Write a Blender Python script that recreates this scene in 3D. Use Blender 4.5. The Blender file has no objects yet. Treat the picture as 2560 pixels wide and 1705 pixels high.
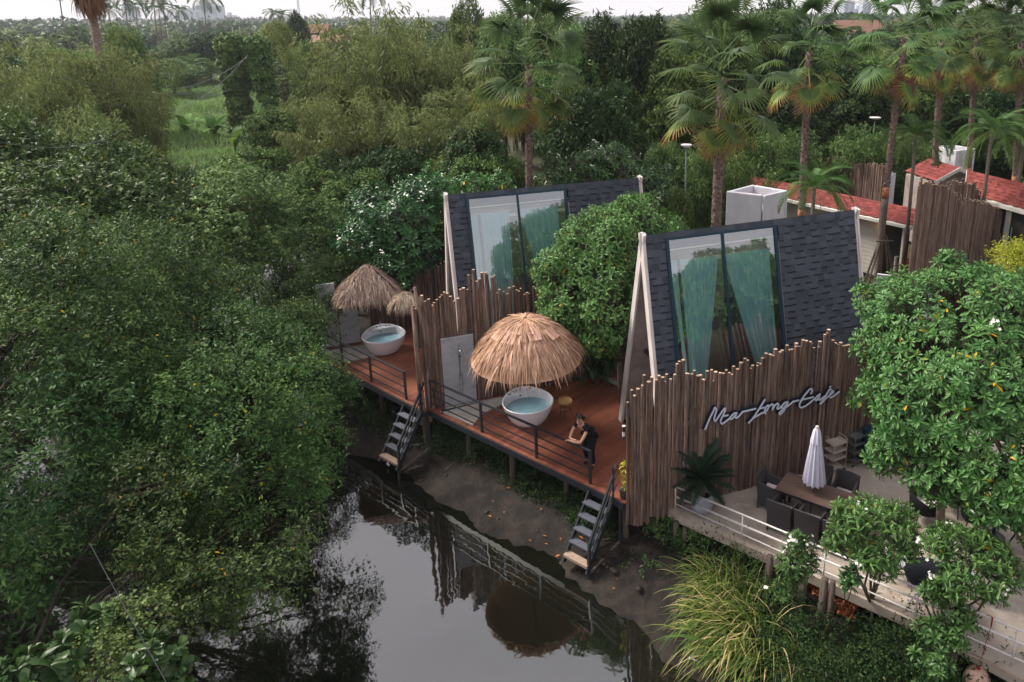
import bpy, math, random
import numpy as np
from mathutils import Vector, Matrix
S = bpy.context.scene
C = S.collection
R = math.radians
# ------------------------------------------------------------ camera
CW, CHT = 2560., 1705.
F_, CX, CY, TH, ROLL, H = 1869.6, 1518.7, 572.4, R(15.85), R(.37), 11.2
cam = bpy.data.objects.new('camera', bpy.data.cameras.new('camera')); C.objects.link(cam)
fw = np.array([0, math.cos(TH), -math.sin(TH)]); rt = np.array([1., 0, 0]); upv = np.cross(rt, fw)
r2 = rt*math.cos(ROLL)-upv*math.sin(ROLL); u2 = upv*math.cos(ROLL)+rt*math.sin(ROLL)
cam.matrix_world = Matrix(((r2[0], u2[0], -fw[0], 0), (r2[1], u2[1], -fw[1], 0), (r2[2], u2[2], -fw[2], H), (0, 0, 0, 1)))
cam.data.sensor_width = 36; cam.data.lens = F_*36/CW
cam.data.shift_x = -(CX-CW/2)/CW; cam.data.shift_y = (CY-CHT/2)/CW
cam.data.clip_start = .1; cam.data.clip_end = 9000
S.camera = cam
# measuring helpers: where a sight line meets a level, or a distance
def ray(u, v): return fw+r2*(u-CX)/F_-u2*(v-CY)/F_
def P(u, v, z=0.):
    d = ray(u, v); return Vector(np.array([0, 0, H])+d*((z-H)/d[2]))
def D(u, v, y):
    d = ray(u, v); return Vector(np.array([0, 0, H])+d*(y/d[1]))
# ------------------------------------------------------------ sky and light
S.view_settings.view_transform = 'Standard'; S.view_settings.look = 'None'
S.view_settings.exposure = 0.92; S.view_settings.gamma = 1
SUN_EL, SUN_AZ = 46, 296
w = bpy.data.worlds.new('World'); S.world = w; w.use_nodes = True
nt = w.node_tree; nt.nodes.clear()
def N(nt, t, **k):
    n = nt.nodes.new(t)
    for a, b in k.items():
        if a == 'i':
            for x, y in b.items(): n.inputs[x].default_value = y
        else: setattr(n, a, b)
    return n
sky = N(nt, 'ShaderNodeTexSky', sky_type='NISHITA', sun_disc=False, sun_elevation=R(SUN_EL), sun_rotation=R(SUN_AZ), air_density=1.2, dust_density=5.0, ozone_density=1.0)
tc = N(nt, 'ShaderNodeTexCoord'); sep = N(nt, 'ShaderNodeSeparateXYZ')
ramp = N(nt, 'ShaderNodeValToRGB')
e = ramp.color_ramp.elements
e[0].position = 0.0; e[0].color = (6.1, 5.65, 5.5, 1)
e[1].position = 1.0; e[1].color = (7.4, 7.1, 7.5, 1)
x = e.new(.07); x.color = (6.2, 5.9, 5.85, 1)
x = e.new(.30); x.color = (6.0, 5.8, 6.1, 1)
noi = N(nt, 'ShaderNodeTexNoise', i={'Scale': 1.6, 'Detail': 6.0, 'Roughness': .55})
mp = N(nt, 'ShaderNodeMapping'); mp.inputs['Scale'].default_value = (1, 1, 3.5)
cr = N(nt, 'ShaderNodeMapRange', i={'From Min': .35, 'From Max': .7, 'To Min': .86, 'To Max': 1.1})
mul = N(nt, 'ShaderNodeMixRGB', blend_type='MULTIPLY', i={'Fac': 1.0})
mix = N(nt, 'ShaderNodeMixRGB', i={'Fac': .9})
bg = N(nt, 'ShaderNodeBackground', i={'Strength': .1}); out = N(nt, 'ShaderNodeOutputWorld')
L = nt.links.new
L(tc.outputs['Generated'], sep.inputs[0]); L(sep.outputs[2], ramp.inputs[0])
L(tc.outputs['Generated'], mp.inputs[0]); L(mp.outputs[0], noi.inputs['Vector']); L(noi.outputs['Fac'], cr.inputs[0])
L(ramp.outputs[0], mul.inputs[1]); L(cr.outputs[0], mul.inputs[2])
L(sky.outputs[0], mix.inputs[1]); L(mul.outputs[0], mix.inputs[2]); L(mix.outputs[0], bg.inputs[0]); L(bg.outputs[0], out.inputs[0])
sl = bpy.data.lights.new('sun', 'SUN'); sl.energy = 3.6; sl.angle = R(18); sl.color = (1, .93, .83)
so = bpy.data.objects.new('sun', sl); C.objects.link(so)
sd = Vector((math.sin(R(SUN_AZ))*math.cos(R(SUN_EL)), math.cos(R(SUN_AZ))*math.cos(R(SUN_EL)), math.sin(R(SUN_EL))))
so.rotation_euler = sd.to_track_quat('Z', 'Y').to_euler(); so.location = (0, 0, 60)
S.render.engine = 'CYCLES'
S.cycles.max_bounces = 6; S.cycles.diffuse_bounces = 2; S.cycles.transparent_max_bounces = 8; S.cycles.glossy_bounces = 3; S.cycles.transmission_bounces = 4
# ------------------------------------------------------------ materials
MT = {}
def mat(name, col, rough=.7, metal=0., spec=.22, noise=None, bump=None, var=None, emit=None, wave=None, coat=0):
    """noise=(scale,(colour2),lo,hi[,stretch]); bump=(scale,strength[,stretch]); var=strength of the per-piece 'v' attribute"""
    m = bpy.data.materials.new(name); m.use_nodes = True; t = m.node_tree; b = t.nodes['Principled BSDF']; l = t.links.new
    b.inputs['Roughness'].default_value = rough; b.inputs['Metallic'].default_value = metal
    b.inputs['Specular IOR Level'].default_value = spec; b.inputs['Coat Weight'].default_value = coat
    co = N(t, 'ShaderNodeTexCoord')
    def vec(st):
        mp = N(t, 'ShaderNodeMapping'); mp.inputs['Scale'].default_value = st; l(co.outputs['Object'], mp.inputs[0]); return mp.outputs[0]
    cur = None
    rgb = N(t, 'ShaderNodeRGB'); rgb.outputs[0].default_value = (*col, 1); cur = rgb.outputs[0]
    for nz in ([noise] if noise and not isinstance(noise, list) else (noise or [])):
        n = N(t, 'ShaderNodeTexNoise', i={'Scale': nz[0], 'Detail': 7.0, 'Roughness': .62}); l(vec(nz[4] if len(nz) > 4 else (1, 1, 1)), n.inputs['Vector'])
        mr = N(t, 'ShaderNodeMapRange', i={'From Min': nz[2], 'From Max': nz[3]}); l(n.outputs['Fac'], mr.inputs[0])
        mx = N(t, 'ShaderNodeMixRGB'); l(mr.outputs[0], mx.inputs[0]); l(cur, mx.inputs[1]); mx.inputs[2].default_value = (*nz[1], 1); cur = mx.outputs[0]
    if var:
        a = N(t, 'ShaderNodeAttribute', attribute_name='v')
        mr = N(t, 'ShaderNodeMapRange', i={'To Min': 1-var, 'To Max': 1+var}); l(a.outputs['Fac'], mr.inputs[0])
        mx = N(t, 'ShaderNodeVectorMath', operation='SCALE'); l(cur, mx.inputs[0]); l(mr.outputs[0], mx.inputs['Scale']); cur = mx.outputs[0]
    l(cur, b.inputs['Base Color'])
    if bump:
        n = N(t, 'ShaderNodeTexNoise', i={'Scale': bump[0], 'Detail': 8.0, 'Roughness': .6}); l(vec(bump[2] if len(bump) > 2 else (1, 1, 1)), n.inputs['Vector'])
        bp = N(t, 'ShaderNodeBump', i={'Strength': bump[1], 'Distance': .05}); l(n.outputs['Fac'], bp.inputs['Height']); l(bp.outputs[0], b.inputs['Normal'])
    if emit:
        b.inputs['Emission Color'].default_value = (*emit[0], 1); b.inputs['Emission Strength'].default_value = emit[1]
    MT[name] = m; return m
def ramp_mat(name, stops, rough=.55, transl=.26, spec=.12, attr='v', noise=0.):
    """leaf like material: colour by per-leaf attribute"""
    m = bpy.data.materials.new(name); m.use_nodes = True; t = m.node_tree; b = t.nodes['Principled BSDF']; l = t.links.new
    a = N(t, 'ShaderNodeAttribute', attribute_name=attr)
    r = N(t, 'ShaderNodeValToRGB'); el = r.color_ramp.elements
    for k, (p, c) in enumerate(stops):
        q = el[k] if k < 2 else el.new(p)
        q.position = p; q.color = (*c, 1)
    l(a.outputs['Fac'], r.inputs[0]); cur = r.outputs[0]
    oi = N(t, 'ShaderNodeObjectInfo')
    hs = N(t, 'ShaderNodeHueSaturation', i={'Saturation': 1.04}); mr = N(t, 'ShaderNodeMapRange', i={'To Min': .8, 'To Max': 1.22}); l(oi.outputs['Random'], mr.inputs[0]); l(mr.outputs[0], hs.inputs['Value'])
    mr2 = N(t, 'ShaderNodeMath', operation='MULTIPLY_ADD', i={1: .035, 2: .482}); l(oi.outputs['Random'], mr2.inputs[0]); l(mr2.outputs[0], hs.inputs['Hue'])
    l(cur, hs.inputs['Color']); cur = hs.outputs[0]
    l(cur, b.inputs['Base Color']); b.inputs['Roughness'].default_value = rough; b.inputs['Specular IOR Level'].default_value = spec
    if transl:
        tr = N(t, 'ShaderNodeBsdfTranslucent'); l(cur, tr.inputs[0]); mx = N(t, 'ShaderNodeMixShader', i={0: transl})
        l(b.outputs[0], mx.inputs[1]); l(tr.outputs[0], mx.inputs[2]); l(mx.outputs[0], t.nodes['Material Output'].inputs[0])
    MT[name] = m; return m
mat('mud', (.009, .007, .006), .7, spec=.12, noise=[(2.2, (.027, .020, .016), .42, .62), (9, (.012, .011, .011), .5, .7)], bump=(5, .9))
mat('soil', (.045, .042, .025), .9, noise=[(.6, (.03, .05, .015), .4, .6), (7, (.07, .06, .04), .5, .7)], bump=(6, .6))
mat('deck_wood', (.215, .072, .042), .42, spec=.4, noise=[(1.1, (.135, .042, .025), .4, .68), (14, (.30, .10, .05), .5, .8, (.25, 1.6, 1)), (60, (.12, .035, .02), .55, .8)], var=.22, bump=(30, .15, (.2, 2, 1)))
mat('log_wood', (.235, .16, .13), .85, noise=[(3, (.11, .065, .05), .42, .62, (5, 5, .5)), (9, (.30, .22, .18), .55, .75, (7, 7, .35)), (25, (.05, .03, .02), .58, .75, (3, 3, .3))], var=.42, bump=(14, 1.0, (5, 5, .5)))
mat('log_end', (.42, .30, .22), .85, noise=(12, (.25, .16, .11), .4, .7), var=.3)
mat('old_post', (.12, .095, .08), .9, noise=[(4, (.08, .06, .05), .42, .62, (5, 5, .6))], bump=(14, .8, (5, 5, .5)), var=.2)
mat('black_steel', (.016, .018, .024), .38, spec=.6, noise=(20, (.03, .032, .04), .5, .8))
mat('grey_step', (.085, .09, .115), .7, noise=(18, (.05, .052, .066), .45, .7))
mat('raw_wood', (.30, .22, .17), .8, noise=(5, (.19, .13, .09), .45, .7, (1, 6, 6)))
mat('white_steel', (.62, .58, .57), .4, noise=(9, (.45, .40, .37), .5, .78))
mat('concrete_panel', (.36, .36, .385), .7, noise=[(2.2, (.27, .27, .285), .4, .65, (1, 1, 1.8)), (16, (.43, .43, .45), .55, .8)], bump=(8, .3))
mat('dark_panel', (.10, .10, .11), .75, noise=(3, (.06, .06, .065), .4, .65))
mat('concrete_slab', (.40, .37, .33), .8, noise=[(1.6, (.30, .26, .22), .42, .66), (11, (.46, .43, .4), .55, .8)], bump=(20, .15))
mat('terrace', (.36, .305, .255), .75, noise=[(.7, (.26, .21, .17), .45, .62), (3.1, (.42, .375, .33), .5, .72), (14, (.22, .19, .16), .6, .8)], bump=(18, .2))
mat('terrace_edge', (.17, .14, .11), .9, noise=[(2.1, (.06, .065, .035), .42, .58), (7, (.40, .35, .3), .55, .7)], bump=(9, .5))
mat('acrylic', (.70, .69, .74), .22, spec=.5)
mat('chrome', (.5, .52, .55), .15, metal=1.)
mat('shingle_grey', (.052, .060, .078), .9, noise=(60, (.075, .085, .10), .45, .75), var=.26, bump=(90, .3))
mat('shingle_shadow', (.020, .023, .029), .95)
mat('shingle_red', (.20, .052, .046), .9, noise=(50, (.17, .035, .03), .4, .7), var=.3, bump=(80, .3))
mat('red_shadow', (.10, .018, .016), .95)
mat('barge', (.60, .54, .52), .65, noise=(3, (.48, .42, .40), .45, .7, (1, 1, .4)))
mat('soffit', (.34, .28, .265), .7, noise=(2, (.20, .165, .15), .4, .7))
mat('frame_blue', (.012, .035, .055), .35)
mat('interior', (.72, .64, .57), .8)
mat('interior_dark', (.03, .025, .022), .7)
mat('white_wall', (.56, .55, .59), .75, noise=(1.5, (.46, .45, .48), .45, .7, (1, 1, .4)), bump=(12, .12))
mat('cream_wall', (.56, .52, .47), .75, noise=(2, (.48, .44, .40), .45, .7))
mat('fascia', (.60, .56, .52), .6)
mat('rattan', (.050, .044, .047), .6, noise=(70, (.085, .076, .08), .45, .7, (1, 1, 4)), bump=(90, .6, (1, 1, 5)))
mat('cushion', (.60, .50, .52), .85, bump=(60, .1))
mat('table_wood', (.135, .085, .067), .55, noise=(8, (.09, .055, .045), .4, .7, (.3, 5, 1)), var=.18)
mat('umbrella_cloth', (.60, .57, .68), .8, noise=(4, (.52, .49, .60), .4, .7))
mat('cart_beige', (.42, .36, .31), .5); mat('cart_grey', (.13, .14, .135), .5)
mat('wheel', (.02, .02, .02), .6)
mat('pot_glaze', (.42, .44, .50), .5, noise=(16, (.25, .28, .34), .45, .65, (4, 4, .5)), bump=(14, .7, (6, 6, .4)))
mat('black_paint', (.012, .014, .02), .5, noise=(30, (.02, .024, .035), .5, .8))
mat('black_cloth', (.008, .008, .011), .9, bump=(6, .5))
mat('skin', (.40, .215, .15), .5); mat('hair', (.010, .007, .006), .6, spec=.1)
mat('wicker', (.40, .25, .10), .7, noise=(30, (.22, .13, .05), .45, .65))
mat('sign_black', (.010, .012, .02), .5); mat('sign_white', (.52, .55, .66), .45)
mat('shade_pink', (.50, .34, .27), .8, noise=(9, (.38, .24, .18), .4, .7))
mat('red_cord', (.25, .03, .02), .8); mat('lamp_metal', (.12, .135, .15), .5)
mat('lamp_glow', (1, .7, .3), .4, emit=((1, .55, .15), 3.0))
mat('pale_wall', (.42, .42, .42), .85); mat('tower_wall', (.30, .34, .40), .8); mat('tower_glass', (.16, .20, .26), .5)
mat('roof_brown', (.24, .13, .10), .9); mat('blue_paint', (.04, .12, .4), .7)
mat('bark', (.045, .035, .028), .9, noise=(6, (.085, .07, .055), .45, .65, (3, 3, 1)), bump=(12, .8, (3, 3, 1)))
mat('branch', (.14, .11, .085), .85, noise=(5, (.08, .06, .045), .4, .7))
mat('litter', (.09, .04, .02), .9, noise=(14, (.28, .10, .035), .5, .66), bump=(20, .6))
mat('paper', (.5, .53, .62), .8); mat('blue_litter', (.05, .25, .5), .6); mat('stone', (.06, .053, .048), .9, noise=(4, (.03, .026, .023), .4, .65), bump=(8, .8))
mat('ring_trunk', (.17, .135, .11), .85, noise=[(5, (.07, .055, .045), .4, .65, (1, 1, 9)), (18, (.24, .20, .17), .5, .7)], bump=(6, .9, (.6, .6, 10)))
mat('boot_trunk', (.19, .13, .11), .9, noise=[(9, (.34, .27, .23), .5, .68), (22, (.05, .03, .025), .5, .7)], bump=(12, 1.0, (1, 1, 2.2)), var=.5)
mat('peel_trunk', (.42, .17, .09), .85, noise=(9, (.26, .10, .06), .4, .65))
# tub water
m = mat('tub_water', (.27, .45, .53), .06, spec=.6, noise=(2, (.21, .38, .47), .4, .7), bump=(5, .05))
# canal water
m = mat('canal_water', (.0035, .004, .003), .03, spec=.5, noise=(.25, (.006, .007, .004), .4, .6))
b = m.node_tree.nodes['Principled BSDF']; b.inputs['IOR'].default_value = 2.35; b.inputs['Specular IOR Level'].default_value = .5
t = m.node_tree; tcn = N(t, 'ShaderNodeTexCoord'); n = N(t, 'ShaderNodeTexNoise', i={'Scale': 1.3, 'Detail': 3.0}); bp = N(t, 'ShaderNodeBump', i={'Strength': .075, 'Distance': .08})
t.links.new(tcn.outputs['Object'], n.inputs['Vector']); t.links.new(n.outputs['Fac'], bp.inputs['Height']); t.links.new(bp.outputs[0], b.inputs['Normal'])
# window glass: clear with a mirror-like sheen
def glassmat(name, tint, k0, k1):
    m = bpy.data.materials.new(name); m.use_nodes = True; t = m.node_tree; t.nodes.clear(); l = t.links.new
    tr = N(t, 'ShaderNodeBsdfTransparent'); tr.inputs[0].default_value = (*tint, 1); gl = N(t, 'ShaderNodeBsdfGlossy', i={'Roughness': .015}); gl.inputs[0].default_value = (.9, .95, 1, 1)
    fr = N(t, 'ShaderNodeFresnel', i={'IOR': 1.5}); mr = N(t, 'ShaderNodeMapRange', i={'From Min': .04, 'From Max': .6, 'To Min': k0, 'To Max': k1}); l(fr.outputs[0], mr.inputs[0])
    mx = N(t, 'ShaderNodeMixShader'); l(mr.outputs[0], mx.inputs[0]); l(tr.outputs[0], mx.inputs[1]); l(gl.outputs[0], mx.inputs[2])
    o = N(t, 'ShaderNodeOutputMaterial'); l(mx.outputs[0], o.inputs[0]); MT[name] = m
glassmat('glass', (.94, .98, .98), .27, .75); glassmat('glass_dark', (.3, .35, .35), .15, .6)
# sheer curtain
m = mat('curtain', (.42, .76, .79), .9, noise=(3, (.50, .82, .84), .4, .7, (8, 8, .3)))
t = m.node_tree; b = t.nodes['Principled BSDF']; tl = N(t, 'ShaderNodeBsdfTranslucent'); tl.inputs[0].default_value = (.48, .82, .85, 1); mx = N(t, 'ShaderNodeMixShader', i={0: .5})
t.links.new(b.outputs[0], mx.inputs[1]); t.links.new(tl.outputs[0], mx.inputs[2]); t.links.new(mx.outputs[0], t.nodes['Material Output'].inputs[0])
# plants
ramp_mat('leaf_mangrove', [(0, (.014, .030, .010)), (1, (.45, .30, .02)), (.42, (.036, .074, .022)), (.72, (.085, .150, .042)), (.975, (.17, .26, .075)), (.99, (.45, .30, .02))], .42)
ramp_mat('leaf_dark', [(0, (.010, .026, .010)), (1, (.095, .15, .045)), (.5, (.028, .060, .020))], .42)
ramp_mat('leaf_mid', [(0, (.034, .064, .022)), (1, (.22, .31, .10)), (.5, (.088, .150, .048))], .48)
ramp_mat('leaf_bamboo', [(0, (.055, .080, .028)), (1, (.33, .36, .15)), (.5, (.155, .205, .075))], .5, .3)
ramp_mat('leaf_olive', [(0, (.04, .062, .012)), (1, (.25, .27, .06)), (.5, (.11, .145, .03))], .5, .3)
ramp_mat('leaf_plumeria', [(0, (.022, .058, .018)), (1, (.42, .22, .02)), (.5, (.060, .130, .036)), (.94, (.14, .25, .07)), (.985, (.15, .28, .07)), (.992, (.42, .22, .02))], .38, .16, .26)
ramp_mat('leaf_plumeria_dark', [(0, (.013, .034, .014)), (1, (.07, .15, .04)), (.5, (.026, .066, .022))], .38, .14, .26)
ramp_mat('leaf_vine', [(0, (.026, .050, .016)), (1, (.19, .28, .08)), (.5, (.076, .130, .036))], .5)
ramp_mat('leaf_fan', [(0, (.026, .056, .022)), (1, (.32, .18, .07)), (.42, (.068, .118, .045)), (.78, (.12, .18, .05)), (.93, (.34, .33, .06))], .4, .25)
ramp_mat('leaf_dead', [(0, (.14, .06, .04)), (1, (.46, .28, .19)), (.5, (.28, .145, .10))], .8, .2)
ramp_mat('leaf_feather', [(0, (.03, .07, .022)), (1, (.20, .25, .06)), (.5, (.07, .14, .045))], .45, .25)
ramp_mat('leaf_cycad', [(0, (.010, .024, .016)), (1, (.045, .075, .045)), (.5, (.020, .042, .026))], .35, .08)
ramp_mat('leaf_banana', [(0, (.04, .09, .02)), (1, (.16, .25, .05)), (.5, (.08, .15, .03))], .6, .3)
ramp_mat('grass_field', [(0, (.12, .19, .07)), (1, (.32, .42, .17)), (.5, (.21, .31, .11))], .6, .3)
ramp_mat('grass_reed', [(0, (.05, .085, .018)), (1, (.46, .34, .19)), (.45, (.075, .12, .028)), (.74, (.17, .20, .05)), (.90, (.40, .32, .15))], .5, .3)
ramp_mat('leaf_rust', [(0, (.20, .07, .03)), (1, (.42, .18, .09)), (.5, (.30, .11, .05))], .6, .2)
ramp_mat('leaf_yellow', [(0, (.14, .17, .02)), (1, (.48, .44, .08)), (.5, (.28, .30, .04))], .5, .3)
ramp_mat('thatch_new', [(0, (.22, .115, .080)), (1, (.62, .40, .31)), (.5, (.40, .228, .165))], .75, .1)
ramp_mat('thatch_old', [(0, (.14, .095, .072)), (1, (.50, .40, .34)), (.5, (.31, .225, .175))], .85, .05)
ramp_mat('petal', [(0, (.60, .60, .52)), (1, (.85, .85, .80)), (.5, (.78, .78, .72))], .5, .2)
ramp_mat('petal_yellow', [(0, (.55, .40, .02)), (1, (.75, .60, .05)), (.5, (.65, .5, .03))], .5, .2)
ramp_mat('fallen_leaf', [(0, (.10, .045, .02)), (1, (.55, .22, .06)), (.5, (.28, .11, .04))], .8, 0)
# ------------------------------------------------------------ mesh helpers
def tag(o, label=None, cat=None, group=None, kind=None):
    if label: o['label'] = label
    if cat: o['category'] = cat
    if group: o['group'] = group
    if kind: o['kind'] = kind
    return o
def thing(name, label, cat, loc=(0, 0, 0), rz=0., group=None, sc=None):
    o = bpy.data.objects.new(name, None); C.objects.link(o); o.location = loc; o.rotation_euler = (0, 0, rz); o.empty_display_size = .2
    if sc: o.scale = sc if hasattr(sc, '__len__') else (sc,)*3
    return tag(o, label, cat, group)
def origin(o):
    v = Vector((0, 0, 0))
    while o: v += o.location; o = o.parent
    return v
def link(name, me, parent=None):
    o = bpy.data.objects.new(name, me); C.objects.link(o)
    if parent: o.parent = parent
    return o
class MB:
    def __init__(s): s.V = []; s.F = []; s.c = []; s.m = []; s.v = .5; s.mi = 0; s.sm = False; s.s = []
    def add(s, vs, fs):
        n = len(s.V); s.V += [tuple(v) for v in vs]
        for f in fs: s.F.append([i+n for i in f]); s.c.append(s.v); s.m.append(s.mi); s.s.append(s.sm)
    def obox(s, o, a, b, c):
        o, a, b, c = map(Vector, (o, a, b, c))
        vs = [o, o+a, o+a+b, o+b, o+c, o+a+c, o+a+b+c, o+b+c]
        fs = [(0, 3, 2, 1), (4, 5, 6, 7), (0, 1, 5, 4), (1, 2, 6, 5), (2, 3, 7, 6), (3, 0, 4, 7)]
        if a.cross(b).dot(c) < 0: fs = [f[::-1] for f in fs]
        s.add(vs, fs)
    def box(s, x0, x1, y0, y1, z0, z1): s.obox((x0, y0, z0), (x1-x0, 0, 0), (0, y1-y0, 0), (0, 0, z1-z0))
    def bar(s, p, q, w, h=None, up=(0, 0, 1)):
        p, q = Vector(p), Vector(q); d = q-p; h = h or w; u = Vector(up)
        if d.normalized().cross(u).length < .05: u = Vector((0, 1, 0))
        x = d.cross(u).normalized(); y = x.cross(d).normalized()
        s.obox(p-x*w/2-y*h/2, d, x*w, y*h)
    def prism(s, poly, vec):
        n = len(poly); vec = Vector(vec); vs = [Vector(p) for p in poly]; nn = Vector()
        for i in range(n): nn += vs[i].cross(vs[(i+1) % n])
        if nn.dot(vec) < 0: vs = vs[::-1]
        s.add(vs+[v+vec for v in vs], [tuple(range(n))[::-1], tuple(range(n, 2*n))]+[(i, (i+1) % n, n+(i+1) % n, n+i) for i in range(n)])
    def tube(s, pts, r, n=8, cap=True):
        pts = [Vector(p) for p in pts]; rs = r if hasattr(r, '__len__') else [r]*len(pts); vs = []; px = None
        for i, p in enumerate(pts):
            d = (pts[min(i+1, len(pts)-1)]-pts[max(i-1, 0)]).normalized()
            if px is None: px = d.orthogonal().normalized()
            px = (px-d*px.dot(d)).normalized(); py = d.cross(px)
            for k in range(n):
                a = 2*math.pi*k/n; vs.append(p+(px*math.cos(a)+py*math.sin(a))*rs[i])
        fs = [(i*n+k, i*n+(k+1) % n, (i+1)*n+(k+1) % n, (i+1)*n+k) for i in range(len(pts)-1) for k in range(n)]
        if cap: fs += [tuple(range(n))[::-1], tuple(range((len(pts)-1)*n, len(pts)*n))]
        s.add(vs, fs)
    def lathe(s, prof, n=32, c=(0, 0, 0), f=None):
        vs = []
        for (r, z) in prof:
            for k in range(n):
                a = 2*math.pi*k/n; q = (c[0]+r*math.cos(a), c[1]+r*math.sin(a), c[2]+z); vs.append(f(q, a, r, z) if f else q)
        s.add(vs, [(i*n+k, i*n+(k+1) % n, (i+1)*n+(k+1) % n, (i+1)*n+k) for i in range(len(prof)-1) for k in range(n)])
    def build(s, name, mats, parent=None, world=False, bevel=0, label=None):
        me = bpy.data.meshes.new(name)
        off = origin(parent) if (world and parent) else Vector()
        me.from_pydata([Vector(v)-off for v in s.V] if world else s.V, [], s.F)
        for mm in (mats if isinstance(mats, (list, tuple)) else [mats]): me.materials.append(MT[mm])
        me.polygons.foreach_set('material_index', s.m); me.polygons.foreach_set('use_smooth', s.s)
        a = me.attributes.new('v', 'FLOAT', 'FACE'); a.data.foreach_set('value', s.c)
        o = link(name, me, parent)
        if bevel:
            b = o.modifiers.new('bevel', 'BEVEL'); b.width = bevel; b.segments = 2; b.limit_method = 'ANGLE'
        if label: o['label'] = label
        return o
def copy_tree(o, parent=None):
    c = o.copy(); C.objects.link(c); c.parent = parent
    for ch in [x for x in bpy.data.objects if x.parent == o]: copy_tree(ch, c)
    return c
def npmesh(name, V, T, v, mats, mi=None):
    """V (n,3), T (m,3) triangles, v (m,) face attribute"""
    me = bpy.data.meshes.new(name); V = np.asarray(V, np.float32); T = np.asarray(T, np.int32)
    me.vertices.add(len(V)); me.vertices.foreach_set('co', V.ravel())
    me.loops.add(T.size); me.loops.foreach_set('vertex_index', T.ravel())
    me.polygons.add(len(T)); me.polygons.foreach_set('loop_start', np.arange(0, T.size, 3, dtype=np.int32))
    a = me.attributes.new('v', 'FLOAT', 'FACE'); a.data.foreach_set('value', np.asarray(v, np.float32))
    for mm in (mats if isinstance(mats, (list, tuple)) else [mats]): me.materials.append(MT[mm])
    if mi is not None: me.polygons.foreach_set('material_index', np.asarray(mi, np.int32))
    me.update(calc_edges=True); return me
def unit(a): return a/np.maximum(np.linalg.norm(a, axis=-1, keepdims=True), 1e-9)
LEAF = (np.array([[0, 0, 0], [.45, .5, .08], [.45, -.5, .08], [1, 0, -.06]]), np.array([[0, 3, 1], [0, 2, 3]]))
OBO = (np.array([[0, 0, 0], [.38, .30, .10], [.38, -.30, .10], [.78, .5, .02], [.78, -.5, .02], [1, 0, -.14], [.4, 0, .04], [.78, 0, -.05]]),
       np.array([[0, 6, 1], [0, 2, 6], [1, 6, 7], [1, 7, 3], [2, 7, 6], [2, 4, 7], [3, 7, 5], [4, 5, 7]]))
BLADE = (np.array([[0, .5, 0], [0, -.5, 0], [.5, .4, .0], [.5, -.4, .0], [.85, .2, -.12], [.85, -.2, -.12], [1, 0, -.26]]), np.array([[0, 1, 3], [0, 3, 2], [2, 3, 5], [2, 5, 4], [4, 5, 6]]))
def inst(tm, pos, d, nrm, sc, wd, v):
    tv, tf = tm; n = len(pos); d = unit(d); s = unit(np.cross(nrm, d)); nn = np.cross(d, s)
    sc = np.broadcast_to(np.asarray(sc, float), (n,)); wd = np.broadcast_to(np.asarray(wd, float), (n,))
    V = pos[:, None]+sc[:, None, None]*tv[None, :, 0, None]*d[:, None]+wd[:, None, None]*tv[None, :, 1, None]*s[:, None]+sc[:, None, None]*tv[None, :, 2, None]*nn[:, None]
    k = len(tv); T = tf[None]+(np.arange(n)*k)[:, None, None]
    return V.reshape(-1, 3), T.reshape(-1, 3), np.repeat(np.broadcast_to(v, (n,)), len(tf))
def cat(parts):
    V, T, v, o = [], [], [], 0
    for a, b, c in parts: V.append(a); T.append(b+o); v.append(c); o += len(a)
    return np.concatenate(V), np.concatenate(T), np.concatenate(v)
A = Vector((.9291, .3697, 0)); Q = Vector((-.3697, .9291, 0)); Z = Vector((0, 0, 1)); AR = math.atan2(.3697, .9291)
rnd = random.Random(7)
# ============================================================ ground, canal, water
WZ = -1.8
RB = [(12, 1.5), (6.5, 8.0)]+[tuple(P(u, v, WZ)[:2]) for u, v in ((1760, 1705), (1700, 1650), (1600, 1565), (1450, 1470), (1350, 1400), (1250, 1330), (1150, 1268), (1050, 1215), (980, 1168), (925, 1138), (880, 1128))]+[(-10.4, 24.6), (-13.2, 31), (-16.2, 40), (-19.3, 50), (-24, 66)]
LB = [(-31, 66), (-25.5, 48), (-22.5, 36), (-20.5, 26), (-18.0, 19), (-14.0, 15.3), (-11.6, 12.5), (-9.6, 9), (-8, 4), (-6, -12), (12, -12)]
POLY = np.array(RB+LB)
def inside_dist(X, Y):
    ins = np.zeros(X.shape, bool); dm = np.full(X.shape, 1e9)
    n = len(POLY)
    for i in range(n):
        a, b = POLY[i], POLY[(i+1) % n]
        c = ((a[1] > Y) != (b[1] > Y)) & (X < (b[0]-a[0])*(Y-a[1])/(b[1]-a[1]+1e-12)+a[0]); ins ^= c
        d = b-a; t = np.clip(((X-a[0])*d[0]+(Y-a[1])*d[1])/(d@d), 0, 1)
        dm = np.minimum(dm, np.hypot(X-a[0]-t*d[0], Y-a[1]-t*d[1]))
    return np.where(ins, dm, -dm)
def gh(X, Y):
    X = np.asarray(X, float); Y = np.asarray(Y, float); d = inside_dist(X, Y)
    w = .16*np.sin(X*1.9+Y*.7)+.12*np.sin(X*.8-Y*2.3+1)+.08*np.sin(X*4.1+Y*3.3)
    h = np.interp(d+w, [-30, -4.5, -2.2, -.8, 0, 1.5, 4], [-.62, -.70, -1.0, -1.42, -1.8, -2.3, -2.9])
    return h+.05*np.sin(X*3.1)*np.sin(Y*2.7)*(d > -5)
gx = np.concatenate([-np.geomspace(45, 6000, 34)[::-1], np.arange(-44.5, 30, .42), np.geomspace(30.5, 6000, 34)])
gy = np.concatenate([[-3000, -600, -100, -30], np.arange(-12, 70, .42), np.geomspace(71, 8000, 40)])
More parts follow.
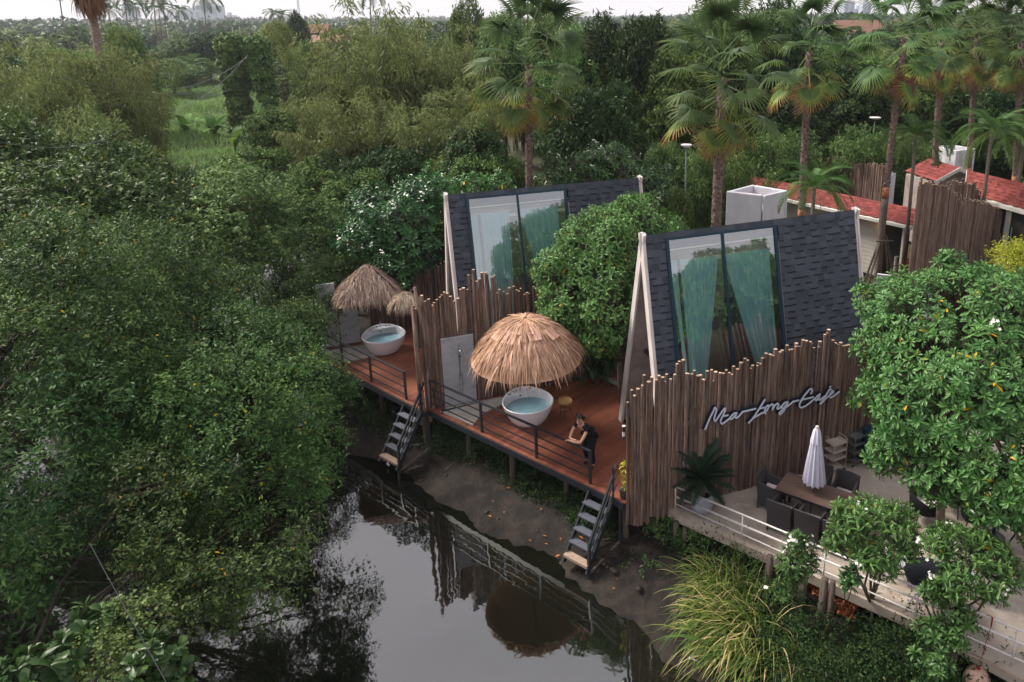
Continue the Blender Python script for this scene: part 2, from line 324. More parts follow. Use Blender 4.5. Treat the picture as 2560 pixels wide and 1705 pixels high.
X, Y = np.meshgrid(gx, gy); Hh = gh(X, Y); nx, ny = len(gx), len(gy)
V = np.stack([X, Y, Hh], -1).reshape(-1, 3); I = np.arange(nx*ny).reshape(ny, nx)
a_, b_, c_, d_ = I[:-1, :-1].ravel(), I[:-1, 1:].ravel(), I[1:, 1:].ravel(), I[1:, :-1].ravel()
T = np.concatenate([np.stack([a_, b_, c_], 1), np.stack([a_, c_, d_], 1)])
me = npmesh('ground', V, T, np.full(len(T), .5), ['soil', 'mud'])
cz = V[T].mean(1); me.polygons.foreach_set('material_index', (inside_dist(cz[:, 0], cz[:, 1]) > -4.2).astype(np.int32)); me.polygons.foreach_set('use_smooth', np.ones(len(T), bool))
o = link('ground', me); o['kind'] = 'structure'
mb = MB(); mb.add([(-60, -30, WZ), (40, -30, WZ), (40, 80, WZ), (-60, 80, WZ)], [(0, 1, 2, 3)]); o = mb.build('canal_water', 'canal_water'); o['kind'] = 'structure'
# terrace slab
edge = [tuple(P(u, v, -.4)) for u, v in ((1684, 1283), (2000, 1425), (2300, 1560), (2560, 1700))]
e0, e3 = Vector(edge[0]), Vector(edge[-1]); ed = (e3-e0).normalized()
tv = [e0, Vector(edge[1]), Vector(edge[2]), e3, e3+ed*5, Vector((24, 8, -.4)), Vector((24, 24.7, -.4)), Vector((.5, 15.38, -.4))+A*1.0]
mb = MB(); mb.prism([Vector((p[0], p[1], -.62)) for p in tv], (0, 0, .22)); o = mb.build('terrace', 'terrace'); o['kind'] = 'structure'
mb = MB(); inn = Vector((-ed.y, ed.x, 0)); inn = inn if inn.y > 0 else -inn
mb.obox(e0+inn*.22+Vector((0, 0, -1.9)), ed*16, inn*.3, (0, 0, 1.277)); wall = mb.build('retaining_wall', 'terrace_edge')
tag(wall, 'mossy concrete retaining wall under the terrace edge', 'retaining wall')
# timber decks
n_out = Vector((-.617, -.787, 0)); ea = Vector((.787, -.617, 0))
dk2L, dk2R = P(1072, 1023), P(1560, 1256); g0 = Vector((-5.49, 19.97, 0)); f0 = Vector((.5, 15.38, 0))
e_ = (dk2L-dk2R).normalized(); t_x = ((g0.x-dk2R.x)*A.y-(g0.y-dk2R.y)*A.x)/(e_.x*A.y-e_.y*A.x); dkX = dk2R+e_*t_x
def deck(name, label, poly, fl, fr, posts):
    t = thing(name, label, 'deck', (fl[0], fl[1], 0))
    # boards clipped to the polygon: run at right angles to the canal edge
    mb = MB(); dirn = (fr-fl).normalized(); nn = Vector((-dirn.y, dirn.x, 0)); nn = nn if nn.y > 0 else -nn
    P2 = [((p-fl).dot(dirn), (p-fl).dot(nn)) for p in poly]; y = min(q[1] for q in P2)
    ymax = max(q[1] for q in P2); wd = .145
    x = min(q[0] for q in P2); xm = max(q[0] for q in P2)
    while x < xm:
        xs = []
        for i in range(len(P2)):
            a, b = P2[i], P2[(i+1) % len(P2)]; xc = x+wd/2
            if (a[0] > xc) != (b[0] > xc): xs.append(a[1]+(b[1]-a[1])*(xc-a[0])/(b[0]-a[0]))
        if len(xs) == 2:
            lo, hi = min(xs), max(xs); mb.v = rnd.random()
            mb.obox(fl+dirn*x+nn*lo+Z*-.03, dirn*(wd-.004), nn*(hi-lo), Z*.03)
        x += wd
    mb.build('deck_board', 'deck_wood', t, world=True)
    mb = MB(); mb.obox(fl+Z*-.2-nn*.03, (fr-fl), nn*.05, Z*.168)
    for k in (1.4, 2.8, 4.2): mb.obox(fl+Z*-.2+nn*k, (fr-fl), nn*.06, Z*.165)
    mb.build('edge_beam', 'black_steel', t, world=True)
    for k, dy in posts:
        q = fl+(fr-fl)*k+nn*dy; mb = MB(); mb.v = rnd.random(); mb.tube([q+Z*-2.1+dirn*rnd.uniform(-.15, .15), q+Z*-.21], .075, 9); mb.build('support_post', 'old_post', t, world=True)
    return t
deck('timber_deck', 'red-brown timber deck carrying the nearer tub and the leaning man', [dkX, dk2R, f0+A*.1, f0+A*7.5, g0+A*7.6], dkX, dk2R, [(.08, .7), (.2, .3), (.36, .8), (.45, .25), (.55, 1.1), (.7, .4), (.85, .9), (.97, .3)])
dk1L, dk1R = P(800, 895), P(1066, 1030)
deck('timber_deck', 'red-brown timber deck carrying the farther tub behind the leafy branches', [dk1L, dk1R, g0+A*.05-Q*.05, g0+A*7-Q*.05, P(868, 846)+A*7, P(868, 846)-A*1.0], dk1L, dk1R, [(.1, .5), (.3, .8), (.5, .4), (.7, .9), (.9, .3)])
# ------------------------------------------------------------ log fences
def log_fence(label, o, n, top, zb, step=.098, seed=1, r=(.036, .056), group=None, dirv=A, nrm=-Q, jit=.12, wob=.02, endn=12):
    rg = random.Random(seed); t = thing('log_fence', label, 'log fence', (o[0], o[1], zb if not callable(zb) else 0), 0, group); mb = MB(); s = 0.
    L = n*step
    while s < L:
        rr = rg.uniform(*r); h = top(s)+rg.gauss(0, jit*.5)+(rg.random() < .06)*.18; b = (zb(s) if callable(zb) else zb)+rg.uniform(-.1, .06)
        mb.v = rg.random(); p = o+dirv*s+nrm*rg.uniform(-wob, wob*2); dx = dirv*rg.gauss(0, .02)
        mid = p+dx*.5+dirv*rg.gauss(0, .015)+nrm*rg.gauss(0, .012)
        mb.mi = 0; mb.sm = True; mb.tube([p+Z*b, mid+Z*(b+(h-b)*.5), p+dx+Z*h], [rr*1.08, rr, rr*.9], 8, cap=False)
        q = p+dx+Z*h; mb.mi = 1; mb.sm = False
        mb.add([q+(dirv*math.cos(a)+nrm*math.sin(a))*rr*.9 for a in [k*math.pi/4 for k in range(8)]], [tuple(range(8))[::-1] if dirv.cross(nrm).z < 0 else tuple(range(8))])
        if rg.random() < .5:   # loose bark strips
            z = rg.uniform(b+.4, h-.3); q = p+nrm*(rr+.006)+Z*z+dirv*rg.uniform(-.03, .03); l = rg.uniform(.12, .5); k = rg.uniform(-.04, .04)
            mb.mi = 0; mb.v = rg.choice([1., .9, .1]); w = rg.uniform(.004, .012)
            mb.add([q-dirv*w, q+dirv*w, q+dirv*(w+k)+Z*l+nrm*.01, q+dirv*(k-w)+Z*l+nrm*.01], [(0, 1, 2, 3)])
        s += rr*2*rg.uniform(.86, .99)
    mb.build('log', ['log_wood', 'log_end'], t, world=True)
    return t
def top2(s):
    return 3.08+.1*math.sin(s*1.7)+(.35 if 1.22 < s < 1.4 else 0)+(.22 if 2.9 < s < 3.15 else 0)+(.12 if s > 3.5 else 0)+(.3 if 5.35 < s < 5.6 else 0)-.3*(s < .15)
tag(log_fence('tall rough log fence carrying the white lettered sign', f0-A*.05, 92, top2, -.55, seed=3, jit=.15), group=None)
def z2(s): return -.9
def top1(s):
    if s < .1: return 3.2
    if s < 1.25: return 3.4+.12*math.sin(s*9)
    if s < 1.55: return 3.6
    if s < 2.3: return 3.95+.12*math.sin(s*13)
    return 3.27
f1 = log_fence('rough log fence behind the concrete shower wall of the nearer deck', g0, 76, top1, -.35, seed=5, jit=.12)
# leaning end log
mb = MB(); mb.v = .6; mb.sm = True; mb.tube([g0+A*.42+Q*.0-Q*.08+Z*-.1, g0+A*.18-Q*.08+Z*2.2, g0+A*.0-Q*.07+Z*3.87], [.055, .05, .048], 9); mb.build('leaning_log', 'log_wood', f1, world=True)
mb = MB(); mb.v = .8; mb.sm = True; mb.tube([g0-A*.1+Z*-.5, g0-A*.09+Z*3.3], [.055, .05], 9); mb.build('end_log', 'log_wood', f1, world=True)
# front skirt of the long fence: the bottom logs hang past the deck corner
# ------------------------------------------------------------ cabins
def shingles(mb, o, ax, dn, L_, W_, rg, exp=.178, hole=None, tab=(.14, .30)):
    """courses of shingle tabs from the ridge down; mi 0 tab, mi 1 printed shadow line"""
    nn = ax.cross(dn).normalized(); nn = nn if nn.z > 0 else -nn; rows = int(W_/exp)
    for r_ in range(rows):
        y0 = r_*exp; x = -rg.uniform(0, .3); hi = bool(rg.random() < .5)
        while x < L_:
            w = rg.uniform(*tab); xa, xb = max(0, x), min(L_, x+w); x += w; hi = not hi if rg.random() < .9 else hi
            segs = [(xa, xb)]
            if hole and y0+exp > hole[2] and y0 < hole[3]:
                segs = []
                if xa < hole[0]: segs.append((xa, min(xb, hole[0])))
                if xb > hole[1]: segs.append((max(xa, hole[1]), xb))
            for a, b in segs:
                if b-a < .01: continue
                up = nn*(.012+(.008 if hi else 0)); mb.v = rg.random(); mb.mi = 0
                p = o+ax*a+dn*y0; q = o+ax*b+dn*y0; l = dn*(exp*1.02)
                mb.add([p+nn*.004, q+nn*.004, q+l+up, p+l+up], [(0, 1, 2, 3) if (q-p).cross(l).dot(nn) > 0 else (3, 2, 1, 0)])
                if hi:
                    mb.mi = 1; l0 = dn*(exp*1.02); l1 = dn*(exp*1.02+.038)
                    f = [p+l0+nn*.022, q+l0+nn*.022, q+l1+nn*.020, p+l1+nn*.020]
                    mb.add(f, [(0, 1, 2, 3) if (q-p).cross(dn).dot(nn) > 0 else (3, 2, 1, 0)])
HR, HWD, LEN = 5.9, 1.425, 6.6
def cabin(label, x, y, seed):
    rg = random.Random(seed); t = thing('a_frame_cabin', label, 'cabin', (x, y, 0), AR); X_, Y_ = Vector((1, 0, 0)), Vector((0, 1, 0))
    hx0, hx1, hz1, hz0 = .62, 3.93, 5.80, 1.2
    sl = math.hypot(HR, HWD)
    for sgn in (-1, 1):
        dn = Vector((0, sgn*HWD, -HR)).normalized(); apex = Vector((0, 0, HR)); nn = Vector((0, sgn*HR, HWD)).normalized()
        hole = (hx0, hx1, (HR-hz1)/HR*sl, (HR-hz0)/HR*sl) if sgn < 0 else None
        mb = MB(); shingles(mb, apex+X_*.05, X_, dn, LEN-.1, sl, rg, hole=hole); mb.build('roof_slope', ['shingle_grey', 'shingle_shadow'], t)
        # slab under the shingles (soffit colour inside)
        mb = MB(); th = -nn*.10
        def slab(x0, x1, d0, d1):
            if d1-d0 > .01: mb.obox(apex+X_*x0+dn*d0, X_*(x1-x0), dn*(d1-d0), th)
        if hole: slab(.05, hx0, 0.55, sl); slab(hx1, LEN-.05, 0.55, sl); slab(hx0+.003, hx1-.003, hole[3], sl)
        else: slab(.05, LEN-.05, 0.55, sl)
        mb.build('roof_lining', 'soffit', t)
        # barge boards
        for xb in (0, LEN):
            mb = MB(); d0 = apex+X_*(xb-.03)+nn*.07-dn*.1
            mb.obox(d0, X_*.06, dn*(sl+.12), -nn*.21)
            mb.obox(d0+X_*(.062 if xb == 0 else -.042)-nn*.04, X_*.04, dn*(sl+.1), -nn*.12)
            mb.build('barge_board', 'barge', t)
    # ridge cap
    mb = MB()
    k = 0.
    while k < LEN-.1:
        for sgn in (-1, 1):
            dn = Vector((0, sgn*HWD, -HR)).normalized(); nn = Vector((0, sgn*HR, HWD)).normalized(); mb.v = rg.random()
            p = Vector((k+.05, 0, HR+.03))+nn*.02
            mb.add([p, p+X_*.2, p+X_*.2+dn*.16, p+dn*.16], [(0, 1, 2, 3) if sgn > 0 else (3, 2, 1, 0)])
        k += .2
    mb.build('ridge_cap', 'shingle_grey', t)
    # big side window in the right slope
    dn = Vector((0, -HWD, -HR)).normalized(); nn = Vector((0, -HR, HWD)).normalized(); ap = Vector((0, 0, HR)); d0 = (HR-hz1)/HR*sl; d1 = (HR-hz0)/HR*sl
    fr = MB()
    for (xa, xb, da, db) in ((hx0, hx0+.09, d0, d1), (hx1-.09, hx1, d0, d1), (hx0+.092, hx1-.092, d0, d0+.07), (hx0+.092, hx1-.092, d1-.07, d1), (2.24, 2.30, d0+.072, d1-.072)):
        fr.obox(ap+X_*xa+dn*da+nn*.05, X_*(xb-xa), dn*(db-da), -nn*.13)
    fo = fr.build('side_window', 'frame_blue', t)
    g = MB(); p = ap+nn*.012
    for xa, xb in ((hx0+.093, 2.238), (2.302, hx1-.093)): g.add([p+X_*xa+dn*(d0+.072), p+X_*xb+dn*(d0+.072), p+X_*xb+dn*(d1-.072), p+X_*xa+dn*(d1-.072)], [(0, 3, 2, 1)])
    g.build('pane', 'glass', fo)
    # inside: header beam, end walls, floor
    mb = MB(); q = ap-nn*.20
    mb.obox(q+X_*(hx0-.2)+dn*.74, X_*(hx1-hx0+.5), dn*.10, -nn*.06)
    mb.obox(q+X_*(hx0-.2)+dn*.42, X_*(hx1-hx0+.5), dn*.04, -nn*.03)
    mb.build('ceiling_beam', 'interior', t)
    mb = MB(); mb.add([(5.6, -HWD+.12, 0), (5.6, HWD-.12, 0), (5.6, 0, HR-.25)], [(0, 1, 2)]); mb.build('rear_wall', 'interior', t)
    mb = MB(); mb.obox((.05, -HWD+.1, .01), (LEN-.1, 0, 0), (0, 2*HWD-.2, 0), (0, 0, .05)); mb.build('floor', 'interior_dark', t)
    # recessed glazed gable
    gx_ = 1.0; fr = MB(); inner = lambda z: HWD*(1-z/HR)-.14
    for z0 in (.08, 2.15, 3.55): fr.box(gx_-.03, gx_+.03, -inner(z0), inner(z0), z0, z0+.09)
    for sgn in (-1, 1): fr.bar((gx_, sgn*inner(0), .06), (gx_, sgn*inner(5.2), 5.2), .07, .08)
    fr.box(gx_-.028, gx_+.028, -.035, .035, .17, 2.148)
    fo = fr.build('gable_glazing', 'black_steel', t)
    g = MB(); g.add([(gx_, -inner(0), .1), (gx_, inner(0), .1), (gx_, inner(5.2), 5.2), (gx_, -inner(5.2), 5.2)], [(0, 3, 2, 1)]); g.build('pane', 'glass_dark', fo)
    g = MB(); g.add([(gx_-.015, -inner(3.65), 3.65), (gx_-.015, inner(3.65), 3.65), (gx_-.015, .01, 5.4)], [(0, 2, 1)]); g.build('gable_board', 'soffit', fo)
    # two black cross bars in the porch
    for z0 in (4.35, 2.35): mb = MB(); mb.box(.42, .5, -HWD*(1-z0/HR)+.11, HWD*(1-z0/HR)-.11, z0, z0+.1); mb.build('cross_bar', 'black_steel', t)
    return t
def curtain(label, x, y, xt, xb, dt, db, seed):
    """hangs just inside the sloping window; xt/xb = left and right limits at head and foot"""
    rg = random.Random(seed); t = thing('curtain', label, 'curtain', (x, y, 0), AR, 'teal sheer curtains inside the sloping windows')
    sl = math.hypot(HR, HWD); dn = Vector((0, -HWD, -HR)).normalized(); nn = Vector((0, -HR, HWD)).normalized(); ap = Vector((0, 0, HR))-nn*.11
    n, m = 130, 26; ph = [rg.uniform(0, 6.28) for _ in range(6)]; V = []; 
    for j in range(m+1):
        f = j/m; g = f**1.05
        for i in range(n+1):
            s = i/n; xx = (xt[0]*(1-g)+xb[0]*g)*(1-s)+(xt[1]*(1-g)+xb[1]*g)*s
            wv = .022*math.sin(s*75+ph[0]+1.5*math.sin(s*9+ph[1]))+.016*math.sin(s*41+ph[2])+.02*math.sin(s*13+ph[3]+f)
            V.append(ap+Vector((xx, 0, 0))+dn*(dt+(db-dt)*f)+nn*wv*(.35+.9*f))
    F = [(j*(n+1)+i, j*(n+1)+i+1, (j+1)*(n+1)+i+1, (j+1)*(n+1)+i) for j in range(m) for i in range(n)]
    mb = MB(); mb.sm = True; mb.add(V, F); mb.build('cloth', 'curtain', t)
    mb = MB(); mb.tube([ap+Vector((xt[0]-.02, 0, 0))+dn*(dt-.02)-nn*.02, ap+Vector((xt[1]+.02, 0, 0))+dn*(dt-.02)-nn*.02], .012, 6); mb.build('rail', 'barge', t)
cabin('nearer dark-shingled A-frame cabin above the lettered log fence', .86, 17.93, 1)
cabin('farther dark-shingled A-frame cabin, half hidden by the round bushy tree', -5.01, 22.51, 2)
curtain('left teal curtain in the nearer cabin, gathered to the lower middle', .86, 17.93, (.75, 2.15), (.98, 1.35), .74, 4.6, 1)
curtain('right teal curtain in the nearer cabin, swept towards the rear jamb', .86, 17.93, (2.32, 3.72), (3.2, 3.72), .74, 4.6, 2)
curtain('left teal curtain in the farther cabin, hanging nearly straight', -5.01, 22.51, (.75, 1.98), (.78, 1.85), .66, 4.6, 3)
curtain('right teal curtain in the farther cabin, pulled back beside the bushy tree', -5.01, 22.51, (2.32, 3.6), (3.1, 3.66), .66, 4.6, 4)
# ------------------------------------------------------------ black deck railings
def railing(label, p, q, posts, hgt=.92, low=.12):
    t = thing('deck_railing', label, 'railing', (p[0], p[1], 0), 0, 'black steel railings along the deck edges'); d = q-p
    for k in posts:
        mb = MB(); mb.obox(p+d*k-ea*.03+n_out*.03+Z*-.02, ea*.06, -n_out*.06, Z*hgt); mb.build('post', 'black_steel', t, world=True)
    mb = MB(); mb.bar(p+Z*(hgt+.005)-ea*.03, q+Z*(hgt+.005)+ea*.03, .065, .035); mb.build('top_rail', 'black_steel', t, world=True)
    for z in (.17, .42, .66):
        mb = MB(); mb.bar(p+Z*z, q+Z*z, .028, .028); mb.build('mid_rail', 'black_steel', t, world=True)
    return t
r2a, r2b = P(1073, 1024)+Vector((.03, .03, 0)), P(1472, 1212)
railing('black steel railing of the nearer deck that the man leans on', r2a-n_out*.06, r2b-n_out*.06, [0, .355, .70, 1.0])
railing('black steel railing of the farther deck in front of the farther tub', P(800, 893)-n_out*.06, P(1012, 1001)-n_out*.06, [.0, .28, .62, 1.0])
# ------------------------------------------------------------ steep stairs
def stair(label, a, b, low=False):
    """a, b: left and right top corners on the deck edge"""
    t = thing('deck_stair', label, 'stairs', (a[0], a[1], 0), 0, 'steep dark steel stairs down to the mud'); w = b-a; dr = n_out*.177+Z*-.26; u = w.normalized()
    for s_ in (0, 1):
        o = a+w*s_; mb = MB(); mb.bar(o+n_out*.02+Z*-.1, o+n_out*.02+dr*5.75+Z*-.02, .045, .12); mb.build('stringer', 'black_steel', t, world=True)
    for k in range(1, 5):
        o = a+dr*k; mb = MB(); mb.obox(o+Z*-.03-n_out*.06, w, n_out*.2, Z*.035); mb.build('tread', 'grey_step', t, world=True)
    o = a+dr*5; mb = MB(); mb.obox(o+Z*-.06-n_out*.03, w, n_out*.2, Z*.07); mb.build('tread', 'raw_wood', t, world=True, label='bare timber bottom tread')
    # side guard on the right: top rail and two bars parallel to the stringer
    hr = MB()
    top = b+Z*.86-n_out*.15; bot = b+dr*5.2+Z*.62
    hr.bar(top, bot, .05, .06); rg_ = hr.build('side_rail', 'black_steel', t, world=True)
    for f in (.36, .68):
        hb = MB(); hb.bar(b+Z*.86*f-n_out*.12, b+dr*5.3+Z*.62*f, .03, .03); hb.build('bar', 'black_steel', rg_, world=True)
    hb = MB(); hb.bar(bot+Z*.02, b+dr*5.6+Z*-.35, .07, .06); hb.build('newel', 'black_steel', rg_, world=True); hb = MB(); hb.bar(b+Z*-.1, b+Z*.86, .05, .05); hb.build('newel', 'black_steel', rg_, world=True)
    # foot braces back to the bank
    mb = MB(); mb.bar(b+dr*5.6+Z*-.12, b+Z*-1.25-n_out*.1+u*.12, .05, .05); mb.build('foot_brace', 'old_post', t, world=True)
    mb = MB(); mb.bar(b+Z*-1.35-n_out*.1+u*.12, b+Z*-.2-n_out*.1+u*.12, .06, .06); mb.build('rear_leg', 'black_steel', t, world=True)
    mb = MB(); mb.bar(a+dr*4.6, a+Z*-1.2+n_out*.05+u*.6, .03, .03); mb.build('cross_tie', 'old_post', t, world=True)
stair('dark steel stair at the right end of the nearer deck', P(1477, 1216)+n_out*.03, P(1535, 1243)+n_out*.03)
stair('dark steel stair at the right end of the farther deck beside the fence end', P(1014, 1004)+n_out*.03, P(1057, 1024)+n_out*.03)
# ------------------------------------------------------------ bath tubs
def tub(label, cx, cy):
    t = thing('bathtub', label, 'bathtub', (cx, cy, 0), 0, 'round white freestanding tubs'); bk = Vector((-.45, .9, 0)).normalized()
    def lift(q, a, r, z):
        k = max(0, (q[0]*bk.x+q[1]*bk.y)/.74); up = .10*k*k*(z/.6); return (q[0], q[1], q[2]+up)
    prof = [(0.0, .0), (.40, .0), (.46, .03), (.55, .14), (.64, .32), (.70, .48), (.735, .60), (.74, .615), (.73, .625), (.70, .62), (.685, .59), (.655, .46), (.60, .30), (.52, .20), (.30, .17), (0, .17)]
    mb = MB(); mb.sm = True; mb.lathe(prof, 48, f=lift); mb.build('shell', 'acrylic', t)
    mb = MB(); mb.sm = True; mb.lathe([(0, .405), (.3, .405), (.634, .405)], 48); mb.build('bath_water', 'tub_water', t)
    # tap ledge across the back
    mb = MB(); n = 14; a0 = math.atan2(bk.y, bk.x); arc = [(math.cos(a0+x)*.695, math.sin(a0+x)*.695) for x in np.linspace(-.78, .78, n)]
    mb.prism([(x, y, .60) for x, y in arc], (0, 0, .05)); mb.build('tap_ledge', 'acrylic', t)
    side = Vector((-bk.y, bk.x, 0)); mb = MB(); c = bk*.60
    mb.tube([c+Z*.65, c+Z*.86, c+Z*.92-bk*.05, c+Z*.93-bk*.12, c+Z*.88-bk*.17], .016, 8); mb.build('spout', 'chrome', t)
    for k in (-.30, -.19, .12, .22): mb = MB(); mb.tube([c+side*k+Z*.65, c+side*k+Z*.71, c+side*k+Z*.72-bk*.05], [.022, .016, .009], 8); mb.build('tap_handle', 'chrome', t)
    mb = MB()
    q = c+side*.36+bk*-.03; mb.tube([q+Z*.65, q+Z*.655], .05, 10); mb.build('soap_tray', 'black_steel', t)
    mb = MB(); q = bk*.635; mb.tube([q+Z*.5, q-bk*.012+Z*.5], .035, 12); mb.build('overflow', 'chrome', t)
    return t
t2 = P(1318, 1070)-Vector((0, 0, 0))+Vector((0, .42, 0)); t1 = P(953, 890)+Vector((0.02, .42, 0))
tub('round white freestanding bathtub under the orange thatched parasol', t2.x, t2.y)
tub('round white freestanding bathtub on the farther deck beneath the grey-brown thatch', t1.x, t1.y)
# ------------------------------------------------------------ thatch parasols
def strips(rg, n, fn, L_, W_):
    pos, d, nr, v = [], [], [], []
    for _ in range(n):
        p, dd, nn, vv = fn(rg); pos.append(p); d.append(dd); nr.append(nn); v.append(vv)
    sc = np.array([rg.uniform(*L_) for _ in range(n)]); wd = np.array([rg.uniform(*W_) for _ in range(n)])
    return inst(BLADE, np.array(pos), np.array(d), np.array(nr), sc, wd, np.array(v))
def thatch_round(label, c, rad, ztop, zrim):
    rg = random.Random(11); t = thing('thatched_parasol', label, 'thatched parasol', (c.x, c.y, 0))
    def surf(f): return zrim+(ztop-zrim)*(1-f**2.1)
    def fn(rg):
        tier = rg.choice([1.0, .98, .9, .8, .68, .55, .42, .3, .18, .9, .78]); f = max(.02, tier*rg.uniform(.80, 1.0)-.12); a = rg.uniform(0, 2*math.pi)
        sec = round(a/(math.pi/4))*(math.pi/4); aa = a*.55+sec*.45 if f > .3 else a     # leaves laid in overlapping panels
        dz = (surf(min(f+.05, 1.05))-surf(f))/.05/rad
        h = rad*(1+.05*math.sin(3*a+1)); p = np.array([math.cos(a)*f*h, math.sin(a)*f*h, surf(f)+rg.uniform(.0, .05)+.05*(1-f)])
        d = np.array([math.cos(aa)+rg.gauss(0, .10), math.sin(aa)+rg.gauss(0, .10), dz+rg.uniform(-.05, .08)-(rg.random() < .15)*.25])
        return p, d, np.array([math.cos(a)*.4+rg.gauss(0, .25), math.sin(a)*.4+rg.gauss(0, .25), 1]), min(1, max(0, rg.gauss(.5, .24)))
    V, T, v = cat([strips(rg, 3800, fn, (.32, .72), (.016, .038))])
    link('thatch', npmesh('thatch', V, T, v, 'thatch_new'), t)
    mb = MB(); mb.sm = True; mb.lathe([(.02, ztop-.06)]+[(rad*f*.97, surf(f)-.07) for f in np.linspace(.1, .95, 10)], 24); mb.v = .3; mb.build('thatch_lining', 'thatch_new', t)
    # plaited shoulder pieces laid across the top
    mb = MB()
    for (a, f, w, l) in ((-1.45, .18, .42, .40), (-1.15, .33, .34, .34), (-2.0, .40, .36, .30), (-2.5, .42, .4, .28), (-.5, .42, .34, .3), (-1.75, .25, .12, .75)):
        d = Vector((math.cos(a), math.sin(a), 0)); s = Vector((-d.y, d.x, 0)); n = 14
        for k in range(n):
            mb.v = rnd.uniform(.35, 1); x0 = (k/n-.5)*w; x1 = x0+w/n*.93
            a0, a1 = f, f+l/rad
            p0 = d*rad*a0; p1 = d*rad*a1; mb.add([p0+s*x0+Z*(surf(a0)+.10), p0+s*x1+Z*(surf(a0)+.105), p1+s*x1+Z*(surf(a1)+.10), p1+s*x0+Z*(surf(a1)+.10)], [(0, 1, 2, 3)])
    mb.build('plaited_strip', 'thatch_new', t)
    pc = Vector((t2.x-c.x-.30, t2.y-c.y+1.0, 0))
    mb = MB(); mb.tube([(pc.x, pc.y, 0), (pc.x, pc.y, zrim+.55)], .05, 10); mb.bar((pc.x, pc.y, zrim+.2), (0, 0, ztop-.25), .05); mb.build('post', 'old_post', t)
thatch_round('orange-brown dome-shaped palm-thatch parasol over the nearer tub', P(1317, 900, 2.25), 1.62, 3.40, 2.25)
def thatch_hip(label, c, hx_, hy_, ztop, zrim):
    rg = random.Random(17); t = thing('thatched_parasol', label, 'thatched parasol', (c.x, c.y, 0), AR)
    def fn(rg):
        f = max(.02, rg.random()**.6*.95); a = rg.uniform(0, 2*math.pi); k = 1/max(abs(math.cos(a)), abs(math.sin(a))); k = k*.72+.30
        p = np.array([math.cos(a)*k*f*hx_, math.sin(a)*k*f*hy_, zrim+(ztop-zrim)*(1-f**1.2)+rg.uniform(0, .05)])
        if abs(math.cos(a)) > abs(math.sin(a)): d = np.array([math.copysign(1, math.cos(a)), rg.gauss(.05, .25)+.25*math.sin(a), -.95])
        else: d = np.array([rg.gauss(0, .25)+.25*math.cos(a), math.copysign(1, math.sin(a)), -.95])
        if f > .85: d[2] -= rg.uniform(0, .7)
        return p, d, np.array([rg.gauss(0, .4), rg.gauss(0, .4), 1]), min(1, max(0, rg.gauss(.5, .28)))
    V, T, v = strips(rg, 4200, fn, (.22, .5), (.012, .032)); link('thatch', npmesh('thatch', V, T, v, 'thatch_old'), t)
    mb = MB(); mb.v = .3; z0 = zrim-.06; mb.add([(-hx_*.95, -hy_*.95, z0), (hx_*.95, -hy_*.95, z0), (hx_*.95, hy_*.95, z0), (-hx_*.95, hy_*.95, z0), (0, 0, ztop-.08)], [(0, 1, 4), (1, 2, 4), (2, 3, 4), (3, 0, 4)]); mb.build('thatch_lining', 'thatch_old', t)
    mb = MB(); mb.tube([(.5, 1.25, 0), (.5, 1.25, zrim+.1)], .05, 8); mb.bar((.5, 1.25, zrim), (0, 0, ztop-.2), .05); mb.build('post', 'old_post', t)
cc = P(912, 742, 2.25)
thatch_hip('grey-brown ridged palm-thatch parasol over the farther tub', cc+Vector((.05, .35, 0)), 1.08, .98, 3.26, 2.25)
thatch_hip('small low brown thatch piece behind the farther parasol, beside the flowering tree', P(985, 768, 2.3)+Vector((.2, .6, 0)), .42, .36, 2.58, 2.3)
# ------------------------------------------------------------ shower walls, slabs, small deck things
def shower_wall(label, p, q, h, m='concrete_panel', th=.08):
    t = thing('shower_wall', label, 'shower wall', (p.x, p.y, 0)); d = q-p; n = Vector((-d.y, d.x, 0)).normalized()*th
    mb = MB(); mb.obox(p+Z*.02, d, n, Z*h); mb.build('panel', m, t, world=True, bevel=.008); return t
pw, qw = P(1120, 1016)-Q*.16, P(1198, 993)-Q*.16
pw = g0+A*.60-Q*.17; qw = pw+A*.95
sw = shower_wall('pale concrete shower wall leaning on the log fence of the nearer deck', pw, qw, 2.18)
t = thing('shower', 'chrome hand shower on a riser fixed to the pale shower wall', 'shower', (pw.x, pw.y, 0)); c = (pw+A*.50)-Q*.03
mb = MB(); mb.tube([c+Z*1.0, c+Z*1.85], .014, 8); mb.build('riser', 'lamp_metal', t, world=True)
mb = MB(); hh = c+Z*1.9; mb.tube([hh, hh+Z*.06-Q*.05, hh+Z*.05-Q*.14, hh-Z*.02-Q*.18], .012, 8); mb.tube([hh-Z*.02-Q*.18, hh-Z*.05-Q*.19], [.06, .075], 14); mb.build('shower_head', 'chrome', t, world=True)
mb = MB(); mb.sm = True; mb.tube([c-Q*.03+A*(.05*math.sin(k/14*math.pi*2))+Z*(.72+.30*math.cos(k/14*math.pi*2)) for k in range(15)], .007, 6); mb.build('hose', 'lamp_metal', t, world=True)
mb = MB(); mb.obox(c+Z*.98-A*.05-Q*.04, A*.1, -Q*.04, Z*.05); mb.obox(c+Z*1.62-A*.04-Q*.03, A*.08, -Q*.1, Z*.02); mb.build('valve', 'chrome', t, world=True)
sp_ = [P(1100, 1029, .004), P(1182, 1066, .004), P(1205, 1036, .004), P(1262, 1010, .004), qw+A*.75-Q*.06+Z*.004, pw-Q*.06+Z*.004, pw-A*.2-Q*.3+Z*.004]
mb = MB(); mb.prism(sp_, Z*.035); o = mb.build('shower_slab', 'concrete_slab', None); tag(o, 'pale concrete floor slab below the shower wall on the nearer deck', 'slab')
w1, w1b = P(815, 868), P(868, 846)
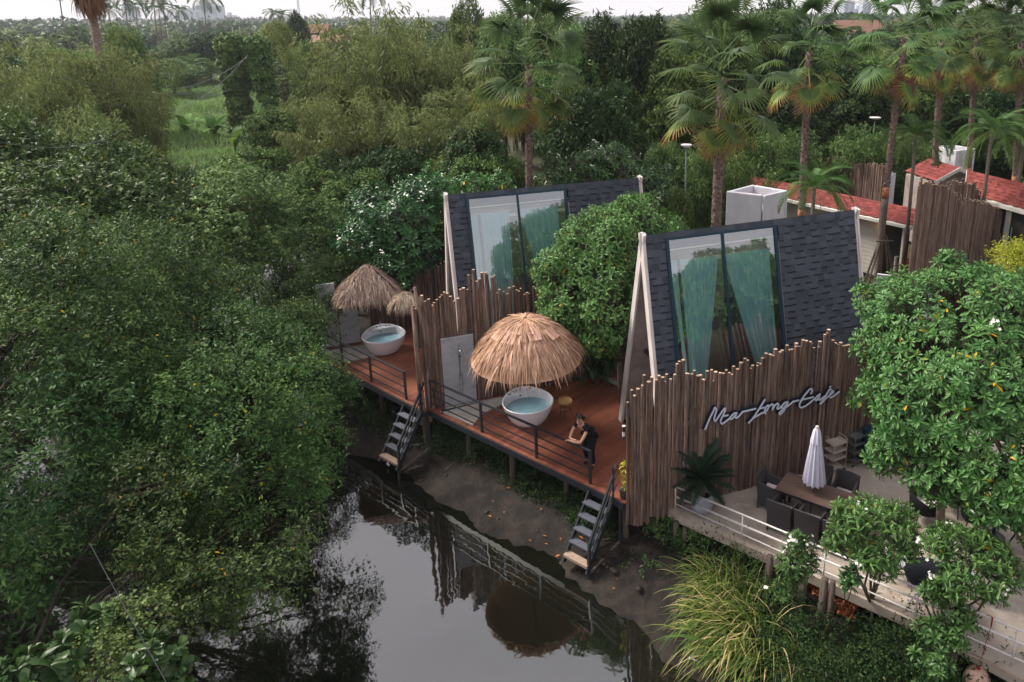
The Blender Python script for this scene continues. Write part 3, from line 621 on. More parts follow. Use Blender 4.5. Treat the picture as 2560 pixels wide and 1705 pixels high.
sw2 = shower_wall('grey concrete shower wall nearest the canal on the farther deck, creeper on its left edge', P(806, 872)+A*0, P(806, 872)+A*.62, 2.35)
sw3 = shower_wall('darker grey concrete wall beside the farther shower wall', P(806, 872)+A*.66+Q*.05, P(806, 872)+A*1.3+Q*.05, 2.0, 'concrete_panel')
mb = MB(); p = P(806, 880); mb.prism([p+Z*.004, p+A*2.1+Z*.004, p+A*1.9-Q*1.05+Z*.004, P(840, 912)-n_out*.05+Z*.004], Z*.03); o = mb.build('shower_slab', 'concrete_slab'); tag(o, 'weathered concrete slab at the left end of the farther deck', 'slab')
t = thing('mirror', 'grey board mirror standing behind the farther tub', 'mirror', (P(955, 800).x, P(955, 800).y+.9, 0), AR)
mb = MB(); mb.box(0, .42, -.02, .02, .05, 1.6); mb.build('board', 'dark_panel', t)
t = thing('mirror', 'pale board mirror behind the nearer tub under the thatch edge', 'mirror', (P(1262, 985).x, P(1262, 985).y+.3, 0), AR)
mb = MB(); mb.box(0, .38, -.015, .015, .05, .95); mb.build('board', 'concrete_panel', t)
# log screen along the left end of the farther deck
log_fence('dark log screen behind the farther tub', P(868, 846)+A*.9+Q*.1, 44, lambda s: 2.3, -.1, seed=8, jit=.15)
# tray stool
p = P(1413, 1005, .45); t = thing('tray_stool', 'round wicker tray on a thin dark stool beside the nearer tub', 'stool', (p.x, p.y, 0))
mb = MB(); mb.sm = True; mb.lathe([(0, .45), (.18, .45), (.20, .46), (.215, .50), (.205, .50), (.19, .465), (0, .46)], 28); mb.lathe([(.10, .462), (.11, .475), (.12, .462)], 24); tr = mb.build('tray', 'wicker', t)
mb = MB(); mb.tube([(-.2, .06, .49), (-.17, .12, .55), (0, .16, .57), (.12, .14, .55), (.2, .06, .49)], .007, 6); mb.build('handle', 'wicker', tr)
for k in range(3):
    a = k*2.09+.5; mb = MB(); mb.tube([(math.cos(a)*.12, math.sin(a)*.12, .44), (math.cos(a)*.19, math.sin(a)*.19, 0)], .011, 6); mb.build('leg', 'black_steel', t)
mb = MB(); mb.lathe([(.13, .2), (.145, .2), (.145, .215), (.13, .215), (.13, .2)], 20); mb.build('ring', 'black_steel', t)
p = P(1500, 945); mb = MB(); mb.prism([p+Z*.05, p+A*.12+Z*.05, p+A*.5-Q*.75+Z*.05, p+A*.25-Q*.8+Z*.05], Z*.03); o = mb.build('door_step', 'concrete_slab'); tag(o, 'pale triangular step beside the nearer cabin porch', 'step')
# wall lamp on the fence end
p = f0-A*.06+Q*.1+Z*1.95; t = thing('wall_lamp', 'small black and white wall lamp on the end of the lettered fence', 'wall lamp', tuple(p))
mb = MB(); mb.tube([(-.06, 0, .1), (-.06, 0, -.22)], .03, 12); mb.build('body', 'black_steel', t)
mb = MB(); mb.tube([(-.06, 0, -.05), (-.06, 0, -.16)], .034, 12); mb.tube([(-.06, 0, .1), (-.06, 0, .112)], .042, 12); mb.build('diffuser', 'white_wall', t)
# ============================================================ sign on the long fence
def onplane(u, v, p0, n):
    d = Vector(ray(u, v)); o = Vector((0, 0, H)); return o+d*((p0-o).dot(n)/d.dot(n))
WORDS = {
 'Ma': [[(128, 810), (200, 640), (255, 530), (282, 475), (300, 520), (272, 620), (268, 668), (292, 678), (360, 580), (435, 482), (425, 550), (372, 660), (368, 705), (395, 725), (460, 680), (515, 632)],
        [(612, 560), (575, 568), (530, 610), (512, 648), (535, 652), (590, 600), (618, 556), (598, 605), (600, 635), (640, 618), (705, 545)], [(420, 605), (478, 594)], [(712, 540), (905, 494)]],
 'Long': [[(800, 712), (868, 640), (960, 500), (1052, 350)], [(868, 640), (950, 592), (1030, 552), (1062, 570)], [(985, 490), (1036, 474)],
          [(1062, 570), (1048, 520), (1068, 470), (1100, 440), (1112, 462), (1085, 512), (1055, 540)], [(1112, 462), (1160, 425), (1180, 440), (1165, 515), (1200, 450), (1245, 412), (1262, 430), (1240, 490), (1268, 492), (1305, 455)],
          [(1405, 388), (1355, 405), (1315, 455), (1312, 490), (1345, 480), (1405, 400), (1370, 475), (1300, 575), (1272, 570), (1300, 530), (1400, 455), (1480, 392)], [(1482, 384), (1572, 364)]],
 'Cafe': [[(1762, 262), (1785, 215), (1772, 188), (1735, 205), (1650, 310), (1592, 410), (1590, 460), (1620, 476), (1700, 440), (1790, 365), (1830, 330)], [(1640, 352), (1800, 314)],
          [(1905, 270), (1860, 300), (1830, 352), (1855, 362), (1905, 280), (1882, 345), (1905, 355), (1975, 300)], [(2078, 195), (2045, 205), (1985, 310), (1905, 415), (1928, 408), (1992, 335), (2050, 290)],
          [(2050, 292), (2100, 250), (2112, 222), (2085, 225), (2052, 285), (2060, 318), (2100, 308), (2150, 270), (2200, 232)], [(2058, 160), (2068, 152)]]}
pl0 = f0-Q*.16; sg = thing('sign', 'white script sign reading Ma-Long-Cafe on black backing, fixed to the long log fence', 'sign', tuple(onplane(1740+1100*.16136, 940+500*.16136, pl0, Q)))
for wname, strokes in WORDS.items():
    for nm, wd, off, mt, th in (('lettering_backing', .075, .0, 'sign_black', .05), ('lettering', .036, -.055, 'sign_white', .02)):
        mb = MB()
        for k, st in enumerate(strokes):
            pts = [onplane(1740+a*.16136, 940+b*.16136, pl0, Q)+Q*(off-k*.0006) for a, b in st]
            # smooth the stroke
            sm = []
            for i in range(len(pts)-1):
                p0_, p1_, p2_, p3_ = pts[max(i-1, 0)], pts[i], pts[i+1], pts[min(i+2, len(pts)-1)]
                for tt in (0, .25, .5, .75):
                    sm.append(.5*((2*p1_)+(p2_-p0_)*tt+(2*p0_-5*p1_+4*p2_-p3_)*tt**2+(3*p1_-p0_-3*p2_+p3_)*tt**3))
            sm.append(pts[-1]); n = len(sm); vs = []
            for i, p in enumerate(sm):
                d = (sm[min(i+1, n-1)]-sm[max(i-1, 0)]).normalized(); s = d.cross(Q).normalized()*wd/2
                e_ = d*(-wd*.4 if i == 0 else wd*.4 if i == n-1 else 0)
                vs += [p+e_+s, p+e_-s, p+e_-s+Q*th, p+e_+s+Q*th]
            fs = [(4*i+a, 4*i+b, 4*i+4+b, 4*i+4+a) for i in range(n-1) for a, b in ((1, 0), (2, 1), (3, 2), (0, 3))]+[(3, 2, 1, 0), (4*n-4, 4*n-3, 4*n-2, 4*n-1)]
            mb.add(vs, fs)
        mb.build(nm, mt, sg, world=True)
# ============================================================ white terrace railing
t = thing('terrace_railing', 'long white tube railing along the terrace edge above the reeds', 'railing', tuple(e0))
ra = P(1688, 1272, -.4)+inn*.03; rb = ra+(P(2560, 1652, -.4)-ra)*1.35
def rz_top(u, v): return onplane(u, v, ra, inn)
ta = rz_top(1688, 1216); tb = rz_top(2560, 1580); ma = rz_top(1688, 1241); mb2 = rz_top(2560, 1612); la = rz_top(1688, 1259); lb = rz_top(2560, 1655)
for nm, a, b, r_ in (('top_rail', ta, tb, .021), ('mid_rail', ma, mb2, .024), ('low_rail', la, lb, .016)):
    mb = MB(); mb.sm = True; mb.tube([a, a+(b-a)*1.3], r_, 10); mb.build(nm, 'white_steel', t, world=True)
mb = MB(); mb.sm = True; mb.tube([ma-Z*.022-(mb2-ma).normalized()*.0, ma-(mb2-ma).normalized()*.12+Z*.02, ma-(mb2-ma).normalized()*.14+Z*.14], .014, 8); mb.build('bracket', 'white_steel', t, world=True)
for (u, v) in ((1689, 1216), (1857, 1290), (2064, 1373), (2297, 1470), (2545, 1574)):
    q = rz_top(u, v); mb = MB(); mb.sm = True; mb.tube([q, Vector((q.x, q.y, -.42))], .018, 8); mb.build('post', 'white_steel', t, world=True)
q = rz_top(2064, 1388)
for sx in (-1, 1):
    mb = MB(); mb.sm = True; dd = (tb-ta).normalized(); mb.tube([q+dd*.02*sx, q+dd*.08*sx-Z*.03, q+dd*.10*sx+Z*.02], .012, 8); mb.build('clamp', 'white_steel', t, world=True)
# ============================================================ dining set
tu = Vector((.825, -.565, 0)); tvv = Vector((.565, .825, 0)); t0 = Vector((3.93, 15.46, -.4)); TL, TWd = 2.25, .84
t = thing('dining_table', 'long brown slatted outdoor table with the folded parasol through it', 'table', tuple(t0+tu*TL/2+tvv*TWd/2))
mb = MB()
for k in range(9):
    mb.v = rnd.random(); mb.obox(t0+tu*.02+tvv*(k*TWd/9)+Z*.72, tu*(TL-.04), tvv*(TWd/9-.006), Z*.03)
mb.build('tabletop', 'table_wood', t, world=True)
mb = MB(); mb.obox(t0+tu*.0-tvv*.012+Z*.70, tu*TL, tvv*.012, Z*.045); mb.obox(t0+tu*.0+tvv*(TWd)+Z*.70, tu*TL, tvv*.012, Z*.045); mb.obox(t0+tu*.08+tvv*.06+Z*.64, tu*(TL-.16), tvv*(TWd-.12), Z*.06); mb.build('apron', 'black_paint', t, world=True)
for a_ in (.12, TL-.18):
    for b_ in (.08, TWd-.14):
        mb = MB(); mb.obox(t0+tu*a_+tvv*b_, tu*.06, tvv*.06, Z*.64); mb.build('leg', 'black_paint', t, world=True)
def rattan_chair(label, p, face, group='dark rattan armchairs round the long table'):
    rz = math.atan2(face.y, face.x); t = thing('rattan_armchair', label, 'armchair', tuple(p), rz, group)
    mb = MB(); mb.sm = False
    # woven shell: back, arms, apron (x forward, y left)
    n = 10; bw, bh = .28, .88
    def bx(f, z): return -.25-.07*max(0, (z-.4))/.48-.02*math.cos(f*math.pi/2)
    outer, inner = [], []
    zs = [.12, .42, .65, .80, .885]
    vs = []
    for j, z in enumerate(zs):
        for i in range(n+1):
            f = -1+2*i/n; y = f*(bw+.01*(z > .6)); zz = z-(.02*f*f if z > .8 else 0)
            vs += [(bx(f, z)-.02, y, zz), (bx(f, z)+.02, y, zz)]
    W = (n+1)*2; fs = []
    for j in range(len(zs)-1):
        for i in range(n):
            a = j*W+2*i; fs += [(a, a+W, a+W+2, a+2), (a+1, a+3, a+W+3, a+W+1)]
        fs += [(j*W, j*W+1, j*W+W+1, j*W+W), (j*W+2*n, j*W+W+2*n, j*W+W+2*n+1, j*W+2*n+1)]
    fs += [((len(zs)-1)*W+2*i, (len(zs)-1)*W+2*i+1, (len(zs)-1)*W+2*i+3, (len(zs)-1)*W+2*i+2) for i in range(n)]
    mb.add(vs, fs); mb.build('backrest', 'rattan', t)
    for s in (-1, 1):
        mb = MB(); y = s*.27
        prof = [(-.26, .12), (-.27, .70), (-.1, .665), (.14, .635), (.26, .60), (.27, .12)]
        mb.prism([(x, y, z) for x, z in prof], (0, -s*.045, 0)); ar = mb.build('side_panel', 'rattan', t, bevel=.01)
        mb = MB(); mb.tube([(-.27, y-s*.02, .71), (-.1, y-s*.02, .672), (.14, y-s*.02, .642), (.27, y-s*.02, .605)], .028, 8); mb.build('armrest', 'rattan', t)
    mb = MB(); mb.box(-.22, .26, -.224, .224, .30, .40); mb.build('seat', 'rattan', t)
    mb = MB(); mb.box(-.21, .26, -.215, .215, .402, .47); mb.build('cushion', 'cushion', t, bevel=.025)
    for x in (-.25, .24):
        for y in (-.25, .25): mb = MB(); mb.bar((x, y, .14), (x*1.05, y*1.02, 0), .035); mb.build('leg', 'rattan', t)
    return t
def tc_(a, b): return t0+tu*a+tvv*b
rattan_chair('dark rattan armchair at the head of the table nearest the potted cycad', tc_(-.16, .34), tu)
rattan_chair('dark rattan armchair on the railing side, nearest the table head', tc_(.36, -.30), tvv)
rattan_chair('dark rattan armchair on the railing side, second from the table head', tc_(1.02, -.30), tvv)
rattan_chair('dark rattan armchair on the railing side, mostly hidden by the small frangipani', tc_(1.68, -.30), tvv)
rattan_chair('dark rattan armchair on the fence side, half hidden behind the folded parasol', tc_(.66, 1.16), -tvv)
rattan_chair('dark rattan armchair on the fence side, right of the folded parasol', tc_(1.32, 1.14), -tvv)
# folded parasol
p = tc_(.78, .44); t = thing('folded_parasol', 'folded pale lilac parasol standing through the long table', 'parasol', tuple(p))
mb = MB(); mb.sm = True; mb.tube([(0, 0, 0), (0, 0, 2.42)], .02, 10); mb.build('pole', 'lamp_metal', t)
mb = MB(); mb.sm = True; n = 72
def fold(q, a, r, z):
    k = 1+.16*math.sin(a*12)*min(1, r/.1); return (q[0]*k+.02*(2.4-z), q[1]*k, q[2])
mb.lathe([(.03, 2.40), (.065, 2.33), (.105, 2.1), (.145, 1.8), (.185, 1.5), (.22, 1.2), (.24, 1.0), (.23, .97)], n, f=fold); mb.build('canopy', 'umbrella_cloth', t)
mb = MB(); mb.sm = True; mb.lathe([(.028, 2.43), (.075, 2.36), (.12, 2.12), (.13, 2.03)], n, f=lambda q, a, r, z: (q[0]*(1+.1*math.sin(a*7))+.02*(2.4-z), q[1]*(1+.1*math.sin(a*7)), q[2])); mb.build('top_flap', 'umbrella_cloth', t)
mb = MB(); mb.lathe([(.0, 2.47), (.035, 2.46), (.045, 2.41), (.0, 2.40)], 14); mb.build('finial', 'barge', t)
# trolleys
def trolley(label, p, m, rz):
    t = thing('shelf_trolley', label, 'trolley', tuple(p), rz, 'four-tier shelf trolleys by the log fence'); w, d = .44, .34
    for z in (.12, .40, .62, .84):
        mb = MB()
        if z > .2:
            mb.box(-w/2, w/2, -d/2, d/2, z, z+.012)
            for a in ((-w/2-.012, -w/2, -d/2, d/2), (w/2, w/2+.012, -d/2, d/2), (-w/2, w/2, -d/2-.012, -d/2), (-w/2, w/2, d/2, d/2+.012)): mb.box(*a, z-.01, z+.05)
        else:
            mb.sm = True; mb.tube([(-w/2, -d/2, z), (w/2, -d/2, z-.0)], .012, 6); mb.tube([(-w/2, d/2, z), (w/2, d/2, z)], .012, 6); mb.box(-w/2+.03, w/2-.03, -d/2+.02, d/2-.02, z-.0, z+.008)
        mb.build('shelf', m, t)
    for x in (-w/2, w/2):
        mb = MB(); mb.sm = True; mb.tube([(x, -d/2-.02, .10), (x, -d/2-.02, .93), (x, -d/2+.05, .975), (x, d/2-.05, .975), (x, d/2+.02, .93), (x, d/2+.02, .10)], .010, 6); mb.build('side_frame', m, t)
    for x in (-w/2, w/2):
        for y in (-d/2, d/2): mb = MB(); mb.tube([(x, y-.012, .035), (x, y+.012, .035)], .035, 10); mb.build('wheel', 'wheel', t)
trolley('beige four-tier trolley against the log fence, nearest the folded parasol', P(2088, 1183, -.4)+Vector((0, .18, 0)), 'cart_beige', AR+.1)
trolley('dark grey four-tier trolley beside the beige one, by the big bushy tree', P(2140, 1164, -.4)+Vector((0, .18, 0)), 'cart_grey', AR+.1)
p = P(2188, 1170, -.4); t = thing('cabinet', 'dark blue cabinet half hidden behind the bushy tree beside the grey trolley', 'cabinet', (p.x+.1, p.y+.25, -.4), AR)
mb = MB(); mb.box(-.35, .6, -.2, .22, .06, 1.0); mb.build('carcass', 'frame_blue', t, bevel=.01); mb = MB(); mb.box(-.38, .63, -.23, .25, 1.002, 1.03); mb.build('top', 'frame_blue', t)
for x in (-.34, .125): mb = MB(); mb.box(x, x+.46, -.22, -.202, .1, .96); mb.build('door', 'frame_blue', t)
# pot and cycad pot
pp = P(1757, 1288, -.4)+Vector((0, .22, 0)); t = thing('plant_pot', 'bulbous blue-grey ribbed pot on the terrace corner holding the cycad', 'pot', tuple(pp))
mb = MB(); mb.sm = True; mb.lathe([(0, 0), (.19, 0), (.245, .05), (.275, .16), (.28, .27), (.255, .38), (.235, .45), (.24, .475), (.225, .47), (.21, .44), (.2, .36)], 36); mb.build('body', 'pot_glaze', t)
mb = MB(); mb.lathe([(0, .385), (.22, .37)], 20); mb.build('earth', 'soil', t)
# round tables and their chairs
def round_table(label, p, r=.46):
    t = thing('round_table', label, 'table', tuple(p), AR); mb = MB()
    y = -r
    while y < r-.01:
        w = min(.075, r-y); yc = y+w/2; hx = math.sqrt(max(0, r*r-yc*yc)); mb.v = rnd.random(); mb.box(-hx, hx, y, y+w-.006, .73, .75); y += .075
    mb.sm = False; mb.build('tabletop', 'black_paint', t)
    mb = MB(); mb.lathe([(r-.03, .70), (r+.005, .70), (r+.005, .755), (r-.004, .755)], 36); mb.build('rim', 'black_paint', t)
    for k in range(4):
        a = k*math.pi/2+.4; mb = MB(); mb.bar((math.cos(a)*r*.85, math.sin(a)*r*.85, .72), (math.cos(a+2.2)*r*.75, math.sin(a+2.2)*r*.75, 0), .03); mb.build('leg', 'black_steel', t)
round_table('round black slatted table near the railing between the two small frangipanis', P(2322, 1438, .34)-Z*.74+Vector((0.05, 0, 0)), .5)
round_table('round black slatted table at the right edge of the terrace', P(2570, 1300, .34)-Z*.74, .5)
def shell_chair(label, p, rz, seat='white_wall', group='moulded cafe chairs on the terrace'):
    t = thing('cafe_chair', label, 'chair', tuple(p), rz, group); mb = MB(); mb.sm = True; n = 10; V_ = []
    for j in range(9):
        f = j/8
        for i in range(n+1):
            g = -1+2*i/n
            if f < .5: x = .22-.44*f/.5; z = .44-.02*math.sin(f*6)
            else: x = -.22-.10*(f-.5)/.5; z = .44+.40*(f-.5)/.5
            w = .22-.03*max(0, f-.5); V_.append((x+.05*g*g*(f > .4), g*w, z+.035*g*g))
    F2 = [(j*(n+1)+i, j*(n+1)+i+1, (j+1)*(n+1)+i+1, (j+1)*(n+1)+i) for j in range(8) for i in range(n)]; mb.add(V_, F2); o = mb.build('seat_shell', seat, t); m_ = o.modifiers.new('s', 'SOLIDIFY'); m_.thickness = .018
    for x in (-.2, .2):
        for y in (-.17, .17): mb = MB(); mb.tube([(x*.7, y*.7, .43), (x*1.1, y*1.2, 0)], .012, 6); mb.build('leg', 'black_steel', t)
    mb = MB(); mb.bar((-.18, -.15, .2), (.18, .15, .2), .012); mb.bar((-.18, .15, .2), (.18, -.15, .2), .012); mb.build('cross_wire', 'black_steel', t)
shell_chair('white moulded chair left of the round slatted table, under the first small frangipani', P(2255, 1470, -.4)+Vector((0, .3, 0)), -.3)
shell_chair('white moulded chair right of the round slatted table, behind the second small frangipani', P(2425, 1500, -.4)+Vector((0, .2, 0)), 2.6)
def lounge(label, p, rz):
    t = thing('lounge_chair', label, 'chair', tuple(p), rz); mb = MB(); mb.sm = True
    mb.lathe([(.30, .36), (.36, .38), (.38, .5), (.40, .66), (.375, .68), (.355, .52), (.33, .42), (0, .40)], 28, f=lambda q, a, r, z: (q[0], q[1], q[2]+(.16*max(0, -math.cos(a)) if z > .45 else 0)))
    mb.build('tub_shell', 'black_cloth', t); mb = MB(); mb.lathe([(0, .42), (.31, .42), (.31, .49), (0, .50)], 24); mb.build('cushion', 'cushion', t)
    for k in range(4): a = k*1.57+.8; mb = MB(); mb.tube([(math.cos(a)*.25, math.sin(a)*.25, .37), (math.cos(a)*.34, math.sin(a)*.34, 0)], .016, 6); mb.build('leg', 'black_steel', t)
lounge('black tub chair with pale cushion under the bushy tree, nearest the long table', P(2318, 1318, -.4)+Vector((0, .2, 0)), -.2)
lounge('black tub chair deeper in the shade of the bushy tree', P(2400, 1300, -.4)+Vector((0, .35, 0)), 2.2)
lounge('black tub chair in the shade, nearest the round floor base', P(2452, 1345, -.4)+Vector((0, .25, 0)), 2.6)
p = P(2482, 1345, -.4); t = thing('parasol_base', 'black round parasol base on the terrace floor', 'parasol base', tuple(p)); mb = MB(); mb.lathe([(0, .004), (.26, .004), (.26, .05), (.24, .06), (.04, .07), (.04, .3), (0, .3)], 30); mb.build('disc', 'black_paint', t)
# ============================================================ the man at the rail
def skin(name, pts, edges, m, parent, sub=2, root=0):
    me = bpy.data.meshes.new(name); me.from_pydata([p[:3] for p in pts], edges, []);
    o = link(name, me, parent); me.materials.append(MT[m])
    sk = o.modifiers.new('skin', 'SKIN'); sk.use_smooth_shade = True
    for i, p in enumerate(pts):
        r_ = p[3]; d = me.skin_vertices[0].data[i]; d.radius = (r_, p[4] if len(p) > 4 else r_); d.use_root = (i == root)
    ss = o.modifiers.new('sub', 'SUBSURF'); ss.levels = sub; ss.render_levels = sub
    return o
hz = P(1458, 1196); RAILP = r2b-n_out*.06
# local frame: x = facing (over the rail), y = his left
foot = RAILP-ea*.50-n_out*.50
man = thing('person', 'man in black t-shirt and black trousers leaning his forearms on the black deck railing', 'person', (foot.x, foot.y, 0), math.atan2(n_out.y, n_out.x))
# x forward: rail is at x=.50, z=.94
sh = [(.20, .19, 1.27), (.22, -.19, 1.29)]
body = [(-.12, 0, .93, .10, .09), (-.04, 0, 1.05, .105, .09), (.07, 0, 1.18, .13, .10), (.17, 0, 1.30, .135, .09), (.25, 0, 1.385, .055), (.29, 0, 1.44, .052),  # 0-5 spine, neck
        (.30, .015, 1.50, .085, .075), (.31, .02, 1.56, .09, .08), (.30, .02, 1.615, .07, .065),                       # 6-8 head
        (.18, .17, 1.29, .055), (.34, .19, 1.13, .042), (.47, .16, 1.0, .040), (.53, .02, 1.005, .034), (.545, -.12, 1.005, .026), (.55, -.19, .985, .030, .022),   # 9-14 left arm across the rail
        (.20, -.17, 1.31, .055), (.35, -.20, 1.15, .042), (.47, -.17, 1.035, .040), (.50, -.10, 1.035, .034), (.51, .04, 1.055, .026), (.515, .09, 1.06, .030, .022),  # 15-20 right arm
        (-.13, .095, .86, .095), (-.02, .11, .48, .062), (-.10, .12, .10, .040), (-.08, .12, .05, .042), (.06, .13, .035, .036, .03),
        (-.13, -.095, .86, .095), (-.06, -.12, .48, .062), (-.18, -.13, .10, .040), (-.16, -.13, .05, .042), (-.02, -.15, .035, .036, .03)]
be = [(0, 1), (1, 2), (2, 3), (3, 4), (4, 5), (5, 6), (6, 7), (7, 8), (3, 9), (9, 10), (10, 11), (11, 12), (12, 13), (13, 14), (3, 15), (15, 16), (16, 17), (17, 18), (18, 19), (19, 20), (0, 21), (21, 22), (22, 23), (23, 24), (24, 25), (0, 26), (26, 27), (27, 28), (28, 29), (29, 30)]
bo = skin('body', body, be, 'skin', man)
def sub_(idx, grow, extra=None): return [tuple(body[i][:3])+tuple(r_+grow for r_ in body[i][3:]) for i in idx]
si = [0, 1, 2, 3, 9, 15]; S_ = [(-.13, 0, .93, .162, .150)]+sub_(si[1:], .026)+[(-.14, 0, .84, .158, .145)]+[(.28, .185, 1.19, .064), (.285, -.19, 1.22, .064), (.225, 0, 1.355, .078)]
skin('t_shirt', S_, [(0, 1), (1, 2), (2, 3), (3, 4), (3, 5), (0, 6), (4, 7), (5, 8), (3, 9)], 'black_cloth', man)
tr_ = [(-.12, 0, .90, .13, .11)]+sub_([21, 22, 23], .026)+sub_([26, 27, 28], .026); skin('trousers', tr_, [(0, 1), (1, 2), (2, 3), (0, 4), (4, 5), (5, 6)], 'black_cloth', man)
for a, b in ((24, 25), (29, 30)): skin('shoe', [tuple(body[a][:3])+(.05,), tuple(body[b][:3])+(.045, .035)], [(0, 1)], 'black_paint', man)
skin('hair', [(.27, .015, 1.60, .088, .075), (.235, .012, 1.54, .085, .07), (.225, .01, 1.48, .06, .05), (.33, .02, 1.645, .05, .06)], [(0, 1), (1, 2), (0, 3)], 'hair', man)
# face (looks out and down over the rail)
skin('nose', [(.392, .022, 1.535, .012), (.408, .022, 1.505, .016)], [(0, 1)], 'skin', bo, 1)
for s in (-1, 1):
    skin('ear', [(.30, .02+s*.088, 1.54, .014, .02), (.305, .02+s*.09, 1.51, .012, .014)], [(0, 1)], 'skin', bo, 1)
    mb = MB(); mb.sm = True; mb.lathe([(0, -.006), (.010, -.003), (.012, 0), (.010, .003), (0, .006)], 8, (.386, .022+s*.033, 1.545)); mb.build('eye', 'hair', bo)
    mb = MB(); mb.bar((.388, .022+s*.014, 1.566), (.378, .022+s*.052, 1.566), .012, .008); mb.build('eyebrow', 'hair', bo)
mb = MB(); mb.bar((.386, .0, 1.468), (.386, .044, 1.468), .010, .010); mb.build('mouth', 'shade_pink', bo)
for hx, hy, hz_, s in ((.55, -.19, .985, -1), (.515, .09, 1.06, 1)):
    for k in range(4):
        y0 = hy+s*.035; x0 = hx-.03+k*.018; skin('finger', [(x0, hy+s*.01, hz_-.005, .010), (x0+.004, y0+s*.012, hz_-.012-.004*k, .0095), (x0+.006, y0+s*(.034-.004*abs(k-1.5)), hz_-.034, .0088), (x0+.003, y0+s*.036, hz_-.056+.004*k, .0078)], [(0, 1), (1, 2), (2, 3)], 'skin', bo, 1)
    skin('thumb', [(hx-.02, hy-s*.01, hz_, .012), (hx-.045, hy+s*.02, hz_-.012, .0105), (hx-.05, hy+s*.042, hz_-.028, .009)], [(0, 1), (1, 2)], 'skin', bo, 1)
# ============================================================ buildings to the right
def shroof(mb, R0, R1, E1, E0, rg, exp=.2): 
    ax = (R1-R0).normalized(); Ln = (R1-R0).length; dn = (E1-R1); W_ = dn.length; shingles(mb, R0, ax, dn.normalized(), Ln, W_, rg, exp=exp, tab=(.12, .38))
RD1, RD0, EV1 = P(2380, 540, 2.8), P(1882, 440, 2.8), P(2332, 577, 2.45); EV0 = EV1+(RD0-RD1)
bl = thing('bungalow', 'white board bungalow with a long low red shingle roof behind the nearer cabin', 'bungalow', (EV1.x, EV1.y, -.4))
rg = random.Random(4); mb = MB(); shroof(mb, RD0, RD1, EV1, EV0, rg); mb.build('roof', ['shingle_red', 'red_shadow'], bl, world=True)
mb = MB(); nn_ = (RD1-RD0).cross(EV1-RD1).normalized(); nn_ = nn_ if nn_.z > 0 else -nn_
mb.obox(RD0-nn_*.03, RD1-RD0, EV1-RD1, -nn_*.1); mb.build('roof_slab', 'fascia', bl, world=True)
mb = MB(); ax = (EV1-EV0).normalized(); dn_ = (EV1-RD1).normalized(); mb.obox(EV0-Z*.15+dn_*.012, EV1-EV0, dn_*.03, Z*.13); mb.obox(RD1-Z*.15+ax*.012, EV1-RD1, ax*.03, Z*.13); mb.build('fascia', 'fascia', bl, world=True)
inw = Vector((-dn_.x, -dn_.y, 0)).normalized(); wl = EV1-ax*2.7+inw*.55
mb = MB(); mb.obox(Vector((wl.x, wl.y, -.4)), -ax*7.5, inw*.2, Z*2.75); 
for k in range(14): mb.obox(Vector((wl.x, wl.y, -.3+.19*k))-inw*.012, -ax*7.5, inw*.011, Z*.012)
mb.build('board_wall', 'cream_wall', bl, world=True)
mb = MB(); mb.obox(Vector((wl.x, wl.y, -.4))+ax*.02+inw*.3, ax*1.2, inw*.1, Z*2.6); mb.build('doorway', 'interior_dark', bl, world=True)
mb = MB(); mb.obox(Vector((wl.x, wl.y, -.4))+ax*1.25-inw*.35, ax*.09, inw*.09, Z*2.7); mb.build('porch_post', 'fascia', bl, world=True)
q = wl+ax*.05-inw*.12; t = thing('wall_lantern', 'small lit amber lantern under the red roof eave', 'lantern', (q.x, q.y, 1.9)); mb = MB(); mb.lathe([(0, 0), (.06, .02), (.07, .14), (.02, .2), (0, .2)], 12); mb.build('glass', 'lamp_glow', t); mb = MB(); mb.lathe([(.08, .14), (.03, .21), (0, .23)], 12); mb.build('cap', 'black_steel', t)
# porch guard
ba, bb, bc, bd = P(2240, 641, .65), P(2330, 651, .65), P(2352, 637, .65), P(2278, 616, .65)
t = thing('porch_guard', 'low white timber guard round the bungalow porch', 'guard rail', (bb.x, bb.y, -.4))
mb = MB(); mb.bar(ba, bb, .09, .05); mb.bar(bb+Z*.003, bc+Z*.003, .09, .05); mb.bar(bc, bd, .07, .04); mb.build('top_rail', 'fascia', t, world=True)
for q in (ba, ba.lerp(bb, .35), ba.lerp(bb, .7), bb, bc, bc.lerp(bd, .5)): mb = MB(); mb.bar(Vector((q.x, q.y, -.2)), q-Z*.026, .08); mb.build('post', 'fascia', t, world=True)
mb = MB(); mb.prism([Vector((q.x, q.y, -.1)) for q in (ba, bb, bc, bd)], (0, 0, -.1)); mb.build('porch_floor', 'deck_wood', t, world=True)
p = P(2375, 665, -.4); t = thing('covered_heap', 'dark grey tarpaulin heap beside the porch guard', 'tarpaulin', tuple(p)); mb = MB(); mb.add([(-.7, -.4, 0), (.8, -.5, 0), (1.0, .4, 0), (-.6, .5, 0), (-.3, -.1, .55), (.5, -.15, .7), (.55, .15, .68), (-.25, .2, .5)], [(0, 1, 5, 4), (1, 2, 6, 5), (2, 3, 7, 6), (3, 0, 4, 7), (4, 5, 6, 7)]); mb.build('sheet', 'grey_step', t, bevel=.08)
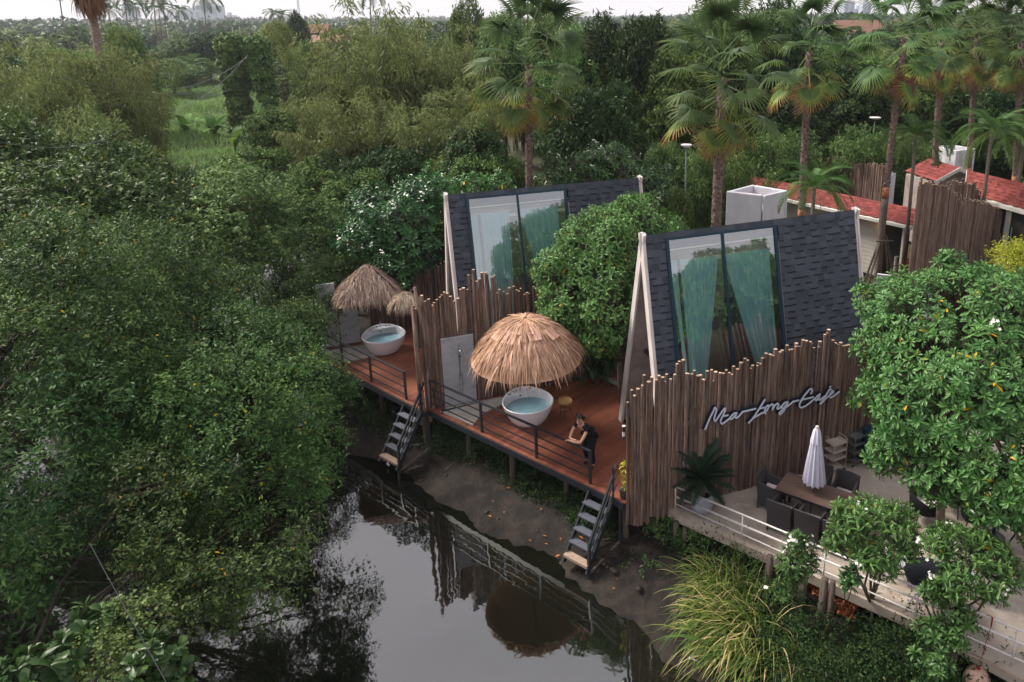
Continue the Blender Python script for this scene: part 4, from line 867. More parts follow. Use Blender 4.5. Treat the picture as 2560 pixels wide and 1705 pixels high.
# white box tanks
def tankbox(label, cs, z1, z0, lip=.14):
    c = sum(cs, Vector())/4; t = thing('water_tank', label, 'tank', (c.x, c.y, z0)); mb = MB()
    for i in range(4):
        a, b = cs[i], cs[(i+1) % 4]; d = (b-a); n_ = Vector((-d.y, d.x, 0)).normalized(); n_ = n_ if n_.dot(c-a) > 0 else -n_
        e1 = d.normalized()*lip; mb.obox(Vector((a.x, a.y, z0)), d-e1 if i % 2 else d-e1, n_*lip, Z*(z1-z0))
    mb.build('wall', 'white_wall', t, world=True, bevel=.04)
    ins = [c+(q-c)*.86 for q in cs]; mb = MB(); mb.prism([Vector((q.x, q.y, z1-.75)) for q in ins], (0, 0, .1)); mb.build('lid', 'white_wall', t, world=True)
tankbox('tall white rendered box tank rising behind the nearer cabin ridge', [P(1816, 478, 4.6), P(1914, 489, 4.6), P(1971, 476, 4.6), P(1881, 461, 4.6)], 4.6, -.5)
tankbox('white rendered box tank behind the gabled red roof', [P(2340, 365, 3.6), P(2392, 377, 3.6), P(2440, 371, 3.6), P(2385, 362, 3.6)], 3.6, -.5)
# right log fence with a wavy top
def prof_fence(label, a, b, prof, seed, zb=-.6):
    d = (b-a).normalized(); n_ = Vector((d.y, -d.x, 0)); sz = [(max(-1, (onplane(u, v, a, n_)-a).dot(d)), onplane(u, v, a, n_).z) for u, v in prof]; sz.sort()
    xs = [s for s, z in sz]; zs = [z for s, z in sz]
    return log_fence(label, a, int((b-a).length/.098), lambda s: float(np.interp(s, xs, zs)), zb, seed=seed, dirv=d, nrm=n_, jit=.12)
rf0, rf1 = Vector((11.9, 27.95, 0)), Vector((19.7, 34.4, 0))
prof_fence('tall log fence with a wavy top right of the porch', rf0, rf1, [(2225, 500), (2260, 480), (2290, 462), (2330, 455), (2375, 470), (2402, 508), (2425, 500), (2470, 508), (2530, 537)], 21)
prof_fence('redder log fence piece standing behind the wavy fence', rf0+Vector((1.2, 2.2, 0)), rf1+Vector((-.6, .9, 0)), [(2340, 500), (2365, 462), (2392, 455), (2436, 460), (2452, 490), (2462, 530), (2470, 560)], 22)
bf0, bf1 = P(2060, 470, 1.2)+Vector((0, 1, 0)), P(2218, 520, 1.2)+Vector((0, .5, 0))
prof_fence('low log fence left of the white slab, above the red roof', bf0, bf1, [(2060, 438), (2085, 440), (2100, 448), (2125, 458), (2150, 465), (2180, 462), (2216, 468)], 23)
bg0, bg1 = bf0+Vector((.2, 4.5, 0)), bf0+Vector((5.5, 2.2, 0))
prof_fence('farther low log fence under the palm crowns', bg0, bg1, [(2060, 418), (2075, 412), (2095, 422), (2130, 424), (2160, 428)], 24)
a = P(2157, 460, 1.8)+Vector((0, 1.0, 0)); t = thing('white_slab', 'upright white rendered slab between the log fences', 'wall', (a.x, a.y, -.5)); b = P(2238, 470, 1.8)+Vector((0, .7, 0)); n_ = Vector((-(b-a).y, (b-a).x, 0)).normalized(); d_ = (b-a)
zt = onplane(2157, 421, a, n_).z; mb = MB(); mb.obox(Vector((a.x, a.y, -.5)), d_, n_*.18, Z*(zt+.5)); mb.obox(Vector((b.x, b.y, -.5))-n_*.9+d_.normalized()*.003, d_.normalized()*.16, n_*1.1, Z*(zt+.45)); mb.build('panel', 'white_wall', t, world=True, bevel=.02)
# second red roofed house
h = thing('bungalow', 'cream bungalow with a broad red shingle roof at the right edge', 'bungalow', (21, 34, -.4))
U0, U1 = P(2418, 425, 3.9), P(2640, 478, 3.9); L1 = P(2640, 548, 3.0); L0 = L1+(U0-U1)
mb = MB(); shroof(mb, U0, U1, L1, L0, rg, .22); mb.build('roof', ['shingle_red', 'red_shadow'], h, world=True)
nn_ = (U1-U0).cross(L1-U1).normalized(); nn_ = nn_ if nn_.z > 0 else -nn_; dn_ = (L1-U1).normalized(); ax = (U1-U0).normalized()
mb = MB(); mb.obox(U0-nn_*.03, U1-U0, L1-U1, -nn_*.12); mb.build('roof_slab', 'fascia', h, world=True)
mb = MB(); mb.obox(L0-Z*.16+dn_*.012, L1-L0, dn_*.03, Z*.14); mb.obox(U0-Z*.1-ax*.04, L0-U0, ax*.03, Z*.1); mb.build('fascia', 'fascia', h, world=True)
inw = Vector((-dn_.x, -dn_.y, 0)).normalized(); w0 = Vector((L0.x, L0.y, -.4))+inw*.5; 
fr = MB(); wlen = (L1-L0).length; s0 = 0
for k, (a_, b_) in enumerate(((1.2, 1.7), (2.5, 2.8), (4.0, 4.3), (5.4, 8.0))): fr.obox(w0+ax*a_+Z*.7, ax*(b_-a_), inw*.15, Z*2.5)
fr.obox(w0+ax*.2+Z*.3, ax*8, inw*.12-inw*.0+inw*.001, Z*.398); fr.obox(w0+ax*.2+Z*3.2, ax*8, inw*.12, Z*.12); fr.build('wall', 'cream_wall', h, world=True)
for a_, b_ in ((1.7, 2.5), (2.8, 4.0), (4.3, 5.4)):
    mb = MB(); mb.obox(w0+ax*a_+inw*.05+Z*.72, ax*(b_-a_), inw*.02, Z*2.45); wi = mb.build('window', 'interior_dark', h, world=True)
    mb = MB(); mb.obox(w0+ax*(a_+.1)+inw*.03+Z*.9, ax*.05, inw*.015, Z*1.5); mb.obox(w0+ax*(a_+.1)+inw*.03+Z*1.75, ax*(b_-a_-.2), inw*.015, Z*.05); mb.build('frame', 'curtain', wi, world=True)
mb = MB(); mb.obox(w0+ax*.2+inw*.1, ax*8, inw*.3, Z*.698); mb.build('plinth', 'interior_dark', h, world=True)
# gabled roof beyond
h = thing('gabled_house', 'small house with a red gable roof and white barge beyond the wavy fence', 'house', (19, 38, -.4))
ap = P(2402, 419, 3.9); le = P(2338, 452, 3.2); re = P(2440, 438, 3.3); bk = P(2322, 396, 3.9)-ap
mb = MB(); shroof(mb, ap+bk, ap, le, le+bk, rg, .22); mb.build('roof', ['shingle_red', 'red_shadow'], h, world=True)
mb = MB(); mb.add([ap, re, re+bk, ap+bk], [(0, 1, 2, 3)]); mb.build('roof', 'shingle_red', h, world=True)
mb = MB(); mb.bar(le-Z*.1, ap-Z*.06, .06, .16); mb.bar(ap-Z*.06, re-Z*.1, .06, .16); mb.build('barge_board', 'fascia', h, world=True)
mb = MB(); mb.prism([ap+bk.normalized()*.4-Z*.15, le+bk.normalized()*.4-Z*.15, Vector((le.x, le.y, -.4))+bk.normalized()*.4, Vector((re.x, re.y, -.4))+bk.normalized()*.4, re+bk.normalized()*.4-Z*.15], bk*.8); mb.build('wall', 'soffit', h, world=True)
# pierced block wall
a = P(2182, 800, -.4); d_ = Vector((.93, -.37, 0)); zt = onplane(2200, 678, a, Vector((.37, .93, 0))).z
t = thing('pierced_block_wall', 'white wall of square pierced blocks beside the nearer cabin, behind the bushy tree', 'wall', tuple(a)); mb = MB(); bs = .24
rows = max(4, int((zt+.4)/bs))
for r_ in range(rows):
    for c_ in range(11 if r_ < rows-1 else 2):
        o = a+d_*(c_*bs)+Z*(r_*bs); n_ = Vector((.37, .93, 0))*.09
        for (x0, x1, z0, z1) in ((0, bs, 0, .035), (0, bs, bs-.035, bs), (0, .035, .035, bs-.035), (bs-.035, bs, .035, bs-.035), (.09, .15, .07, .17), (.07, .09, .10, .12), (.035, .07, .14, .165), (.15, bs-.035, .075, .10)):
            mb.obox(o+d_*x0+Z*z0, d_*(x1-x0), n_ if x0 in (0, bs-.035) or z0 in (0, bs-.035) else n_*.8, Z*(z1-z0))
mb.build('block', 'white_wall', t, world=True)
# street lamps
def lamp(label, u, v, y, ru, zb=-.6):
    c = D(u, v, y); t = thing('street_lamp', label, 'street lamp', (c.x, c.y, zb)); mb = MB(); mb.sm = True; mb.tube([(0, 0, 0), (0, 0, c.z-zb-.1)], .03, 8); mb.build('pole', 'lamp_metal', t)
    mb = MB(); mb.lathe([(0, c.z-zb-.12), (ru*.6, c.z-zb-.12), (ru, c.z-zb-.04), (ru, c.z-zb), (0, c.z-zb+.03)], 20); mb.build('lamp_head', 'white_steel', t)
lamp('disc-topped street lamp in the green hedge right of the middle palms', 2188, 293, 46, .34); lamp('disc-topped street lamp beside the big front palm', 1716, 361, 30, .22)
# hanging shade and cord on the terrace railing
q = rz_top(2482, 1545); s_ = onplane(2446, 1672, ra-inn*.25, inn)
t = thing('cord', 'thin red cord knotted on the white railing', 'cord', tuple(q)); mb = MB(); mb.tube([q, q-Z*.16-inn*.03, s_.lerp(q, .4), s_], .006, 5); mb.tube([q+Z*.01, q+Z*.01-ed*.07+Z*.02, q-ed*.11+Z*.0, q-ed*.06-Z*.01, q], .006, 5); mb.tube([q+Z*.03-inn*.03, q-Z*.18-inn*.03], .014, 6); mb.build('strand', 'red_cord', t, world=True)
t = thing('lamp_shade', 'pinkish woven bell shade hanging on the red cord below the terrace', 'lamp shade', (s_.x, s_.y, s_.z)); mb = MB(); mb.sm = True; mb.lathe([(0, .01), (.08, .0), (.17, -.07), (.235, -.2), (.25, -.36), (.24, -.36), (.22, -.2), (.15, -.08)], 28); mb.build('shade', 'shade_pink', t)
mb = MB(); mb.lathe([(0, .05), (.03, .04), (.045, -.01)], 10); mb.build('knot', 'red_cord', t)
# old timber piles under the terrace edge
for (u, v0, v1, rr, lb) in ((1640, 1290, 1400, .09, 'weathered timber pile at the fence corner, leftmost of the terrace piles'), (1690, 1305, 1380, .08, 'weathered timber pile right of the fence corner pile'), (1712, 1320, 1370, .06, 'thin split pile under the railing start'), (1925, 1390, 1430, .09, 'short timber pile behind the reed tops'), (2010, 1432, 1500, .10, 'timber pile standing behind the upright bush'), (2062, 1448, 1530, .09, 'left post of the pair of grey piles above the rusty leaves'), (2082, 1455, 1530, .07, 'right post of the pair of grey piles above the rusty leaves'), (2390, 1590, 1690, .09, 'tall grey forked pile under the second small frangipani'), (2368, 1585, 1650, .05, 'thin brown pile beside the tall forked one')):
    q = onplane(u, v0, ra-inn*.28, inn); t = thing('timber_pile', lb, 'post', (q.x, q.y, -2.0)); mb = MB(); mb.sm = True; mb.v = rnd.random(); mb.tube([(rnd.uniform(-.05, .05), 0, 0), (0, .01, (q.z+2)*.5), (0, 0, q.z+2)], [rr*1.15, rr*1.05, rr*.9], 10); mb.build('trunk', 'old_post', t)
a = onplane(2347, 1598, ra-inn*.35, inn); b = onplane(2600, 1720, ra-inn*.4, inn)
mb = MB(); mb.sm = True; mb.tube([a, a.lerp(b, .3)-Z*.02, a.lerp(b, .6), b], [.02, .024, .02, .018], 7); o = mb.build('bamboo_pole', 'raw_wood'); tag(o, 'pale bamboo pole lying along the wall under the terrace', 'pole')
# litter under the deck edges
p = P(1300, 1150, -1.3); mb = MB(); mb.add([(p.x-.25, p.y-.2, -1.45), (p.x+.45, p.y-.4, -1.5), (p.x+.5, p.y+.1, -1.35), (p.x-.2, p.y+.3, -1.3), (p.x-.22, p.y-.17, -1.3), (p.x+.42, p.y-.36, -1.36), (p.x+.46, p.y+.08, -1.22), (p.x-.18, p.y+.27, -1.18)], [(0, 3, 2, 1), (4, 5, 6, 7), (0, 1, 5, 4), (1, 2, 6, 5), (2, 3, 7, 6), (3, 0, 4, 7)]); o = mb.build('concrete_block', 'stone'); tag(o, 'tilted concrete block on the mud below the nearer deck', 'block')
p = P(1425, 1205, -1.2); mb = MB(); mb.sm = True; mb.lathe([(0, .32), (.2, .26), (.34, .08), (.3, -.1), (.1, -.2)], 9, tuple(p), f=lambda q, a, r, z: (q[0]+.1*math.sin(a*2), q[1]+.06*math.cos(a*3), q[2]+.05*math.sin(a*3))); o = mb.build('boulder', 'concrete_slab'); tag(o, 'pale boulder under the right end of the nearer deck', 'rock')
for (u, v, m_, lb) in ((2040, 1482, 'paper', 'scrap of white paper among rusty leaves by the paired piles'), (2108, 1592, 'paper', 'crumpled pale blue-white bag below the rusty leaf heap'), (1732, 1650, 'paper', 'white scrap caught in the lower reeds'), (2411, 1637, 'blue_litter', 'small blue scrap under the bamboo pole'), (967, 1160, 'paper', 'white scrap at the foot of the farther stair')):
    z_ = -1.45 if u > 1700 else -1.75
    if u == 1732: z_ = -1.55
    q = P(u, v, z_+.06); rg = random.Random(u); mb = MB(); mb.add([q+Vector((rg.uniform(-.12, .12), rg.uniform(-.12, .12), rg.uniform(-.02, .06))) for _ in range(6)], [(0, 1, 2), (1, 3, 2), (2, 3, 4), (3, 5, 4)]); o = mb.build('litter_scrap', m_); tag(o, lb, 'litter')
# ============================================================ far buildings
def tower(lb, u0, u1, v, y, dep=25, m_='tower_wall', nm='tower_block'):
    a, b = D(u0, v, y), D(u1, v, y); t = thing(nm, lb, 'tower block', ((a.x+b.x)/2, y, -1), 0, None); w = b.x-a.x; hh = a.z+1; mb = MB(); mb.box(-w/2, w/2, 0, dep, 0, hh); mb.build('walls', m_, t)
    n = max(2, int(w/14)); 
    mb = MB()
    for k in range(n):
        x = -w/2+w*(k+.25)/n; mb.box(x, x+w/n*.5, -.5, -.01, 4, hh-4)
    mb.build('window_band', 'tower_glass', t)
    mb = MB(); mb.box(-w*.2, w*.15, 3, 12, hh+.01, hh+6); mb.build('roof_plant', m_, t)
tower('tall narrow blue-grey tower left of the skyline gap', 302, 328, 16, 1500); tower('low grey block left of the broad tower', 472, 492, 26, 1700); tower('slim tower before the stepped tower', 446, 464, 20, 1600)
tower('broad stepped blue-grey tower, left wing', 488, 545, 14, 1500); tower('grey lower wing in front of the broad stepped tower', 470, 500, 25, 1490); tower('small pale block right of the broad tower', 562, 580, 38, 1800); tower('low pale block in the far haze', 405, 440, 40, 1750)
tower('taller of the twin blue towers right of the middle palms', 2112, 2138, 2, 1500); tower('shorter twin tower to the right of its taller neighbour', 2158, 2179, 7, 1550); tower('low link block between the twin towers', 2137, 2160, 22, 1600); tower('blue tower behind the palm crowns at right', 2355, 2385, -15, 1300)
def house(lb, u, v, y, w, hh, roof, wallm='pale_wall', nm='house'):
    c = D(u, v, y); z0 = c.z-hh; t = thing(nm, lb, 'house', (c.x, y, z0)); mb = MB(); mb.box(-w/2, w/2, 0, w*.5, -2, hh*.6); mb.build('wall', wallm, t)
    mb = MB(); mb.prism([(-w/2-.6, -.8, hh*.6), (-w/2-.6, w*.25, hh), (-w/2-.6, w*.5+.8, hh*.6)], (w+1.2, 0, 0)); mb.build('roof', roof, t)
    for k in range(4): mb = MB(); mb.box(-w*.38+k*w*.22, -w*.38+k*w*.22+w*.1, -.06, -.005, hh*.22, hh*.42); mb.build('window', 'tower_glass', t)
house('far house with a brown hip roof between the middle palms', 2152, 50, 170, 9, 8, 'roof_brown'); house('blue-walled house with an orange roof on the left horizon', 787, 60, 160, 4, 4.5, 'roof_brown', 'blue_paint'); house('low house with a pale roof below the blue one', 780, 88, 140, 9, 3, 'roof_brown')
house('low brown-roofed house amid the hedge behind the palms', 2180, 142, 95, 16, 3.5, 'roof_brown')
for (u, v, y, x2, lb) in ((417, 75, 150, 428, 'tilted concrete pole left of the vine column'), (580, 66, 150, 580, 'pale pole above the far treetops'), (598, 66, 150, 598, 'second pale pole beside it above the treetops'), (748, 62, 130, 750, 'utility pole with a crossarm near the blue house')):
    c = D(u, v, y); b = D(x2, v, y); t = thing('utility_pole', lb, 'pole', (b.x, y, -.7)); mb = MB(); mb.tube([(0, 0, 0), (c.x-b.x, 0, c.z+.7)], [.12, .08], 8); mb.build('shaft', 'pale_wall', t)
    if x2 == 750: mb = MB(); mb.bar((-1.2, 0, c.z+.3), (1.2, 0, c.z+.3), .12); mb.build('crossarm', 'pale_wall', t)
c = D(743, -8, 420); t = thing('radio_mast', 'thin lattice mast on the left skyline', 'mast', (c.x, 420, -1)); mb = MB(); [mb.bar((s*.5, 0, 0), (s*.2, 0, c.z+12), .25) for s in (-1, 1)]; mb.build('lattice', 'tower_wall', t)
c = D(2068, -8, 300); t = thing('radio_mast', 'thin mast left of the twin towers', 'mast', (c.x, 300, -1)); mb = MB(); mb.bar((0, 0, 0), (0, 0, c.z+8), .25); mb.build('shaft', 'tower_wall', t)
# cables over the trees
for k, (a, b, sg_) in enumerate((((160, 195, 22), (560, 212, 46), .5), ((440, 222, 40), (618, 142, 44), .3), ((455, 232, 40), (575, 222, 46), .3), ((425, 283, 36), (618, 138, 44), .4), ((0, 355, 18), (310, 320, 30), .4), ((330, 135, 55), (430, 112, 90), .4), ((225, 1360, 9), (415, 1705, 7), .02))):
    p, q = D(*a), D(*b); mb = MB(); n = 16; mb.tube([p.lerp(q, i/n)-Z*sg_*4*(i/n)*(1-i/n) for i in range(n+1)], .006 if k == 6 else .005+.00018*p.y, 5); o = mb.build('cable', 'lamp_metal' if k < 6 else 'black_steel'); tag(o, ['pale cable dipping across the bamboo on the left', 'upper cable running to the vine column', 'lower level cable left of the vine column', 'diagonal cable rising to the vine column top', 'cable sagging through the left treetops', 'pale cable near the tilted concrete pole', 'dark cable crossing the shade at the lower left'][k], 'cable')
# ============================================================ vegetation
def rngv(seed): return np.random.default_rng(seed)
def sph(r, n, up=0.):
    d = r.normal(size=(n, 3)); d[:, 2] += up; return unit(d)
def vnoise(p, s, k=0.):
    x, y, z = (p*s).T
    return (np.sin(x*1.7+1.3*np.sin(y*1.1+k)+k)+np.sin(y*2.1+1.1*np.sin(z*1.3-k)+2*k)+np.sin(z*1.9+1.2*np.sin(x*1.5+k)-k))/3
def crown(seed, lobes, dens, nl, Lf, Wf, tm=LEAF, twig=.32, droop=.25, gap=-.35, inner=.25, yellow=.004, up=.35, leafdroop=.2, vs=.16):
    """lobes: (x,y,z,r); sprigs scattered through the shells of the lobes, leaves along every sprig"""
    r = rngv(seed); C3 = np.array([l[:3] for l in lobes], float); Rr = np.array([l[3] for l in lobes], float); out_ = []
    for i, (c, R_) in enumerate(zip(C3, Rr)):
        n = int(dens*R_*R_); d = sph(r, n, up); rad = R_*(1-.0-np.abs(r.normal(size=n))*.16)
        m = r.random(n) < inner; rad[m] *= r.uniform(.35, .85, m.sum())
        rad *= 1+.22*vnoise(d*R_+c, 1.6/max(R_, .8)*1.3, i)
        p = c+d*rad[:, None]*np.array([1, 1, .85])
        q = np.linalg.norm(p[:, None]-C3[None], axis=2)/Rr[None]; q[:, i] = 9
        keep = (q.min(1) > .72) & (.5*vnoise(p, 1.5, 3.1)+.6*vnoise(p, .75, 1.7) > gap+r.normal(size=n)*.15)
        p, d = p[keep], d[keep]; n = len(p)
        if not n: continue
        ax = unit(d*.8+r.normal(size=(n, 3))*.45+np.array([0, 0, .25-droop])); sv = r.normal(size=n)*.08+.15*vnoise(p, 2.2/max(R_, .6), 1.)+r.normal()*.07
        k = nl; t_ = np.tile(np.linspace(.05, 1, k), n); P_ = np.repeat(p, k, 0); AX = np.repeat(ax, k, 0)
        pos = P_+AX*(t_*twig)[:, None]+np.array([0, 0, -droop*.35])*(t_**2*twig)[:, None]+r.normal(size=(n*k, 3))*twig*.10
        sd_ = unit(np.cross(AX, r.normal(size=(n*k, 3))))
        dd = unit(AX*.55+sd_*.85+np.array([0, 0, -leafdroop])+r.normal(size=(n*k, 3))*.15)
        nr = unit(np.array([0, 0, 1.])+np.repeat(d, k, 0)*.5+r.normal(size=(n*k, 3))*.38)
        v = np.clip(.45+np.repeat(sv, k)+r.normal(size=n*k)*vs+.10*t_, .02, .96); v = np.where(r.random(n*k) < yellow, .995, v)
        sz = r.uniform(.7, 1.25, n*k); out_.append(inst(tm, pos, dd, nr, Lf*sz, Wf*sz, v))
    return cat(out_)
def rosettes(seed, pos, ax, Lf, Wf, nl=15, yellow=.006, flat=.5, v0=.5):
    """whorls of long leaves, one per branch tip"""
    r = rngv(seed); n = len(pos); k = nl; f = np.tile(np.arange(k)/k, n); P_ = np.repeat(pos, k, 0); AX = np.repeat(unit(ax), k, 0)
    u = unit(np.cross(AX, np.array([.3, .2, 1.])+r.normal(size=3)*.01)); w_ = np.cross(AX, u); ang = f*2*np.pi*5.24+np.repeat(r.uniform(0, 6.28, n), k)
    el = 1.15-1.45*f*(.75+flat*.5)+r.normal(size=n*k)*.12
    rd = u*np.cos(ang)[:, None]+w_*np.sin(ang)[:, None]
    dd = rd*np.cos(el)[:, None]+AX*np.sin(el)[:, None]; nr = AX*np.cos(el)[:, None]-rd*np.sin(el)[:, None]
    sz = (1-.38*(1-f)**2)*r.uniform(.8, 1.15, n*k)*np.repeat(r.uniform(.8, 1.15, n), k)
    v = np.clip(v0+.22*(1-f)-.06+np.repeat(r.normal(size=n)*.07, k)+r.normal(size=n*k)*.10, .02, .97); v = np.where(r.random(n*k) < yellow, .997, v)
    return inst(OBO, P_-AX*(f*.07)[:, None], dd, nr, Lf*sz, Wf*sz, v)
def shell_pts(r, lobes, sp, up=.25):
    """roughly even points over the union of lobes"""
    ps, ds = [], []
    C3 = np.array([l[:3] for l in lobes], float); Rr = np.array([l[3] for l in lobes], float)
    for i, (c, R_) in enumerate(zip(C3, Rr)):
        n = int(42*R_*R_/sp/sp); d = sph(r, n, up); p = c+d*(R_*(1+.24*vnoise(d*2.6+c, 1., i)-np.abs(r.normal(size=n))*.11))[:, None]*np.array([1, 1, .86])
        q = np.linalg.norm(p[:, None]-C3[None], axis=2)/Rr[None]; q[:, i] = 9; k = (q.min(1) > .92); ps.append(p[k]); ds.append(d[k])
    p, d = np.concatenate(ps), np.concatenate(ds); keep = []; cell = {}
    for i in range(len(p)):
        key = tuple((p[i]/sp).astype(int)); ok = True
        for dx in (-1, 0, 1):
            for dy in (-1, 0, 1):
                for dz in (-1, 0, 1):
                    for j in cell.get((key[0]+dx, key[1]+dy, key[2]+dz), ()):
                        if ((p[i]-p[j])**2).sum() < (sp*.78)**2: ok = False
        if ok: keep.append(i); cell.setdefault(key, []).append(i)
    return p[keep], d[keep]
def limbs(mb, base, tips, rg, r0=.14, sag=0., twigs=True):
    base = Vector(base)
    for tpt in tips:
        tpt = Vector(tpt); mid = base.lerp(tpt, .45)+Vector((rg.gauss(0, .12), rg.gauss(0, .12), .15+sag))*min(2, (tpt-base).length*.3)
        mb.v = rg.random(); mb.sm = True; pts = [base, base.lerp(mid, .5)+Vector((rg.gauss(0, .05), rg.gauss(0, .05), 0)), mid, mid.lerp(tpt, .5)+Vector((rg.gauss(0, .08), rg.gauss(0, .08), 0)), tpt]
        mb.tube(pts, [r0, r0*.8, r0*.6, r0*.42, r0*.2], 7)
        if twigs:
            for _ in range(4):
                a = mid.lerp(tpt, rg.uniform(.1, .9)); mb.tube([a, a+Vector((rg.gauss(0, .4), rg.gauss(0, .4), rg.gauss(.1, .3)))], [r0*.22, r0*.08], 5)
def ground_z(x, y): return float(gh(np.array([x]), np.array([y]))[0])
def px_lobes(specs): return [(*D(u, v, y), r_) for u, v, y, r_ in specs]
def lumps(lobes, seed, k=4, f=.42, out=.82):
    """smaller boughs standing proud of the main masses"""
    r = rngv(seed+7); o = list(lobes)
    for (x, y, z, R_) in lobes:
        for _ in range(k):
            d = unit(r.normal(size=3)+np.array([0, -.25, .35])); s_ = R_*f*r.uniform(.7, 1.25); o.append((x+d[0]*R_*out, y+d[1]*R_*out, z+d[2]*R_*out*.9, s_))
    return o
def tree(name, label, catg, base, lobes, m, group=None, trunk_r=.16, seed=1, top=None, **kw):
    rg = random.Random(seed); bz = base[2] if len(base) > 2 else ground_z(*base[:2])-.15; b = Vector((base[0], base[1], bz)); t = thing(name, label, catg, tuple(b), 0, group)
    V, T, v = crown(seed, lumps(lobes, seed, 3, .38) if lobes[0][3] > .8 else lobes, **kw); link('crown', npmesh('crown', V-np.array(b), T, v, m), t)
    c = sum((Vector(l[:3]) for l in lobes), Vector())/len(lobes); fork = b.lerp(c, .45); mb = MB(); mb.sm = True
    mb.tube([b, b.lerp(fork, .5)+Vector((rg.gauss(0, .15), rg.gauss(0, .15), 0)), fork], [trunk_r*1.5, trunk_r*1.1, trunk_r*.95], 9); limbs(mb, fork, [Vector(l[:3])+Vector((0, 0, l[3]*.2)) for l in lobes], rg, trunk_r*.75)
    mb.build('trunk', 'bark', t, world=True); return t
MG = dict(dens=620, nl=9, Lf=.098, Wf=.042, gap=-.30, inner=.3, twig=.36)
tree('mangrove_tree', 'broad leafy tree leaning out over the canal towards the farther deck', 'tree', (-15.5, 15.5), px_lobes([(560, 1000, 15, 1.5), (680, 960, 16.5, 1.45), (775, 985, 18, 1.0), (640, 1110, 14.5, 1.25), (745, 1080, 16, 1.0), (835, 1085, 17.5, .62), (575, 1190, 13.2, 1.0), (690, 1215, 13.8, .85), (765, 1185, 15, .6), (470, 1090, 14, 1.1), (600, 880, 17, 1.2)]), 'leaf_mangrove', seed=11, trunk_r=.10, **{**MG, 'gap': -.10, 'inner': .15})
tree('mangrove_tree', 'low leafy tree trailing its branches over the dark water at bottom left', 'tree', (-12.6, 9.0), px_lobes([(470, 1320, 11.5, .85), (590, 1340, 12, 1.0), (700, 1320, 12.8, .62), (640, 1440, 11.3, .7), (520, 1460, 10.8, .6), (400, 1395, 11, .45), (690, 1420, 12.2, .4), (360, 1215, 12, .6), (560, 1250, 12.6, .7)]), 'leaf_mangrove', seed=12, trunk_r=.06, **{**MG, 'Lf': .085, 'Wf': .038, 'dens': 640, 'gap': -.02, 'inner': .12})
tree('mangrove_tree', 'big dense leafy tree filling the left edge above the shaded bank', 'tree', (-18.5, 14), px_lobes([(150, 760, 16, 2.1), (330, 720, 18, 1.9), (40, 900, 14, 1.7), (260, 890, 15, 1.6), (440, 830, 17.5, 1.5), (400, 960, 15, 1.0)]), 'leaf_mangrove', seed=13, **{**MG, 'gap': -.22})
tree('mangrove_tree', 'tall leafy tree with yellow-flecked crown behind the left-edge tree', 'tree', (-22.5, 24), px_lobes([(250, 570, 24, 2.6), (100, 610, 22, 2.7), (390, 590, 26, 2.2), (10, 500, 26, 2.8), (430, 700, 22, 1.7), (230, 440, 27, 1.6)]), 'leaf_mangrove', seed=14, **{**MG, 'dens': 210, 'Lf': .19, 'Wf': .09, 'nl': 8, 'gap': -.45})
tree('vine_draped_tree', 'rounded bright green tree smothered in vines left of the farther deck', 'tree', (-17.5, 29), px_lobes([(620, 560, 27, 2.1), (545, 620, 25, 1.7), (700, 610, 27, 1.5), (760, 570, 29, 1.3), (600, 500, 29, 1.6), (690, 520, 29, 1.3)]), 'leaf_mid', seed=15, **{**MG, 'dens': 260, 'Lf': .17, 'Wf': .085, 'nl': 8})
tree('mangrove_tree', 'dark leafy tree between the vine-smothered tree and the farther deck', 'tree', (-13.8, 27.2), px_lobes([(540, 770, 20.5, 1.4), (650, 860, 20, .9), (760, 830, 22, .95), (730, 720, 25, 1.2), (800, 760, 24.3, .7), (600, 700, 24, 1.1)]), 'leaf_mangrove', seed=16, **{**MG, 'gap': -.12})
tree('mangrove_tree', 'leafy tree hanging over the lower left corner, shade put into its dark leaf colour', 'tree', (-14.5, 8.5), px_lobes([(40, 1190, 11.5, 1.2), (180, 1190, 12.4, .9), (140, 1030, 12.9, 1.2), (300, 1060, 13.8, 1.1), (10, 1420, 10.4, .7), (120, 1400, 11.2, .5), (270, 1300, 12.2, .4)]), 'leaf_dark', seed=17, trunk_r=.07, **{**MG, 'Lf': .12, 'dens': 300, 'gap': -.15})  # dark leaf colour stands in for canopy shade in this corner
tree('leafy_shrub', 'creeper-covered shrub behind the farther grey shower wall', 'shrub', (-10.6, 27.2), px_lobes([(800, 650, 27.5, 1.0), (850, 600, 29, 1.2), (775, 700, 27, .8), (880, 640, 28.5, .8)]), 'leaf_mid', seed=18, trunk_r=.07, **{**MG, 'dens': 300, 'Lf': .13})
tree('mangrove_tree', 'unseen tall leafy tree added past the left edge to shade the lower left bank', 'tree', (-19.5, 9), [(-19, 9, 5.5, 3.2), (-18.6, 13.5, 5.5, 3.0), (-18, 5, 5.5, 3.0), (-20, 11, 8, 2.8), (-19, 7, 8.2, 2.6), (-17.2, 10.5, 7.6, 1.6)], 'leaf_mangrove', seed=20, trunk_r=.3, **{**MG, 'dens': 150, 'Lf': .22, 'Wf': .1, 'gap': -.9, 'inner': .4})  # added out of view to keep the sun off the lower left
